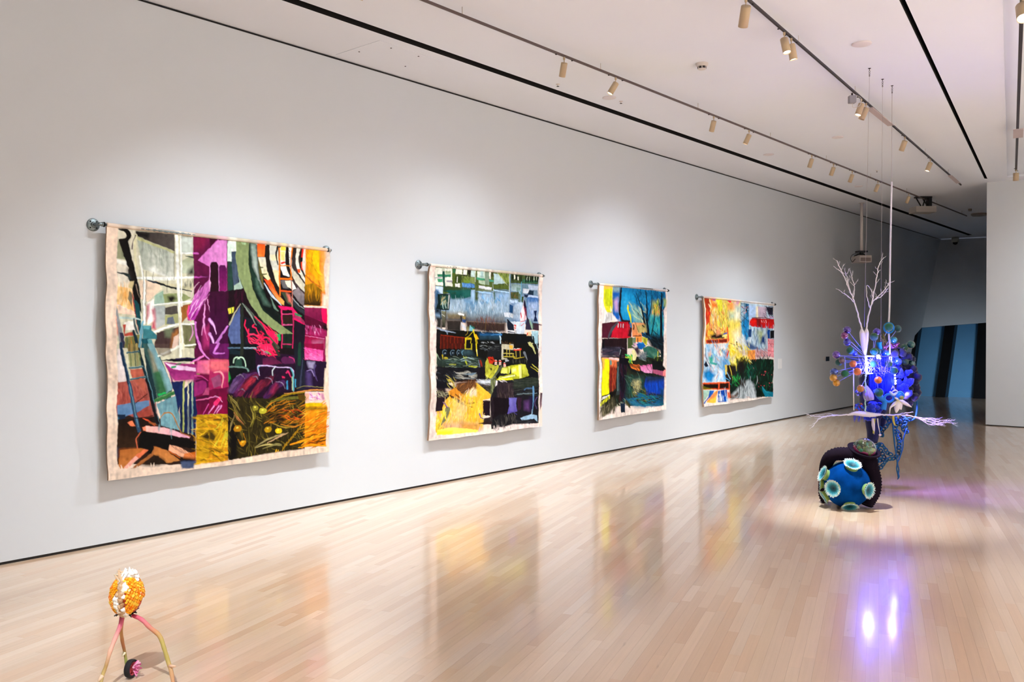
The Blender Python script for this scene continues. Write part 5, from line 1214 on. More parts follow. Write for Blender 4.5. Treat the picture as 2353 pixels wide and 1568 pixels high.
P('1464a8', [540,720, 610,700, 640,740, 600,780, 560,770]); S('2c90d0', [560,710, 610,715], 12); P('44303c', [505,760, 560,750, 590,800, 560,840], soft=3); P('3c7464', [610,760, 670,740, 750,770, 800,830, 720,870, 640,850], '285c54'); P('5c8c78', [680,800, 760,830, 720,860], soft=4); P('e8e0a8', [495,790, 520,770, 550,840, 530,890, 500,890]); P('b8d048', [430,860, 500,830, 500,900, 440,920]); B(['3cc06c','d0e048','7cb848'], 430,830,500,930, 14, 60, 50, 18, 40); P('68707c', [570,830, 650,800, 640,880, 580,870], soft=4); B(['e8e0c8','5c6c6c','90a098'], 570,800,660,880, 14, 40, 50, 10, 30); S('d8d440', [765,790, 760,850], 14); S('4c3c2c', [740,750, 790,830], [6,14])
B(['203c34','2c4c3c','0c1c18','8ca830'], 640,840,840,940, 40, 80, 50, 8, 50, .7); P('e8702c', [465,930, 580,930, 580,1000, 540,990, 470,960], 'f08c3c'); P('d870a8', [580,940, 720,930, 710,1020, 640,1020, 590,990], 'e0a0c8'); P('b05c7c', [710,980, 830,1000, 850,1060, 720,1020]); P('f08c8c', [822,990, 850,985, 848,1055, 822,1050])
P('14181a', [700,890, 830,900, 830,1000, 710,980]); B(['141810','2c3c28'], 440,890,700,980, 24, 40, 80, 16, 30, .7); S('181c20', [440,900, 500,990, 620,1020, 720,1060], [40,30,20,30])
# yellow and red posts
P('f0a878', [190,860, 370,865, 360,900, 190,900]); P('f0d0d0', [260,860, 370,870, 365,890, 262,880]); P('e4e410', [190,870, 262,880, 260,1230, 185,1260], 'ece81c'); P('e88c60', [190,870, 215,870, 205,980, 190,990], al=.8, soft=3); P('8c3020', [262,940, 335,950, 330,1180, 265,1220], 'b'*0 or '6c2c20'); P('e07c4c', [262,880, 340,890, 338,960, 265,950], soft=3); B(['a83c24','5c1c18','c05c34'], 265,940,335,1190, 30, 90, 120, 16, 5, .6); S('5c9890', [276,900, 276,925], 26)
P('3c4848', [345,900, 370,900, 375,1240, 335,1250]); S('6c8c8c', [355,960, 350,1200], 12); P('1c1420', [365,870, 440,880, 430,1360, 380,1360, 370,1100]); B(['3c1c3c','1c2c44','4c1c2c','14141c'], 360,880,440,1340, 36, 88, 120, 14, 8, .7); P('14101c', [365,860, 470,870, 440,940, 370,920]); S('181418', [385,770, 375,880], 30); S('909ca0', [380,780, 370,830], 8)
P('181410', [262,1220, 340,1200, 300,1300, 270,1330]); P('e8e8e0', [190,1270, 262,1240, 266,1260, 180,1300]); P('e0e424', [170,1330, 268,1245, 270,1285, 170,1370]); P('343424', [165,1380, 270,1300, 330,1280, 340,1340, 270,1440, 190,1480], '4c4834', soft=4); B(['5c5844','28281c','8c8468'], 165,1300,340,1470, 36, 100, 110, 20, 20, .7)
# lower garden
P('284c48', [440,1060, 620,1060, 640,1200, 440,1260], soft=8); B(['2c6c5c','203c38','14241c','5c8470','3c5c34'], 430,1040,680,1320, 80, 60, 80, 16, 50, .6); P('c8c090', [510,1110, 580,1100, 590,1170, 540,1230], soft=8, al=.8); B(['e0d8a0','7c7444','1c1c10','c8b870'], 490,1100,600,1240, 40, 60, 26, 10, 60, .8); B(['3c3818','8c8034','1c1c10','646024'], 500,1180,800,1320, 80, 35, 70, 8, 40, .7)
P('1444a8', [650,1070, 840,1070, 830,1240, 680,1220, 630,1150], '0c4cc8', soft=3); B(['0c5cdc','1c3c8c','0c3c9c'], 650,1100,830,1220, 26, 88, 100, 30, 10, .6); P('24344c', [640,1060, 840,1060, 830,1090, 660,1110], soft=5); B(['147484','2c9490','1c5c94','0c6c9c'], 500,1250,830,1360, 60, 10, 90, 18, 30, .7); P('14486c', [790,1180, 838,1180, 830,1350, 800,1350], soft=5, al=.8); P('2c7ca0', [440,1290, 640,1340, 800,1330, 800,1370, 520,1370], soft=5, al=.8)
B(['d0ccb0','2c5c54','a8b8a0'], 340,1300,430,1360, 14, 60, 40, 14, 40, .8); P('203048', [380,1330, 432,1330, 430,1430, 390,1430], '14202c'); S('444428', [440,1310, 500,1410], [20,26]); S('7c7450', [430,1320, 480,1390], 8)
C_ = 'efe2da'
P(C_, [150,90, 205,110, 205,330, 240,400, 200,480, 190,520, 185,650, 180,860, 185,1000, 180,1250, 165,1370, 160,1480, 140,1520, 120,900], soft=1.2)
P(C_, [190,1480, 270,1440, 330,1445, 380,1430, 430,1435, 520,1405, 700,1375, 835,1350, 900,1360, 900,1480, 150,1540], soft=1.2); P(C_, [330,1380, 375,1380, 380,1440, 320,1450], soft=3); P(C_, [432,1340, 460,1380, 520,1375, 520,1420, 432,1430], soft=2, al=.95)
P(C_, [840,180, 880,180, 880,980, 850,980, 820,940, 830,560, 822,380, 845,320], soft=2); P(C_, [838,1060, 880,1060, 880,1400, 830,1360], soft=2); P(C_, [150,80, 900,190, 900,165, 300,100, 160,60], soft=1.2); P('d8e048', [822,260, 845,270, 840,330, 822,320], soft=5, al=.7)
p.finish(); paint3 = p
# ------------------------------------------------------------------ picture 4: flames, red bus, dark flowers
p = Paint(12.185, 14.78, 2.135, 2.085, 0.44, 0.45, 260, 240, 'eedfd6', 44); p.start()
P, S, B = p.P, p.S, p.B
p.view(1590, 660, 5.405)
P('e8c860', [150,130, 600,180, 600,900, 150,700]); P('b8ccd8', [590,185, 1010,230, 1015,880, 600,800]); P('14281f', [460,880, 1010,900, 1010,1360, 460,1380])
P('b04424', [155,130, 230,130, 215,300, 160,330], 'c03820'); P('c86c8c', [230,130, 290,135, 285,175, 235,165]); P('d8342c', [160,310, 225,300, 220,420, 160,480], 'e04c2c'); B(['d84c1c','e8742c','c0341c'], 160,330,230,640, 26, 85, 100, 22, 20, .8)
P('ecd47c', [220,180, 420,170, 440,560, 220,560], 'e8a050'); B(['f0e080','ece8a8','e8c84c','e88c3c','f0d060','e05c28','f4ecc8'], 210,170,460,600, 130, 88, 130, 20, 26, .75); P('e87c34', [235,190, 300,200, 310,250, 240,260], soft=4); P('e8e040', [290,140, 365,150, 370,300, 330,300]); B(['d8d83c','a8b040','ece458'], 320,160,450,520, 50, 80, 120, 14, 20, .7); B(['4c4c30','2c2418','3c4c28'], 230,320,470,520, 22, 80, 60, 12, 20, .7); P('f0e47c', [440,170, 600,200, 580,400, 470,420], soft=6, al=.6)
P('f09c4c', [430,200, 540,190, 570,240, 520,290, 440,290], 'f0b060', soft=4); S('e8384c', [440,165, 470,180], 30); P('f0a0b8', [540,170, 585,180, 560,240, 545,220]); P('e8c4c8', [490,180, 560,190, 540,220], soft=4)
P('88b8c0', [460,320, 530,320, 530,400, 470,400], soft=10, al=.8); P('ece8d0', [520,230, 600,230, 600,420, 530,420], soft=8); P('b4c8bc', [540,240, 600,240, 600,300, 545,300], soft=5, al=.8); P('f0dc68', [460,420, 600,420, 600,640, 470,660], soft=8, al=.8); P('ecdcb0', [500,560, 600,500, 600,760, 520,720], soft=8)
B(['c04028','301c14','e8d44c','e87830'], 190,520,420,640, 40, 60, 70, 16, 40, .8); P('2c1c1c', [230,590, 330,570, 400,600, 390,640, 240,640], soft=3); P('ecc03c', [190,560, 250,540, 260,590, 200,600], soft=3); S('1c4cc0', [390,585, 430,570], 14); S('e8e08c', [380,610, 430,600], 26); P('f4a878', [290,550, 330,500, 350,580, 300,600], soft=3); S('e84c2c', [430,500, 440,560, 450,680], [16,20,22])
P('b8402c', [170,655, 435,640, 435,690, 175,705]); P('8c3418', [190,665, 320,655, 320,688, 195,695]); P('7c2c1c', [335,652, 425,645, 425,680, 335,688]); 
for q in ([175,655, 435,640], [175,703, 435,690], [328,645, 328,695], [434,640, 434,700], [176,650, 180,705]): S('f08048', q, 8)
P('b0cce0', [165,710, 450,700, 470,960, 400,1170, 130,1200, 140,950]); P('ece0d8', [250,710, 420,700, 380,860, 330,860, 270,740], soft=3); P('d85038', [390,870, 440,720, 465,720, 430,900]); S('8c4c5c', [440,740, 400,850], 14); S('e8744c', [280,720, 340,840], [14,30]); P('f0dc50', [335,770, 365,760, 345,850]); P('303828', [355,790, 385,760, 380,830], soft=3)
B(['78b4dc','b8d8e8','e0d8d8','5c9cc8','a0c4d8','c8a0a0','e8ece8'], 150,720,440,1180, 110, 80, 130, 22, 35, .65); P('e0b098', [195,820, 230,810, 240,870, 200,860], soft=4); P('3cb094', [210,870, 260,850, 250,940, 215,950], soft=4); S('4ca8a0', [220,940, 300,960], 26); S('1c6cd8', [235,850, 240,880], 14); P('1c88c8', [145,1050, 220,1030, 290,1090, 240,1180, 200,1180, 160,1120], soft=4); P('2c94d0', [360,900, 440,900, 430,1160, 380,1160], soft=8, al=.8); P('e8e8f0', [340,1040, 380,1040, 375,1130, 345,1130], soft=5, al=.8); P('141c34', [145,960, 170,920, 200,985, 165,995]); S('202c3c', [160,760, 170,880, 230,990], 7)
P('2c2018', [400,980, 520,960, 530,1160, 420,1180]); P('d8c060', [400,965, 430,965, 430,1080, 410,1090]); S('e8d050', [455,970, 480,1060, 500,1150], [8,12,8]); S('90b8d0', [430,1060, 470,1140], 12); S('5cb0e0', [400,1120, 460,1160], 10)
P('b84020', [140,1190, 460,1180, 462,1270, 140,1275]); P('201408', [145,1210, 325,1205, 322,1255, 150,1262]); P('2c1408', [345,1200, 450,1195, 450,1255, 345,1258]); 
for q in ([140,1195, 460,1183], [140,1270, 462,1272], [334,1190, 334,1268], [458,1183, 460,1272]): S('f4703c', q, 10)
P('7c7c18', [135,1225, 200,1250, 280,1270, 135,1275], al=.7)
P('a8c8b8', [130,1280, 250,1280, 180,1380, 130,1440]); P('ecb848', [170,1440, 260,1330, 320,1280, 310,1360, 290,1450], 'f0d050'); P('1c64b8', [220,1290, 280,1285, 260,1340, 170,1420, 150,1460, 140,1440, 200,1370]); P('ec8c58', [270,1330, 325,1285, 300,1360, 190,1430, 180,1420], soft=3); P('1454b4', [325,1290, 430,1275, 420,1430, 320,1430]); P('ecf0f8', [335,1330, 355,1325, 365,1420, 330,1420]); B(['4cb0e8','e8f0f8','0c3c94'], 330,1290,440,1430, 26, 88, 90, 12, 8, .8); P('e06030', [430,1300, 460,1300, 470,1370, 440,1380], soft=3)
# tower of bars and street
P('2c78a8', [605,200, 705,210, 700,640, 660,660, 615,560], '3c9cc8', tex=.4); P('c8d8d8', [600,200, 650,200, 650,400, 600,400], soft=6, al=.6); P('1c7cb4', [640,380, 700,420, 680,620, 650,650], soft=6)
for a_, b_ in (((600,190), (610,620)), ((700,210), (690,640)), ((600,230), (700,330)), ((700,240), (600,330)), ((600,340), (700,430)), ((700,350), (600,440)), ((650,200), (640,480)), ((590,420), (660,500)), ((600,200), (700,215)), ((600,620), (720,760)), ((640,480), (700,600))): S('1c3440', [*a_, *b_], 6)
B(['c8446c','e0e8e8','e8a0a0'], 605,240,700,330, 20, 60, 20, 8, 60); P('b0c8e8', [705,225, 800,235, 790,380, 700,400], soft=3); P('ece0c0', [790,240, 820,240, 820,380, 790,380], soft=3); P('c8b4c4', [815,240, 920,250, 920,380, 820,380], 'b8a8b8')
P('2c2c38', [915,245, 1005,255, 1000,350, 950,340, 930,290], tex=.3); B(['1c1c28','4c3c5c'], 900,240,1010,370, 26, 60, 80, 10, 35, .8); S('3c2c3c', [960,330, 965,400], 10); B(['c8a8d0'], 960,370,1015,400, 8, 30, 40, 14, 20)
P('c01c1c', [710,430, 740,385, 1016,400, 1018,520, 850,505, 740,490, 708,475], 'd01c18'); P('e82014', [720,410, 800,400, 800,440, 730,450], soft=4); P('5c1414', [790,385, 850,385, 850,500, 800,490], al=.7, soft=3); 
for x in (860,885,910): S('e8dcd8', [x,415, x+5,440], 8)
S('7c4844', [740,382, 880,380, 960,395], 12); S('4c4448', [815,400, 812,500], 6); S('5c1010', [1010,400, 1016,520], 10)
B(['3c6c9c','7c9cb8','b8ccd8','2c4c7c','94a478','d8dce0','5c84a8'], 690,510,1015,780, 110, 88, 120, 22, 14, .7); P('a8b070', [800,540, 880,540, 870,660, 830,700], soft=6, al=.7); P('1c3c6c', [695,525, 730,525, 725,620, 695,620]); P('14448c', [930,530, 960,530, 960,640, 935,640]); P('1c1c20', [965,540, 1016,540, 1016,635, 965,640]); S('9ca0b0', [912,520, 915,700, 910,860], [22,24,20]); P('1c3c78', [860,620, 900,600, 900,700, 860,700], soft=4)
P('4c648c', [640,640, 700,690, 840,770, 760,780, 700,770], soft=3); P('dce0dc', [560,640, 640,620, 660,780, 580,800], soft=8); B(['3c3c34'], 530,640,660,800, 0, 80, 50, 10); S('3c3428', [545,680, 550,780], [24,16]); S('24241c', [600,735, 610,770], 34); S('201c1c', [650,750, 652,815], 12); S('3c3434', [470,700, 570,740, 620,760], 6); P('c8b4b4', [580,790, 680,780, 680,860, 600,830], soft=3)
P('f0a050', [680,790, 780,780, 775,900, 690,900]); B(['c86c34','f0c060','a85c3c'], 680,780,800,900, 24, 88, 80, 12, 6, .8); P('c8a0a0', [780,780, 930,790, 930,870, 790,880], soft=3); B(['8c6c8c','a8c0d0','c05c5c','4c3c4c'], 790,770,930,880, 30, 70, 60, 14, 30, .7)
P('f0a0a8', [935,640, 1012,650, 1010,880, 940,860]); S('e05c6c', [940,640, 940,860], 8); S('d84c5c', [940,700, 1010,710], 8); S('7c3c4c', [940,650, 985,740], 7); S('e05c6c', [940,790, 1010,800], 8)
P('f0d030', [450,720, 560,800, 640,860, 700,880, 680,920, 540,960, 480,960], 'f0dc40', soft=5); B(['f0e048','ecd870','f4f0a0','e8c830'], 460,720,700,940, 50, 60, 110, 24, 30, .7); P('e8d8b0', [480,880, 540,840, 500,950], soft=5)
# dark flowers and path
B(['0c2418','14382c','0c4c3c','1c5c3c','101c14','08140f','202c1c'], 540,880,1010,1340, 180, 92, 100, 30, 30, .7); B(['2ca048','3cb85c','1c7c3c'], 490,1090,600,1230, 26, 60, 60, 20, 40, .7); B(['d84050','c03060','e85c6c','8c2c5c'], 760,1000,1000,1260, 16, 30, 14, 14, 60); B(['2c8c5c','1c6c4c','1c5c5c'], 680,980,760,1120, 16, 80, 80, 20, 20, .6)
P('241c18', [560,910, 640,900, 660,1010, 600,1080, 560,1000], soft=6); P('e8d858', [530,950, 550,940, 550,1040, 535,1040]); B(['24242c','0c100c'], 480,960,640,1110, 26, 88, 90, 24, 10, .6)
P('b0bcc0', [480,1340, 580,1240, 650,1180, 700,1150, 770,1220, 800,1380, 620,1390, 500,1380], 'c0c8cc', soft=4); P('3c3430', [590,1150, 660,1150, 660,1220, 640,1260, 590,1220], soft=4); B(['6c7c80','d8e0e4','90a0a8','4c5458'], 560,1160,800,1370, 40, 88, 100, 16, 14, .7); S('1c1814', [580,1220, 590,1340, 560,1380], [20,10,8]); S('242020', [640,1220, 660,1300], 8); P('584c44', [470,1400, 490,1370, 560,1300, 580,1330, 500,1390], soft=3); B(['b06c4c','8c98a0'], 470,1340,720,1390, 12, 20, 60, 12, 20, .7)
P('0c6c7c', [870,1230, 930,1290, 1025,1310, 1025,1365, 920,1370, 880,1290], '1484a0'); P('0c1c14', [800,1260, 880,1290, 880,1370, 810,1380], soft=3); S('2ca0b0', [880,1240, 920,1300, 980,1320], 10)
C_ = 'efe4dc'
P(C_, [600,1392, 700,1375, 800,1385, 920,1370, 1030,1368, 1060,1350, 1060,1480, 300,1480, 310,1440, 470,1420, 560,1400], soft=1.2); P(C_, [1010,180, 1060,180, 1060,1300, 1030,1300, 1008,1180, 1010,900, 1020,600, 1005,300], soft=1.5); P(C_, [670,195, 1010,235, 1010,215, 670,175], soft=1.2); P(C_, [480,150, 560,165, 660,180, 660,165, 480,130], soft=1.2)
P(C_, [100,100, 150,120, 158,400, 160,700, 125,1000, 128,1300, 130,1460, 300,1445, 300,1500, 60,1500], soft=1.2)
p.finish(); paint4 = p
M_canvas = mat('painted_cloth', 'e4d0be', 0.8, spec=0.1, vcol=True, bump=0.12, bump_scale=260)
M_shaded_cloth = mat('shaded_cloth', 'a08068', 0.85, spec=0.15, bump=0.15, bump_scale=260)  # darkened tan, the shade behind the canvas edge put into the colour
M_galv = mat('galvanised_steel', '7f8a8c', 0.42, metal=0.85, noise=0.25, noise_scale=60)
M_blackpipe = mat('black_iron', '1c1b1a', 0.5, metal=0.5)

def hang(p, label, seed, fl0, fl1, amp=.012, X=.082):
    root = thing('painting', (0, (p.y0 + p.y1) / 2, (p.zb0 + p.zb1) / 2), label, 'painting', 'unframed cloth paintings on the long wall')
    nx, nz = p.nx, p.nz
    u = np.linspace(0, 1, nx)[None, :].repeat(nz, 0); v = np.linspace(0, 1, nz)[:, None].repeat(nx, 1)
    zt = p.zt0 + (p.zt1 - p.zt0) * u; zb = p.zb0 + (p.zb1 - p.zb0) * u
    rg = np.random.RandomState(seed)
    ph = rg.rand(8) * 6.28
    def wob(t, k): return sum(math.sin if 0 else np.sin(t * f * 6.28 + ph[(k + i) % 8]) * a for i, (f, a) in enumerate(((1.1, .5), (2.7, .35), (5.3, .22), (9.1, .1))))
    el = wob(v, 0) * amp; er = wob(v, 3) * amp
    Y = p.y0 + (p.y1 - p.y0) * u + el * (1 - u) ** 6 + er * u ** 6
    Z = zt + (zb - zt) * v + wob(u, 5) * amp * .5 * v ** 8
    Xo = X + (wob(v * .8 + u * .3, 1) * .006 + wob(u * 1.1, 4) * .009 * v + .016 * (1 - u) ** 8 * wob(v, 2) - .01 * v)
    vs = np.stack([Xo, Y - root.location.y, Z - root.location.z], -1).reshape(-1, 3).astype(np.float32)
    idx = np.arange(nx * nz).reshape(nz, nx)
    q = np.stack([idx[:-1, :-1], idx[1:, :-1], idx[1:, 1:], idx[:-1, 1:]], -1).reshape(-1, 4)
    me = bpy.data.meshes.new('canvas')
    me.vertices.add(len(vs)); me.vertices.foreach_set('co', vs.ravel())
    me.loops.add(q.size); me.loops.foreach_set('vertex_index', q.ravel().astype(np.int32))
    me.polygons.add(len(q)); me.polygons.foreach_set('loop_start', np.arange(0, q.size, 4, dtype=np.int32)); me.polygons.foreach_set('loop_total', np.full(len(q), 4, dtype=np.int32))
    me.polygons.foreach_set('use_smooth', np.ones(len(q), bool))
    me.update(calc_edges=True)
    at = me.color_attributes.new('Col', 'FLOAT_COLOR', 'POINT')
    c = np.ones((nx * nz, 4), np.float32); c[:, :3] = p.img.reshape(-1, 3); at.data.foreach_set('color', c.ravel())
    me.materials.append(M_canvas)
    cv = bpy.data.objects.new('canvas', me); COL.objects.link(cv); cv.parent = root
    # folded-back cloth behind the left and lower edges, so the cloth has a thickness; shade is put into its colour
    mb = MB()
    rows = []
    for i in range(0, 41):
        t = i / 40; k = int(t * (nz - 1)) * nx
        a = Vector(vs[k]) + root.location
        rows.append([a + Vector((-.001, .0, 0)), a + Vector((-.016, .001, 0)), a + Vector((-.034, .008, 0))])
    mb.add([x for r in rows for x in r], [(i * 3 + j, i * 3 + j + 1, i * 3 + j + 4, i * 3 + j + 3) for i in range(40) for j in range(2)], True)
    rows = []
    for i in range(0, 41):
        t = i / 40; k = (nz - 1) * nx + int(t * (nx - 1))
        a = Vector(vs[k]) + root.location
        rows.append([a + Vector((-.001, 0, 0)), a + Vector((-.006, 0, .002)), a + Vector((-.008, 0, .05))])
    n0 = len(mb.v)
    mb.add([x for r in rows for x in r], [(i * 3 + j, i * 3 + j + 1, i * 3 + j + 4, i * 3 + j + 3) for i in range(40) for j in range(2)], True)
    mb.build('hem', M_shaded_cloth, root)
    # sleeve: the cloth's upper edge sewn round the rod, coloured like the paint that runs over it
    ns = 160; rr = .016
    mb = MB(); sl = []; cc = []
    for i in range(ns):
        uu = i / (ns - 1); j = int(uu * (nx - 1)); a = Vector(vs[j]) + root.location
        cx_ = a + Vector((-rr * .2, 0, rr * .6))
        cc.append(tuple(p.img[2:8, max(0, j - 3):j + 4].mean((0, 1)) * .4 + p.base * .6)); sl.append(cx_)
    mb.tube(sl, [rr + .0006 * math.sin(i * 1.7) for i in range(ns)], 10, cols=cc)
    mb.build('sleeve', M_canvas, root, True)
    # steel rod, elbows and round wall flanges
    a = Vector(vs[0]) + root.location; b = Vector(vs[nx - 1]) + root.location
    ra = Vector((a.x - rr * .2, fl0[0], a.z + rr * .6)); rb = Vector((b.x - rr * .2, fl1[0], b.z + rr * .6))
    MB().tube([ra, rb], .0105, 10).build('rod', M_galv, root)
    for e, s in ((ra, 1), (rb, -1)):
        m = MB()
        M = frame_M((0.0005, e.y, e.z), (1, 0, 0), (0, 0, 1))
        R0 = .047
        m.lathe([(.001, .0), (R0, .0), (R0, .007), (R0 * .93, .010), (.024, .011), (.020, .013), (.019, .026), (.014, .027), (.001, .027)], 28, M)
        f_ = m.build('flange', M_galv, root)
        for k in range(4):
            an = math.pi / 4 + k * math.pi / 2
            c_ = M @ Vector((R0 * .7 * math.cos(an), R0 * .7 * math.sin(an), .0102))
            m = MB(); m.lathe([(.006, 0), (.006, .0015), (.0001, .002)], 8, frame_M(c_, (1, 0, 0)))
            m.build('screw', M_blackpipe, f_)
        m = MB(); m.tube(bez([(.02, e.y, e.z), (e.x - .03, e.y, e.z), (e.x - .004, e.y + s * .004, e.z), (e.x, e.y + s * .03, e.z)], 6), .0135, 10)
        m.lathe([(.017, -.004), (.017, .004)], 12, frame_M((e.x, e.y + s * .03, e.z), (0, 1, 0)), cap=True)
        m.build('elbow', M_galv, root)
        m = MB(); m.lathe([(.019, -.004), (.019, .004)], 12, frame_M((e.x, e.y + s * .042, e.z), (0, 1, 0)), cap=True); m.build('collar', M_blackpipe, root)
    return root
hang(paint1, 'largest and nearest cloth painting, magenta and grey machinery above golden hay', 1, (2.905, 2.405), (5.03, 2.36))
hang(paint2, 'cloth painting of a works yard with yellow digger, truck and flags', 2, (6.205, 2.315), (8.19, 2.28))
hang(paint3, 'smallest, narrow cloth painting of a red house under blue trees', 3, (9.265, 2.235), (11.12, 2.205))
hang(paint4, 'cloth painting farthest from the camera with flames and red bus', 4, (12.09, 2.16), (14.86, 2.095))
# ================================================================== felt creature on the floor
CD = (at_z(1955, 1168, 0) - CAM).dot(_Fh)
def G(px, py, dd=0.0): return at_d(px, py, CD + dd)
def G6(cx, cy, dd=0.0): return G(1860 + cx / 6.535, 960 + cy / 6.535, dd)
MPX = CD / FPX
Rv, Fv, Uv = _R.copy(), _Fh.copy(), Vector((0, 0, 1))
base = at_z(1955, 1168, 0)
fc = thing('felt_creature', base, 'blue felt ball creature with pale suckers and dark knitted arms, on the floor', 'sculpture')
M_felt = mat('blue_felt', '02387c', 0.95, noise=.35, noise_scale=9, bump=.5, bump_scale=120, spec=.03)
M_knit = mat('dark_knit', '1c141e', 0.95, bump=.5, bump_scale=150, spec=.05)
M_cup = mat('sucker_base', 'ffffff', 0.8, vcol=True, sheen=.4)
M_fr = mat('sucker_fringe', 'ffffff', 0.55, vcol=True)
ctr = G6(560, 965, .0); RB_ = 335 / 6.535 * MPX
ctr.z = RB_ * 1.03 + .004
_q = (1955 - 1176.5) / FPX
Tv = (Fv + Rv * _q).normalized(); Sv = Tv.cross(Uv)   # away from the usual viewer, and to his right
def ballv(x, y, t): return (Sv * x + Uv * y - Tv * t)
m = MB()
prof = 26
m.ball(ctr, RB_, 36, 24, scale=(1, 1, 1.02), bump=.03, seed=4)
m.build('body', M_felt, fc)
rg = random.Random(5)
def sucker(x, y, t, r, out=1.0, name='sucker'):
    d = ballv(x, y, t).normalized()
    p0 = ctr + d * RB_ * .93
    M = frame_M(p0, d, Uv if abs(d.z) < .9 else Fv)
    s = thing_part(name, p0, fc)
    h = RB_ * .20 * out
    m = MB()
    g, gd = lin('a8b850'), lin('2c6c60')
    m.lathe([(r * .72, 0), (r * .62, h * .5), (r * .78, h * .9), (r * .95, h * 1.06)], 22, M, cols=[gd, lin('7c9c40'), g, lin('b8d8a0')]); m.build('base', M_cup, s, True)
    # dished disc of pale fibres
    m = MB(); n = 44
    for k in range(n):
        a0 = 2 * math.pi * (k + rg.uniform(-.2, .2)) / n; w_ = 2 * math.pi / n * .62
        L_ = rg.uniform(.93, 1.08); lift = rg.uniform(-.02, .05) * r
        col_o = lin(rg.choice(['e8f6f8', 'c4ecf0', 'f4fbfb', 'a8dce4'])); col_m = lin(rg.choice(['2ca0b4', '48b8c8', '1c8498'])); col_i = lin('0c4454')
        pts = []; cs = []
        for rr_, zz, c_ in ((.10, .72, col_i), (.34, .86, lin('0a5868')), (.62, 1.02, col_m), (L_ * .86, 1.16, col_o), (L_, 1.2, lin('ffffff'))):
            for sgn in (-1, 1):
                ww = w_ * (1.3 if rr_ < .4 else 1.0) * (.45 if rr_ == L_ else 1)
                a = a0 + sgn * ww / 2
                pts.append(M @ Vector((rr_ * r * math.cos(a), rr_ * r * math.sin(a), h * zz + (lift if rr_ > .5 else 0)))); cs.append(c_)
        n0 = len(m.v)
        m.add(pts, [(i * 2, i * 2 + 1, i * 2 + 3, i * 2 + 2) for i in range(4)], True); m.c[n0:] = cs
    m.lathe([(.0005, h * .70), (r * .14, h * .72), (r * .5, h * .93), (r * .8, h * 1.08)], 24, M, cols=[lin('062430'), lin('0a3c4c'), lin('1c8494'), lin('8cd0d8')])
    o = m.build('fringe', M_fr, s, True)
def thing_part(name, loc, parent):
    o = bpy.data.objects.new(name, None); COL.objects.link(o); o.parent = parent; o.empty_display_size = .05
    o.location = Vector(loc) - parent_loc(parent); return o
ru = 130 / 6.535 * MPX
sucker(-.50, -.04, .86, ru)
sucker(.80, -.07, .58, ru * .98)
sucker(.20, .86, .45, ru * 1.02, 1.1)
sucker(-.86, .43, .30, ru * .98, 1.2)
sucker(-.99, .02, .06, ru * .9, .9)
sucker(-.84, -.50, .22, ru * .92, 1.1)
sucker(.12, -.80, .58, ru * 1.0, .8)
sucker(.5, .2, -.85, ru); sucker(-.3, .5, -.8, ru)
def ribbed(m, pts, rs, n=16, rib=.008, pitch=.022, sub=10):
    P = bez(pts, sub)
    rr_ = list(np.interp(np.linspace(0, 1, len(P)), np.linspace(0, 1, len(rs)), rs))
    # resample evenly
    L = [0]
    for i in range(1, len(P)): L.append(L[-1] + (P[i] - P[i - 1]).length)
    q = np.arange(0, L[-1], pitch / 2)
    out = []; ro = []
    for k, s in enumerate(q):
        i = min(int(np.searchsorted(L, s, 'right')) - 1, len(P) - 2)
        t = (s - L[i]) / max(L[i + 1] - L[i], 1e-6)
        out.append(P[i].lerp(P[i + 1], t)); ro.append(rr_[i] * (1 - t) + rr_[i + 1] * t + (rib if k % 2 else 0))
    m.tube(out, ro, n)
m = MB(); ribbed(m, [G6(235, 1290, .24), G6(210, 1150, .27), G6(235, 900, .2), G6(255, 700, .11), G6(340, 570, .03), G6(520, 545, .02), G6(700, 600, .03), G6(850, 690, .05)], [.022, .04, .05, .05, .052, .056, .066, .08])
m.build('arm', M_knit, fc)
m = MB(); ribbed(m, [G6(830, 560, .03), G6(870, 680, .03), G6(920, 800, .02), G6(960, 950, .0), G6(945, 1110, -.01), G6(890, 1240, -.02), G6(860, 1330, -.03)], [.075, .09, .072, .066, .066, .058, .045])
m.build('arm', M_knit, fc)
m = MB(); ribbed(m, [G6(700, 700, .13), G6(600, 800, .22), G6(500, 1050, .24), G6(480, 1300, .2)], [.05, .055, .05, .04]); m.build('arm', M_knit, fc)
# flared collar, moss under a glass dome
ax = (Uv * .93 + Sv * .24 - Tv * .26).normalized()
cp = G6(820, 490, .02)
M = frame_M(cp, ax, Fv)
rc = 222 / 6.535 * MPX
m = MB(); m.lathe([(.05, -.12), (.055, -.10), (.066, -.06), (rc * .8, -.030), (rc * 1.08, -.004), (rc * 1.10, .006), (rc * 1.04, .010), (rc * .8, -.004), (.0005, -.012)], 40, M); m.build('collar', M_knit, fc)
m = MB(); m.tube([M @ Vector((rc * .66 * math.cos(a), rc * .66 * math.sin(a), .006 + .004 * math.sin(5 * a))) for a in [i * .2094 for i in range(30)]], .011, 8, closed=True); m.build('ring', mat('magenta_felt', '8c0c50', .9), fc)
m = MB(); rg = random.Random(9)
for k in range(46):
    a = rg.uniform(0, 6.28); q = rc * .66 * math.sqrt(rg.random()); z = .010 + .075 * (1 - (q / rc) ** 2) * rg.random()
    m.ball(M @ Vector((q * math.cos(a), q * math.sin(a), z)), rg.uniform(.012, .022), 8, 5, col=lin(rg.choice(['4c7030', '2c4c24', '84a050', '5c6c3c', '1c3018', 'a8b070', '3c8c70'])), bump=.5, seed=k)
o = m.build('moss', mat('moss', 'ffffff', .9, vcol=True, bump=.6, bump_scale=200), fc, True); o['kind'] = 'stuff'
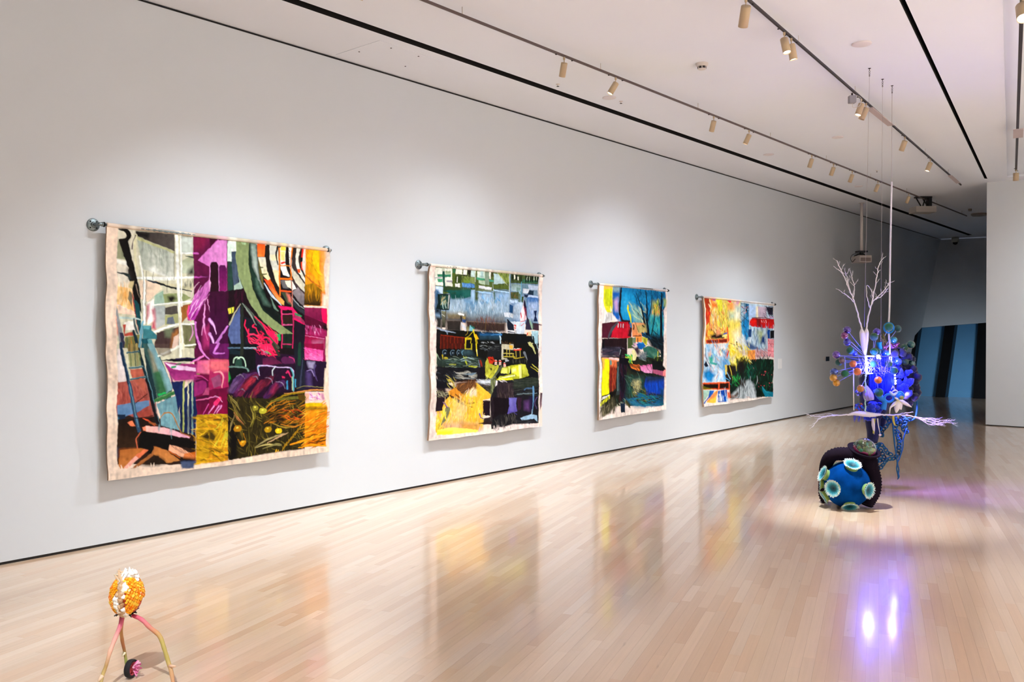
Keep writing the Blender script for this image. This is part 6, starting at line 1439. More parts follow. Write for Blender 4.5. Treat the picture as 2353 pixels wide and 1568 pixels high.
M_glass = mat('clear_glass', 'ffffff', 0.02, trans=1.0, ior=1.12, coat=1.0)
m = MB(); rd = rc * .78
pr = [(rd * math.cos(t_),   .006 + rd * 1.0 * math.sin(t_)) for t_ in np.linspace(0, math.pi / 2 - .001, 14)]
m.lathe(pr, 40, M); m.lathe([(max(r_ - .0025, .0002), z_ - .002) for r_, z_ in pr][::-1], 40, M); m.build('glass_dome', M_glass, fc)

# ================================================================== small orange pod figure on branch legs, left foreground
pb = at_z(300, 1568, 0)
PD = (pb - CAM).dot(_Fh)
def Q(cx, cy, dd=0.0): return at_d(180 + cx / 5.446, 1280 + cy / 5.446, PD + dd)
pf = thing('pod_figure', pb, 'small figure with orange kernel pod, three twig legs and a wheel', 'sculpture')
M_v = mat('stained_twig', 'ffffff', .6, vcol=True, bump=.4, bump_scale=150)
def twig(pts, rs, cols, knots=(), name='leg'):
    P = bez([Q(*p) for p in pts], 8)
    kk = np.linspace(0, 1, len(P)); C = [lin(c) for c in cols]
    cc = [tuple(np.interp(k, np.linspace(0, 1, len(C)), [c[j] for c in C]) for j in range(3)) for k in kk]
    r_ = list(np.interp(kk, np.linspace(0, 1, len(rs)), rs))
    r_ = [a * .84 * (1 + .14 * mnoise.noise(p * 40)) for a, p in zip(r_, P)]
    m = MB(); m.tube(P, r_, 10, cols=cc)
    for a, b, r0, c in knots: m.tube([Q(*a), Q(*[(u_ + v_) / 2 for u_, v_ in zip(a, b)]), Q(*b)], [r0, r0 * .8, r0 * .4], 8, col=lin(c))
    return m.build(name, M_v, pf, True)
PX = PD / FPX / 5.446
fz = lambda cx, dd: 0
def foot(cx, dd):
    """sketch height at which depth dd meets the floor"""
    d = PD + dd; y = 764 + FPX * 1.6 / d; return (y - 1280) * 5.446
twig([(548, 730, .0), (528, 850, -.01), (470, 1000, -.03), (400, 1180, -.06), (345, 1370, -.09), (300, 1500, -.11), (255, foot(0, -.15), -.15)], [.013 * 1.1, .012, .012, .011, .010, .010, .008], ['a83048', 'e0708c', 'ecaaa0', 'e8b49c', 'b08c54', 'c0a868', 'c4a070'],
     [((300, 1490, -.11), (250, 1560, -.13), .010, 'e8c8a8')])
twig([(560, 740, .02), (535, 900, .03), (550, 1050, .04), (580, 1190, .05), (600, 1330, .05), (610, 1430, .05)], [.010, .010, .009, .008, .008, .008], ['d07058', 'b88850', 'b87850', '94a050', 'a8b060'],
     [((575, 1200, .05), (552, 1240, .03), .009, 'f0e8c8')])
twig([(680, 735, .0), (790, 785, -.02), (900, 890, -.04), (1015, 990, -.06), (1075, 1150, -.08), (1130, 1330, -.10), (1165, 1450, -.12), (1215, foot(0, -.16), -.16)], [.010, .012, .0115, .012, .011, .011, .011, .008], ['d83860', 'd87080', 'd08868', 'b8a458', 'b4a054', 'cca070', 'd0906c'],
     [((1145, 1370, -.11), (1215, 1372, -.13), .008, 'ecc0a0')])
# wheel
M_tyre = mat('black_rubber', '17151a', .7, bump=.2)
wc = Q(662, 1470, .05); wr = (1585 - 1362) / 2 * PX * 1.02
wc.z = wr + .0015
wd = (Rv * .989 - Fv * .148).normalized()
M = frame_M(wc, wd, Uv)
wh = thing_part('wheel', wc, pf)
m = MB(); nn = 44; m.lathe([(wr * .74, -.012), (wr * .95, -.013), (wr, -.006), (wr, .006), (wr * .95, .013), (wr * .74, .012), (wr * .74, -.012)], nn, M); m.build('tyre', M_tyre, wh)
M_rim = mat('pink_plastic', 'c84c54', .5)
m = MB(); m.lathe([(wr * .64, -.010), (wr * .74, -.010), (wr * .74, .010), (wr * .64, .010), (wr * .64, -.010)], 36, M)
m.build('rim', M_rim, wh)
for k in range(6):
    a = k * math.pi / 3 + .3
    m = MB(); m.tube([M @ Vector((wr * .12 * math.cos(a), wr * .12 * math.sin(a), 0)), M @ Vector((wr * .68 * math.cos(a), wr * .68 * math.sin(a), 0))], .005, 6); m.build('spoke', M_rim, wh)
m = MB(); m.lathe([(wr * .18, -.012), (wr * .18, .012)], 14, M, cap=True); m.build('hub', M_rim, wh)
m = MB(); m.tube([wc, Q(608, 1430, .05)], .006, 8); m.build('axle', M_tyre, wh)
rg = random.Random(2); m = MB()
for k in range(16):
    p0 = M @ Vector((rg.uniform(-.01, .01), rg.uniform(-.01, .01), .012)); e = p0 + wd * rg.uniform(.015, .038) + Uv * rg.uniform(-.02, .03) + Fv * rg.uniform(-.02, .02)
    m.tube([p0, p0.lerp(e, .6) + Uv * rg.uniform(-.006, .006), e], [.004, .0035, .004], 6, col=lin(rg.choice(['f08cb8', 'e068a0', 'f8b4d0'])))
o = m.build('coral_tuft', mat('pink_coral', 'ffffff', .6, vcol=True), wh, True)
# pod
_q = (292 - 1176.5) / FPX; PT = (Fv + Rv * _q).normalized(); PS = PT.cross(Uv)
pcn = Q(610, 480, .0); a_, b_ = 186 * PX, 235 * PX
def pod(th, ph, k=1.0):  # th 0 at the top
    prof_ = math.sin(th) ** .92
    return pcn + (PS * math.sin(ph) * a_ * prof_ - PT * math.cos(ph) * a_ * prof_) * k + Uv * math.cos(th) * b_ * k
m = MB(); nu, nv = 28, 18; vs = [pod(math.pi * max(i, .05) / nv, 2 * math.pi * j / nu) for i in range(nv + 1) for j in range(nu)]
m.add(vs, [(i * nu + j, (i + 1) * nu + j, (i + 1) * nu + (j + 1) % nu, i * nu + (j + 1) % nu) for i in range(nv) for j in range(nu)], True)
m.build('pod_shell', mat('red_husk', 'b8401c', .5, noise=.3, noise_scale=40), pf)
m = MB(); rg = random.Random(8); cnt = 0
gold = [(i + .5) / 560 for i in range(560)]
for i, g_ in enumerate(gold):
    th = math.acos(1 - 2 * g_); ph = i * 2.39996
    ph = (ph + math.pi) % (2 * math.pi) - math.pi
    if th > 2.55: continue
    if ph > 0.9 + .3 * math.cos(th) and th > 1.5 and ph < 2.2 and th > 1.9: continue
    if th > 1.7 and ph > .25 + (2.55 - th) * .9 and ph < 2: continue
    if -.75 < ph < -.12 and th > .7: continue
    c_ = pod(th, ph, 1.0); nrm = (c_ - pcn).normalized(); s_ = rg.uniform(.0050, .0064)
    col_ = lin(rg.choice(['ffb41c', 'ffa414', 'ffd040', 'ff9a10', 'ffc030', 'ff8c0c']))
    MM = frame_M(c_ + nrm * .002, nrm + Vector((rg.uniform(-.4, .4), rg.uniform(-.4, .4), rg.uniform(-.4, .4))))
    m.box((-s_, -s_ * .8, -s_), (s_, s_ * .8, s_ * rg.uniform(.8, 1.3)), MM, col=col_)
o = m.build('kernels', mat('orange_kernel', 'ffffff', .35, vcol=True), pf, True); o['kind'] = 'stuff'
# tan and white fibre strip, tuft on top
M_fib = mat('fibre', 'ffffff', .8, vcol=True, sheen=.3)
m = MB(); rg = random.Random(4)
for k in range(70):
    t_ = k / 70; th = .75 + 2.0 * t_
    ph = -.43 + rg.uniform(-.26, .26) + .15 * math.sin(t_ * 9)
    c_ = pod(th, ph, 1.06); edge = abs(ph + .43) > .16
    m.ball(c_, rg.uniform(.008, .013), 8, 5, col=lin(rg.choice(['f8f0e4', 'ffffff', 'ece0cc']) if edge else rg.choice(['c89c70', 'b88858', 'd8b48c'])), bump=.5, seed=k)
m.build('fibre_strip', M_fib, pf, True)
m = MB()
for k in range(60):
    x = rg.uniform(-.03, .022); e = pcn + Uv * (b_ * rg.uniform(1.05, 1.42)) + Rv * (x * 1.5 - .006) - Fv * rg.uniform(-.03, .03)
    s0 = pod(.5, rg.uniform(-3, 3), .95) if k % 2 else pod(.75, -.5 + rg.uniform(-.4, .3), 1.0)
    m.tube([s0, s0.lerp(e, .5) + Rv * rg.uniform(-.008, .008), e], [.007, .006, .003], 6, col=lin(rg.choice(['e8c8a0', 'f0dcc0', 'e0b890']) if x < -.004 else rg.choice(['fbf8f2', 'ffffff', 'f0e8dc'])))
for k in range(22):
    c_ = pcn + Uv * (b_ * rg.uniform(.75, 1.25)) + Rv * rg.uniform(.005, .05) - Fv * rg.uniform(-.02, .02)
    m.ball(c_, rg.uniform(.007, .012), 8, 5, col=lin(rg.choice(['ffffff', 'f8f4ec'])), bump=.4, seed=k)
m.build('tuft', M_fib, pf, True)
m = MB(); c0 = Q(600, 690, 0)
for k in range(16):
    s0 = c0 + Rv * rg.uniform(-.022, .022) - Fv * rg.uniform(-.02, .02)
    m.tube([s0, s0 + Uv * rg.uniform(.03, .055) + Rv * rg.uniform(-.006, .01)], [.007, .005], 6, col=lin(rg.choice(['f8f0e8', 'd8b490', 'ffffff', 'b8c4d8'])))
m.build('neck_fibre', M_fib, pf, True)
m = MB(); M = frame_M(c0 - Uv * .002, Uv, Rv)
m.lathe([(.012, -.012), (.030, -.010), (.034, .0), (.028, .008), (.01, .006)], 16, M)
for k in range(34):
    a = rg.uniform(0, 6.28); d = (Rv * math.cos(a) + Fv * math.sin(a)); s0 = c0 + d * .028; m.tube([s0, s0 + d * rg.uniform(.012, .028) + Uv * rg.uniform(-.022, .018)], [.006, .0015], 5)
m.build('thorn_collar', mat('black_thorn', '1c1416', .7), pf)
# ================================================================== hanging sculpture
H1, H2, H3 = on_ceil(1998, 157), on_ceil(2028, 182), on_ceil(2050, 197)
HD = (H1 - CAM).dot(_Fh) + .12
def J(cx, cy, dd=0.0): return at_d(1840 + cx / 2.45, 560 + cy / 2.45, HD + dd)
def K(cx, cy, dd=0.0): return at_d(1850 + cx / 5.807, 730 + cy / 5.807, HD + dd)
mJ = HD / FPX / 2.45; mK = HD / FPX / 5.807
hs = thing('hanging_sculpture', K(900, 1290, .25), 'hanging blue sculpture of coloured balls, strings and white branches on three wires', 'sculpture')
M_wire = mat('steel_wire', 'a49c9e', .5, metal=.3)
M_rope = mat('white_rope', 'd8d4dc', .8, bump=.4, bump_scale=200)
M_bone = mat('white_branch', 'e4dfe6', .6, bump=.15, bump_scale=120)
M_acr_glow = mat('acrylic_edge', 'b4bcff', .15, trans=.5, emit='5a60ff', emit_s=.08)  # faint emission put in for edges that catch the light
M_pane = mat('clear_acrylic', 'dfe4ff', .04, trans=1.0, ior=1.05)
M_led = mat('led_tube', 'ffffff', .4, emit='c8ccff', emit_s=5)
M_bfelt = mat('blue_fabric', '1430c8', .9, sheen=.3, noise=.25, noise_scale=20)
M_navy = mat('navy_fabric', '0c1240', .9, sheen=.2, noise=.2, noise_scale=20)
M_dkblue = mat('dark_blue_tuft', '070d34', .95, sheen=.3, bump=.5, bump_scale=140)
M_string = mat('blue_string', '1c3cff', .6)
M_teal = mat('teal_cord', '07507a', .8, bump=.4, bump_scale=200)
M_teal2 = mat('dark_teal_cord', '052840', .8, bump=.4, bump_scale=200)
M_cream = mat('cream_wax', 'ffffff', .5, vcol=True)
M_mix = mat('mixed_pieces', 'ffffff', .5, vcol=True)

# wires, rope and hooks
def hook(c, name='hook'):
    m = MB(); m.lathe([(.014, 0), (.012, -.004), (.003, -.005), (.003, -.02)], 10, Matrix.Translation(c))
    z = -.022
    for r_ in (.010, .009, .008):
        m.tube([c + Vector((r_ * .6 * math.cos(a), 0, z - r_ + r_ * math.sin(a))) for a in [i * .7 for i in range(9)]], .002, 5, closed=True); z -= r_ * 2.2
    m.build(name, M_rail, hs)
for h in (H1, H2, H3): hook(h)
e1, e2, e3 = J(358, 470, 0), K(1010, 330, .15), J(495, 455, .3)
for h, e in ((H1, e1), (H2, e2)):
    m = MB(); m.tube([h + Vector((0, 0, -.06)), e], .0013, 6); m.build('wire', M_wire, hs)
mid = at_d(2049, 418, HD + .35)
m = MB(); m.tube([H3 + Vector((0, 0, -.06)), H3.lerp(mid, .3), mid], .0022, 8); m.build('wire', M_wire, hs)
m = MB(); m.tube(bez([mid, at_d(2046, 560, HD + .33), at_d(2044, 700, HD + .31), e3, K(1120, 260, .3), K(1140, 500, .3)], 5), .0085, 10); m.build('rope', M_rope, hs)

# branches
def branch(m, pts, r0, r1, rg, depth=0, spread=1.0, side=0, mat_=None):
    """main stem with zigzag side twigs"""
    P = bez(pts, 5)
    n = len(P)
    P = [p + Vector((rg.uniform(-1, 1), rg.uniform(-1, 1), rg.uniform(-1, 1))) * (.004 if 0 < i < n - 1 else 0) for i, p in enumerate(P)]
    m.tube(P, [r0 + (r1 - r0) * i / (n - 1) for i in range(n)], 7)
    return P
def twigs(m, P, rg, n, ln, r, dirf, start=.35):
    for k in range(n):
        i = int(len(P) * (start + (1 - start) * (k + rg.random()) / n)); i = min(i, len(P) - 2)
        p = P[i]; t = (P[i + 1] - P[i - 1]).normalized()
        d = (t + dirf(k) * .75).normalized(); l = ln * rg.uniform(.6, 1.2)
        q = [p]
        for s in range(5):
            d2 = (d + Vector((rg.uniform(-1, 1), rg.uniform(-1, 1), rg.uniform(-1, 1))) * .55).normalized()
            q.append(q[-1] + d2 * l / 5)
        m.tube(q, [r, r * .75, r * .6, r * .5, r * .4, r * .25], 6)
        if rg.random() < .7:
            e = q[3] + (d + Vector((rg.uniform(-1, 1), rg.uniform(-1, 1), rg.uniform(-.2, 1))) * .9).normalized() * l * .3
            m.tube([q[3], e], [r * .5, r * .25], 5)
rg = random.Random(21)
m = MB()
A = branch(m, [J(345, 480), J(325, 410), J(303, 330), J(287, 290), J(262, 230), J(236, 165), J(215, 130), J(205, 95)], .0075, .003, rg)
B_ = branch(m, [J(303, 335), J(280, 310), J(250, 285), J(215, 262, -.02)], .0045, .002, rg)
Cb = branch(m, [J(295, 305), J(303, 260, .03), J(300, 230, .03), J(290, 195, .04), J(284, 168, .04)], .0045, .002, rg)
Db = branch(m, [J(236, 170), J(214, 150), J(200, 140), J(184, 126, .02)], .0035, .002, rg)
Eb = branch(m, [J(284, 285), J(268, 225), J(262, 190), J(248, 165, -.02)], .004, .002, rg)
for P_, n_ in ((A, 9), (Cb, 5), (Eb, 5), (B_, 3)):
    twigs(m, P_, rg, n_, .075, .0028, lambda k: (Rv * (1 if k % 2 else -1) + Uv * .3 + Fv * rg.uniform(-.5, .5)))
m.build('branch', M_bone, hs)
m = MB()
A = branch(m, [J(370, 480), J(380, 410), J(396, 350), J(404, 310), J(420, 240), J(432, 170), J(440, 120), J(466, 78)], .0075, .003, rg)
B_ = branch(m, [J(396, 348), J(415, 315), J(445, 290), J(470, 262), J(500, 222)], .0055, .0025, rg)
Cb = branch(m, [J(388, 360), J(376, 310, -.03), J(370, 270, -.03), J(372, 235, -.03), J(388, 245, -.03)], .004, .002, rg)
Db = branch(m, [J(404, 300), J(398, 265), J(385, 245)], .004, .002, rg)
Eb = branch(m, [J(416, 315), J(450, 300), J(475, 275), J(484, 255)], .004, .002, rg)
for P_, n_ in ((A, 10), (B_, 8), (Eb, 4)):
    twigs(m, P_, rg, n_, .075, .0028, lambda k: (Rv * (1 if k % 2 else -1) + Uv * .4 + Fv * rg.uniform(-.5, .5)))
m.build('branch', M_bone, hs)
# white forked pod
m = MB(); m.tube(bez([J(343, 478), J(345, 500), J(350, 540), J(356, 590), J(362, 632)], 6), [.006, .024, .028, .024, .010], 14)
m.tube(bez([J(370, 476), J(370, 500), J(366, 540), J(362, 590), J(362, 632)], 6), [.006, .022, .026, .022, .010], 14)
m.build('forked_pod', M_bone, hs)

# horizontal fibrous body with branches to both sides
m = MB(); P_ = bez([K(580, 1298, -.05), K(680, 1280, -.05), K(800, 1290, -.05), K(900, 1300, -.05), K(1015, 1296, -.05)], 8); n_ = len(P_)
m.tube(P_, [.008 + .018 * math.sin(math.pi * min(1, (i + .5) / n_)) for i in range(n_)], 12)
for k in range(260):
    i = rg.randrange(1, n_ - 1); d = Vector((rg.gauss(0, 1), rg.gauss(0, 1), rg.gauss(0, 1))).normalized(); rr_ = .008 + .017 * math.sin(math.pi * i / n_)
    m.tube([P_[i] + d * rr_ * .8, P_[i] + d * (rr_ + rg.uniform(.003, .009)) + Rv * rg.uniform(-.008, .008)], [.002, .0008], 4)
m.build('fibre_body', M_bone, hs)
m = MB()
L1 = branch(m, [K(585, 1296, -.05), J(240, 966, -.06), J(190, 968, -.08), J(140, 975, -.1), J(100, 990, -.12), J(62, 1036, -.14)], .008, .004, rg)
L2 = branch(m, [J(190, 968, -.08), J(150, 972, -.06), J(110, 975, -.06), J(70, 972, -.05), J(34, 962, -.04)], .006, .002, rg)
L3 = branch(m, [J(200, 967, -.08), J(160, 958, -.02), J(120, 962, .02), J(30, 968, .02)], .003, .0015, rg)
twigs(m, L1, rg, 7, .09, .0022, lambda k: (Rv * -1 + Uv * (.4 if k % 2 else -.6) + Fv * rg.uniform(-.6, .6))); twigs(m, L2, rg, 8, .08, .002, lambda k: (Rv * -1 + Uv * (.4 if k % 2 else -.5)))
m.build('branch', M_bone, hs)
m = MB()
R1 = branch(m, [K(1010, 1296, -.05), J(500, 966, -.03), J(560, 966, .0), J(620, 973, .02), J(670, 988, .04), J(740, 1010, .06), J(800, 1020, .08)], .008, .003, rg)
R2 = branch(m, [J(640, 976, .02), J(700, 985, .04), J(760, 1000, .02), J(875, 1016, .02)], .005, .0015, rg)
R3 = branch(m, [J(520, 966, .0), J(580, 955, .04), J(634, 950, .06)], .003, .0015, rg)
R4 = branch(m, [J(660, 985, .03), J(720, 1015, .0), J(790, 1024, -.02)], .005, .002, rg)
R5 = branch(m, [J(690, 990, .03), J(740, 985, .05), J(800, 996, .05), J(850, 1000, .06)], .004, .0015, rg)
for P_, n_ in ((R1, 16), (R2, 14), (R4, 8), (R5, 8)):
    twigs(m, P_, rg, n_, .08, .0026, lambda k: (Rv * 1.2 + Uv * (.5 if k % 2 else -.4) + Fv * rg.uniform(-.6, .6)), .3)
m.build('branch', M_bone, hs)

# acrylic box, posts and lit tube
def rod(a, b, r, mt, name, n=6): m = MB(); m.tube([a, b], r, n); return m.build(name, mt, hs)
fl_, fr_, flb, frb = K(530, 520, -.04), K(1160, 520, .0), K(560, 745, -.04), K(1110, 745, .0)
dv = _Fh * .26 + _R * .02
for a, b in ((fl_, fr_), (flb, frb), (fl_ + dv, fr_ + dv), (flb + dv, frb + dv), (fl_, fl_ + dv), (fr_, fr_ + dv), (flb, flb + dv), (frb, frb + dv), (K(530, 520, -.04), K(535, 745, -.04)), (K(925, 520, -.02), K(925, 745, -.02)), (K(1075, 600, .02), K(1075, 780, .02))):
    rod(a, b, .0038, M_acr_glow, 'acrylic_edge')
for a, b, c, d, nm in ((fl_, fr_, frb, flb, 0), (fl_ + dv, fr_ + dv, fr_, fl_, 1), (flb + dv, frb + dv, frb, flb, 2)):
    m = MB(); nrm = (b - a).cross(d - a).normalized() * .002
    m.add([a - nrm, b - nrm, c - nrm, d - nrm, a + nrm, b + nrm, c + nrm, d + nrm], [(0, 1, 2, 3), (7, 6, 5, 4), (0, 4, 5, 1), (1, 5, 6, 2), (2, 6, 7, 3), (3, 7, 4, 0)]); m.build('acrylic_pane', M_pane, hs)
rod(K(643, 680, -.05), K(650, 1240, -.05), .0055, M_bone, 'post', 8); rod(K(1130, 480, .1), K(1130, 290, .1), .006, M_bone, 'post', 8)
rod(K(742, 1380, .05), K(742, 1480, .05), .002, M_wire, 'spike')
o = rod(K(812, 515, -.06), K(825, 755, -.06), .0105, M_led, 'light_tube', 12); o['label'] = 'glowing white tube'
m = MB(); m.tube([K(820, 516, -.06), K(920, 516, -.02)], .006, 8); m.tube([K(825, 750, -.06), K(900, 745, -.02)], .005, 8); m.build('light_bar', M_led, hs)
m = MB()
for x, y, r_ in ((975, 520, 26), (965, 540, 14), (1000, 545, 14)): m.ball(K(x, y, .0), r_ * mK, 10, 6)
m.build('lamp_cluster', M_led, hs)
for x, y, r_ in ((1197, 768, 14), (1200, 808, 13), (1206, 845, 15), (1205, 880, 15)):
    m = MB(); m.ball(K(x, y, .1), r_ * mK, 10, 6); m.build('light_bead', M_led, hs)
# twisted glass drop of beads
M_bead = mat('glass_bead', 'b8e0d0', .08, metal=.6)
for i in range(24):
    y = 775 + i * 20.5
    m = MB(); m.ball(K(804 + 4 * math.sin(i * 1.3), y, -.06), 12 * mK, 8, 5, scale=(1, 1, 1.1)); m.build('bead', M_bead, hs)

# coloured balls on rods
M_balls = {}
def bm(c, k):
    if (c, k) not in M_balls:
        M_balls[(c, k)] = mat('ball_' + {'p': 'iridescent', 'g': 'felt', 'o': 'amber', 's': 'glossy'}[k], c, {'p': .12, 'g': .75, 'o': .25, 's': .2}[k], metal={'p': .75, 'g': 0, 'o': .15, 's': .3}[k], sheen=.3 if k == 'g' else 0, coat=1 if k in 'pso' else 0, noise=.3 if k != 'p' else 0, noise_scale=20)
    return M_balls[(c, k)]
balls = [(560, 165, 50, '4a3890', 'p', -.1), (525, 240, 48, '7a3c78', 'p', -.12), (560, 328, 50, '3c3cb0', 'p', -.08), (415, 497, 52, '5a3c98', 'p', -.05), (955, 190, 50, '4838a8', 'p', .1), (385, 728, 52, '3c54a0', 'p', -.1),
         (602, 440, 50, '0c6048', 'g', -.05), (532, 750, 50, '0c5c40', 'g', -.1), (920, 258, 54, '26583c', 'g', .05), (1118, 130, 56, '0c5c38', 'g', .22), (1235, 150, 50, '1c4c4c', 'g', .3), (920, 455, 50, '0c6448', 'g', .0), (970, 455, 42, '145c50', 'g', .08),
         (1112, 622, 50, '2c5c44', 'g', .0), (1185, 710, 52, '0c5c40', 'g', -.02), (985, 1000, 58, '0c5434', 'g', -.06), (1410, 362, 56, '14504c', 's', .3), (1322, 405, 52, '1c4c3c', 'g', .3), (1335, 596, 46, '2c4c30', 'g', .2), (1412, 620, 54, '0c4c58', 's', .25), (915, 620, 48, '146074', 'g', -.03),
         (1180, 300, 48, '107890', 's', .2), (450, 600, 46, '1c5450', 'g', -.02), (640, 620, 48, 'd0683c', 'o', -.1), (700, 722, 52, 'e0743c', 'o', -.12), (975, 835, 50, 'd06c20', 'o', -.08), (742, 948, 50, 'a86820', 'o', -.1), (378, 805, 50, 'b88418', 'o', -.12), (418, 872, 48, 'c88c14', 'o', -.1), (492, 575, 44, '5c4858', 's', -.05),
         (655, 475, 40, '1838c8', 's', 0), (1240, 590, 52, '1c40c8', 's', .12), (1050, 470, 44, '104cc0', 's', .12), (740, 392, 40, '0c6488', 'g', .12), (1100, 470, 40, '0c5060', 'g', .14), (1215, 520, 36, '0c5080', 'g', .2), (1275, 1040, 50, '1c8cc0', 'g', .05), (720, 1000, 44, '2c3ca0', 'p', .0)]
hub = K(900, 600, .1)
for x, y, r_, c, k, dd in balls:
    p_ = K(x, y, dd); m = MB(); m.ball(p_, r_ * mK, 18, 12); m.build('ball', bm(c, k), hs)
    e = hub + (p_ - hub) * .25
    m = MB(); m.tube([p_, e], .0028, 5); m.build('ball_rod', M_acr_glow, hs)
m = MB(); m.tube([K(1118 + 66 * math.cos(a), 138 + 66 * math.sin(a), .24) for a in [i * .33 for i in range(19)]], .008, 8, closed=True); m.build('ball_rim', mat('cyan_felt', '1078b0', .9), hs)

# blue strings hanging inside and under the box
m = MB()
for k in range(300):
    x = rg.uniform(850, 1180); dd = rg.uniform(-.02, .22); y0 = 745 if rg.random() < .6 else 530; y1 = rg.uniform(880, 1060) if y0 > 600 else rg.uniform(700, 900)
    m.tube([K(x, y0, dd), K(x + rg.uniform(-10, 10), (y0 + y1) / 2, dd), K(x + rg.uniform(-14, 14), y1, dd)], .0016, 4)
for k in range(60):
    a_, b_ = (rg.uniform(560, 1150), rg.uniform(525, 740)), (rg.uniform(560, 1150), rg.uniform(525, 740)); m.tube([K(*a_, rg.uniform(0, .2)), K(*b_, rg.uniform(0, .2))], .0014, 4)
o = m.build('strings', M_string, hs); o['kind'] = 'stuff'
m = MB()
for k in range(26):
    m.tube([K(rg.uniform(700, 1150), rg.uniform(520, 560), -.03), K(rg.uniform(700, 1150), rg.uniform(700, 800), -.03)], .0012, 4)
o = m.build('pale_threads', M_bone, hs); o['kind'] = 'stuff'
# blue cloth back, body and drapes
m = MB()
m.tube(bez([K(960, 640, .26), K(950, 820, .27), K(960, 960, .25), K(930, 1100, .24), K(920, 1220, .24), J(405, 990, .22), J(408, 1060, .2), J(402, 1120, .2)], 6), [.10, .17, .17, .15, .13, .075, .062, .050], 20)
m.build('cloth_body', M_navy, hs)
m = MB(); m.tube(bez([K(980, 700, .2), K(1000, 850, .18), K(1010, 1000, .17), K(960, 1100, .16)], 6), [.10, .14, .12, .05], 18); m.build('lining', mat('deep_blue_lining', '0a1890', .9), hs)
m = MB(); m.tube(bez([J(455, 970, .22), J(450, 1020, .22), J(440, 1055, .22)], 4), [.05, .04, .015], 12); m.build('cloth_tail', M_navy, hs)
m = MB()
for k in range(30): m.ball(K(rg.uniform(800, 1000), rg.uniform(1140, 1290), rg.uniform(-.02, .1)), rg.uniform(22, 44) * mK, 9, 6, bump=.5, seed=k, scale=(1.3, 1, .8))
m.build('felt_drape', M_bfelt, hs)
m = MB(); m.ball(K(860, 1340, .04), 60 * mK, 14, 8, scale=(1.4, 1, .7), bump=.3); m.build('felt_base', M_bfelt, hs)
# tufted round body: bright blue knots inside a rim of dark bobbles
tc = K(1320, 800, .28)
m = MB(); m.ball(tc, .125, 24, 14, scale=(.95, .8, 1.45), bump=.2); m.build('tufted_body', M_navy, hs)
M_knot = mat('bright_blue_knot', '1028f0', .75, sheen=.3, noise=.25, noise_scale=30)
for k in range(9):
    x0_, y0_ = rg.uniform(1220, 1400), rg.uniform(700, 950); ang = rg.uniform(0, 6.28); l_ = rg.uniform(40, 90)
    m = MB(); m.tube(bez([K(x0_ - l_ * math.cos(ang), y0_ - l_ * math.sin(ang), .15), K(x0_ + 20, y0_ - 10, .11), K(x0_ + l_ * math.cos(ang), y0_ + l_ * math.sin(ang), .15)], 6), [.010, .020, .010], 10); m.build('knot', M_knot, hs)
for x, y, r_ in ((1270, 930, 50), (1340, 960, 44), (1280, 770, 44), (1380, 1010, 52), (1320, 880, 40), (1250, 860, 40), (1360, 740, 40)):
    m = MB(); m.ball(K(x, y, .14), r_ * mK, 12, 8, bump=.35, seed=x); m.build('knot', M_knot, hs)
bob = [(1180, 450), (1240, 440), (1300, 470), (1380, 520), (1430, 560), (1440, 690), (1460, 740), (1455, 800), (1470, 860), (1475, 930), (1450, 990), (1460, 1060), (1400, 1080), (1340, 1110), (1350, 1050), (1170, 560), (1200, 640), (1240, 660), (1300, 690), (1420, 640), (1500, 800), (1440, 880), (1380, 1140), (1200, 480), (1330, 540), (1280, 560), (1400, 960), (1490, 1000), (1180, 700)]
for i, (x, y) in enumerate(bob):
    m = MB(); m.ball(K(x, y, .22 + .05 * math.sin(i * 2.1)), rg.uniform(44, 62) * mK, 12, 8, bump=.35, seed=i); m.build('bobble', M_dkblue, hs)
# rings and cups of light-blue felt
M_lb = mat('light_blue_felt', '2484e0', .85, sheen=.3)
m = MB(); m.tube([K(1120 + 62 * math.cos(a), 1075 + 52 * math.sin(a), -.02) for a in [i * .33 for i in range(19)]], .012, 10, closed=True); m.build('felt_ring', M_lb, hs)
m = MB(); m.tube([K(1270 + 42 * math.cos(a), 1045 + 50 * math.sin(a), .0) for a in [i * .33 for i in range(19)]], .011, 10, closed=True); m.build('felt_ring', M_lb, hs)
m = MB(); m.tube(bez([K(950, 960, .0), K(1000, 1060, .0), K(1060, 1120, -.01), K(1040, 1230, -.01)], 5), [.034, .030, .022, .03], 12); m.build('felt_cone', M_lb, hs)
m = MB(); m.tube(bez([K(985, 330, .12), K(990, 370, .12), K(1010, 420, .14)], 4), [.028, .022, .018], 10); m.build('felt_cup', mat('cyan_cup', '0c84b8', .85), hs)
# lilac ribbed bell
m = MB(); M = Matrix.Translation(K(835, 1010, -.04)) @ Matrix.Rotation(-.25, 4, 'Y')
pr = []
for i in range(10):
    t_ = i / 9; pr.append((.012 + .035 * math.sin(t_ * 2.2), -.075 * 1 + .15 * (1 - t_)))
vs = []; nn = 30
for r_, z_ in pr:
    for j in range(nn):
        a = 2 * math.pi * j / nn; q = r_ * (1 + .10 * math.cos(j * math.pi * 2 / 3)); vs.append(M @ Vector((q * math.cos(a), q * math.sin(a), z_)))
m.add(vs, [(i * nn + j, i * nn + (j + 1) % nn, (i + 1) * nn + (j + 1) % nn, (i + 1) * nn + j) for i in range(9) for j in range(nn)], True)
m.build('ribbed_bell', mat('lilac_fabric', 'a090d8', .6), hs)
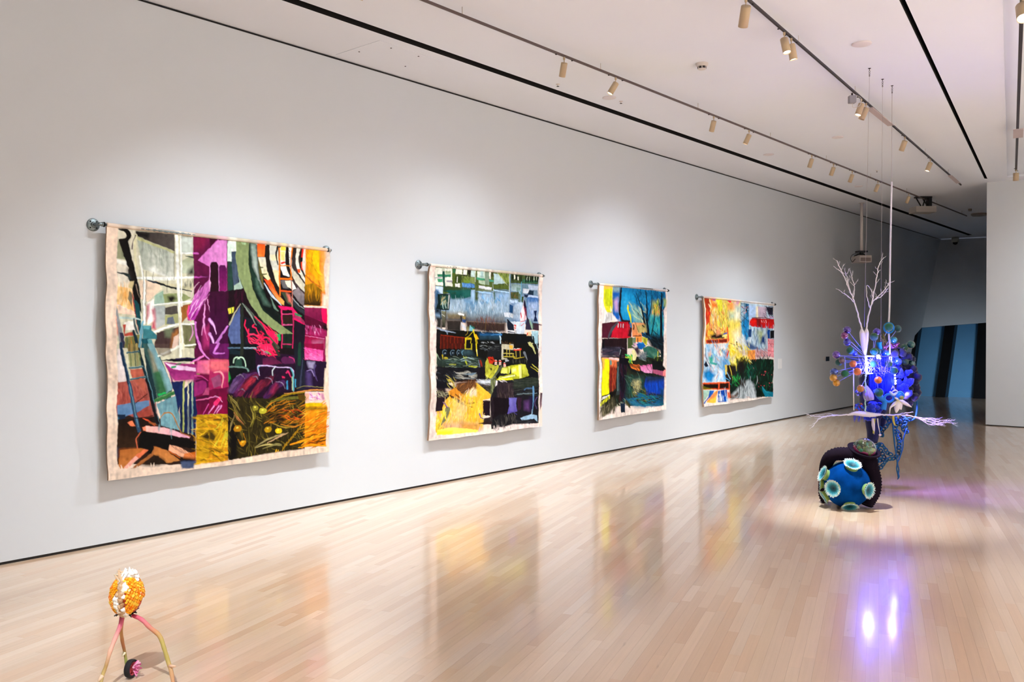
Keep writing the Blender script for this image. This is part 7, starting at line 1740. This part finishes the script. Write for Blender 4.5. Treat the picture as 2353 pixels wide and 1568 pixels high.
# yellow-hearted white flower with drooping petals
m = MB(); fc_ = K(1245, 1120, -.03)
yl, wh_ = lin('c8c050'), lin('e8e0e4')
for q, rs in (([(1245, 1110), (1300, 1130), (1360, 1160), (1425, 1198)], [.012, .022, .016, .002]), ([(1245, 1110), (1200, 1150), (1160, 1180), (1135, 1210), (1128, 1290)], [.012, .020, .012, .008, .003]), ([(1250, 1100), (1235, 1160), (1225, 1210), (1215, 1270)], [.014, .026, .028, .008]), ([(1250, 1120), (1270, 1170), (1280, 1230)], [.012, .022, .006]), ([(1240, 1100), (1215, 1080), (1195, 1070)], [.01, .012, .003])):
    P_ = bez([K(*p, -.03 - .01 * i) for i, p in enumerate(q)], 5)
    m.tube(P_, rs, 10, cols=[tuple(yl[j] * max(0, 1 - 3 * i / len(P_)) + wh_[j] * min(1, 3 * i / len(P_)) for j in range(3)) for i in range(len(P_))])
m.build('flower', M_cream, hs, True)
m = MB(); m.ball(K(1285, 1070, -.01), 30 * mK, 12, 8, col=lin('9c9c30')); m.build('flower_bud', M_cream, hs, True)
m = MB()
for q, rs, c in (([(1150, 960), (1175, 920), (1190, 960)], [.004, .006, .003], 'c8c4f0'), ([(1130, 990), (1180, 1030), (1230, 1000)], [.010, .014, .008], 'c0d0f8'), ([(1150, 1000), (1200, 970), (1240, 990)], [.004, .008, .004], 'e0d8f0')):
    m.tube(bez([K(*p, -.03) for p in q], 5), rs, 8, col=lin(c))
m.build('petal_cluster', M_cream, hs, True)
# wax drips
for q, rs, c in (([(405, 985), (408, 1020), (411, 1045), (413, 1075)], [.010, .016, .012, .002], 'd8d0e4'), ([(432, 985), (436, 1020), (442, 1050), (446, 1072)], [.007, .005, .004, .003], 'd8d4d0'), ([(415, 985), (412, 1030), (410, 1070)], [.01, .009, .008], 'b8b050'), ([(520, 970), (522, 1000), (530, 1024)], [.011, .010, .006], 'c8b440'), ([(545, 970), (550, 985)], [.008, .004], 'c8b440')):
    m = MB(); m.tube(bez([J(*p, -.04) for p in q], 5), rs, 10, col=lin(c)); m.build('drip', M_cream, hs, True)
m = MB(); m.ball(J(446, 1078, -.04), .012, 10, 6, col=lin('f0dce4')); m.build('drip_bead', M_cream, hs, True)
# small bright pieces
def scatter(name, x0_, y0_, x1_, y1_, n, r0, r1, cols, dd=0.0, sticks=False):
    m = MB()
    for k in range(n):
        p_ = K(rg.uniform(x0_, x1_), rg.uniform(y0_, y1_), dd + rg.uniform(-.03, .03))
        if sticks: m.tube([p_, p_ + Vector((rg.uniform(-1, 1), rg.uniform(-1, 1), rg.uniform(-.3, 1))) * .03], [.003, .0015], 5, col=lin(rg.choice(cols)))
        else: m.ball(p_, rg.uniform(r0, r1), 7, 5, col=lin(rg.choice(cols)), bump=.5, seed=k)
    o = m.build(name, M_mix, hs, True); o['kind'] = 'stuff'
scatter('beads', 660, 1150, 780, 1240, 50, .005, .011, ['2c50e0', 'e03c50', '1c78c8', 'e08c3c', '3c3cb0', '1030a0'], -.02)
scatter('coral_bits', 1140, 350, 1240, 410, 30, .004, .008, ['c05c90', '8c4cb0', 'd86c7c', '5c3c98'], .18, True)
scatter('coral_bits', 1030, 370, 1090, 440, 24, .004, .008, ['c04c80', '4c4cd0', 'a040a0', 'c88070'], .15, True)
scatter('crystals', 1020, 660, 1130, 730, 34, .004, .010, ['c8b8f8', 'f0e0ff', 'e89cb0', '7c6cf0'], .02)
scatter('crystals', 900, 670, 960, 740, 16, .004, .008, ['a8a8ff', 'e0e0ff'], .02, True)
scatter('foil_bits', 660, 960, 740, 1040, 22, .005, .010, ['3c50c0', '8c80e0', '2c3490', 'b0a8e8'], -.02)
m = MB()
for k in range(14):
    a_ = K(rg.uniform(1040, 1100), rg.uniform(340, 380), .15); b_ = K(rg.uniform(1000, 1060), rg.uniform(200, 260), .15 + rg.uniform(-.03, .03)); m.tube([a_, a_.lerp(b_, .5) + Rv * rg.uniform(-.01, .01), b_], [.003, .0025, .001], 5)
m.build('dry_twigs', mat('olive_twig', '6c6430', .7), hs)
m = MB()
for k in range(30):
    x = rg.uniform(640, 860); m.tube([K(x, 1310, .02), K(x + rg.uniform(-10, 10), rg.uniform(1340, 1400), .02)], .0014, 4)
m.build('fringe', M_string, hs)
# teal crochet chain loops
link = MB(); rl = .023
link.tube([Vector((rl * math.cos(a), rl * .72 * math.sin(a), .003 * math.sin(2 * a))) for a in [i * .6283 for i in range(10)]], .0068, 6, closed=True)
lm = {}
for nm, mt_ in (('a', M_teal), ('b', M_teal2)):
    me = bpy.data.meshes.new('chain_link'); me.from_pydata(link.v, [], link.f); me.polygons.foreach_set('use_smooth', [True] * len(link.f)); me.materials.append(mt_); lm[nm] = me
def chain(pts, dd):
    P_ = bez([J(*p, dd) for p in pts], 6); L = [0]
    for i in range(1, len(P_)): L.append(L[-1] + (P_[i] - P_[i - 1]).length)
    s_ = 0; k = 0
    while s_ < L[-1]:
        i = min(int(np.searchsorted(L, s_, 'right')) - 1, len(P_) - 2); t_ = (s_ - L[i]) / max(L[i + 1] - L[i], 1e-6); p_ = P_[i].lerp(P_[i + 1], t_)
        d = (P_[i + 1] - P_[i]).normalized()
        M = frame_M(p_, (Fv * -1 + Rv * rg.uniform(-.8, .8) + Uv * rg.uniform(-.5, .5)), d)
        o = bpy.data.objects.new('chain_link', lm[rg.choice('aaab')]); COL.objects.link(o); o.parent = hs
        M.translation = p_ - hs.location; o.matrix_local = M
        s_ += .033; k += 1
for pts, dd in (([(475, 975), (500, 1000), (480, 1030), (455, 1060), (460, 1085), (445, 1060), (450, 1030)], .15), ([(520, 975), (540, 1010), (530, 1050), (545, 1090), (555, 1130), (548, 1180), (525, 1210), (490, 1215), (460, 1250), (440, 1265), (425, 1235), (450, 1200), (430, 1170), (445, 1130), (470, 1150), (490, 1180), (520, 1190)], .12),
                ([(560, 975), (590, 1000), (575, 1040), (600, 1060), (585, 1010), (610, 990)], .15), ([(540, 990), (565, 1020), (590, 1000), (575, 975)], .18), ([(430, 1140), (425, 1190), (440, 1220), (470, 1210), (450, 1165)], .17), ([(500, 1000), (530, 1000), (560, 1000)], .2), ([(545, 1060), (560, 1090), (550, 1150)], .17)):
    chain(pts, dd)
m = MB(); m.tube(bez([J(516, 980, .1), J(522, 1060, .1), J(530, 1140, .1), J(543, 1230, .1), J(540, 1270, .1), J(551, 1310, .1), J(545, 1330, .1)], 5), [.008, .009, .008, .007, .006, .012, .002], 8); m.build('cord', M_teal, hs)
m = MB(); m.tube(bez([J(598, 1040, .12), J(578, 1100, .12), J(574, 1150, .12), J(556, 1210, .11), J(545, 1235, .1), J(552, 1275, .1), J(547, 1310, .1)], 5), .0065, 8); m.build('cord', M_teal, hs)
m = MB(); m.tube(bez([J(645, 860, .25), J(654, 900, .24), J(652, 950, .22), J(640, 985, .2), J(612, 1000, .18)], 5), .0085, 8); m.build('cord', M_teal, hs)
# its own blue lights
def pt(name, p_, e, c, r_=.03):
    l = bpy.data.lights.new(name, 'POINT'); l.energy = e; l.color = c; l.shadow_soft_size = r_
    o = bpy.data.objects.new(name, l); COL.objects.link(o); o.parent = hs; o.location = p_ - hs.location
pt('blue_lamp', K(860, 640, -.09), 16, (.06, .07, 1))
pt('blue_lamp', K(1190, 850, .03), 10, (.02, .03, 1))
pt('blue_lamp', K(1010, 700, .10), 46, (.03, .04, 1))
pt('blue_lamp', K(1060, 900, .06), 26, (.02, .05, 1))
pt('violet_lamp', K(1160, 540, .05), 7, (.3, .25, 1))
l = bpy.data.lights.new('violet_floor_fill', 'SPOT'); l.energy = 85; l.color = (.34, .2, 1); l.spot_size = math.radians(95); l.spot_blend = 1; l.shadow_soft_size = .05  # unseen spot added to throw a violet glow on the floor
o = bpy.data.objects.new('violet_floor_fill', l); COL.objects.link(o); o.parent = hs; o.location = K(1330, 1010, .1) - hs.location
o.rotation_euler = (Rv * .55 - Uv + Fv * .1).to_track_quat('-Z', 'Y').to_euler()
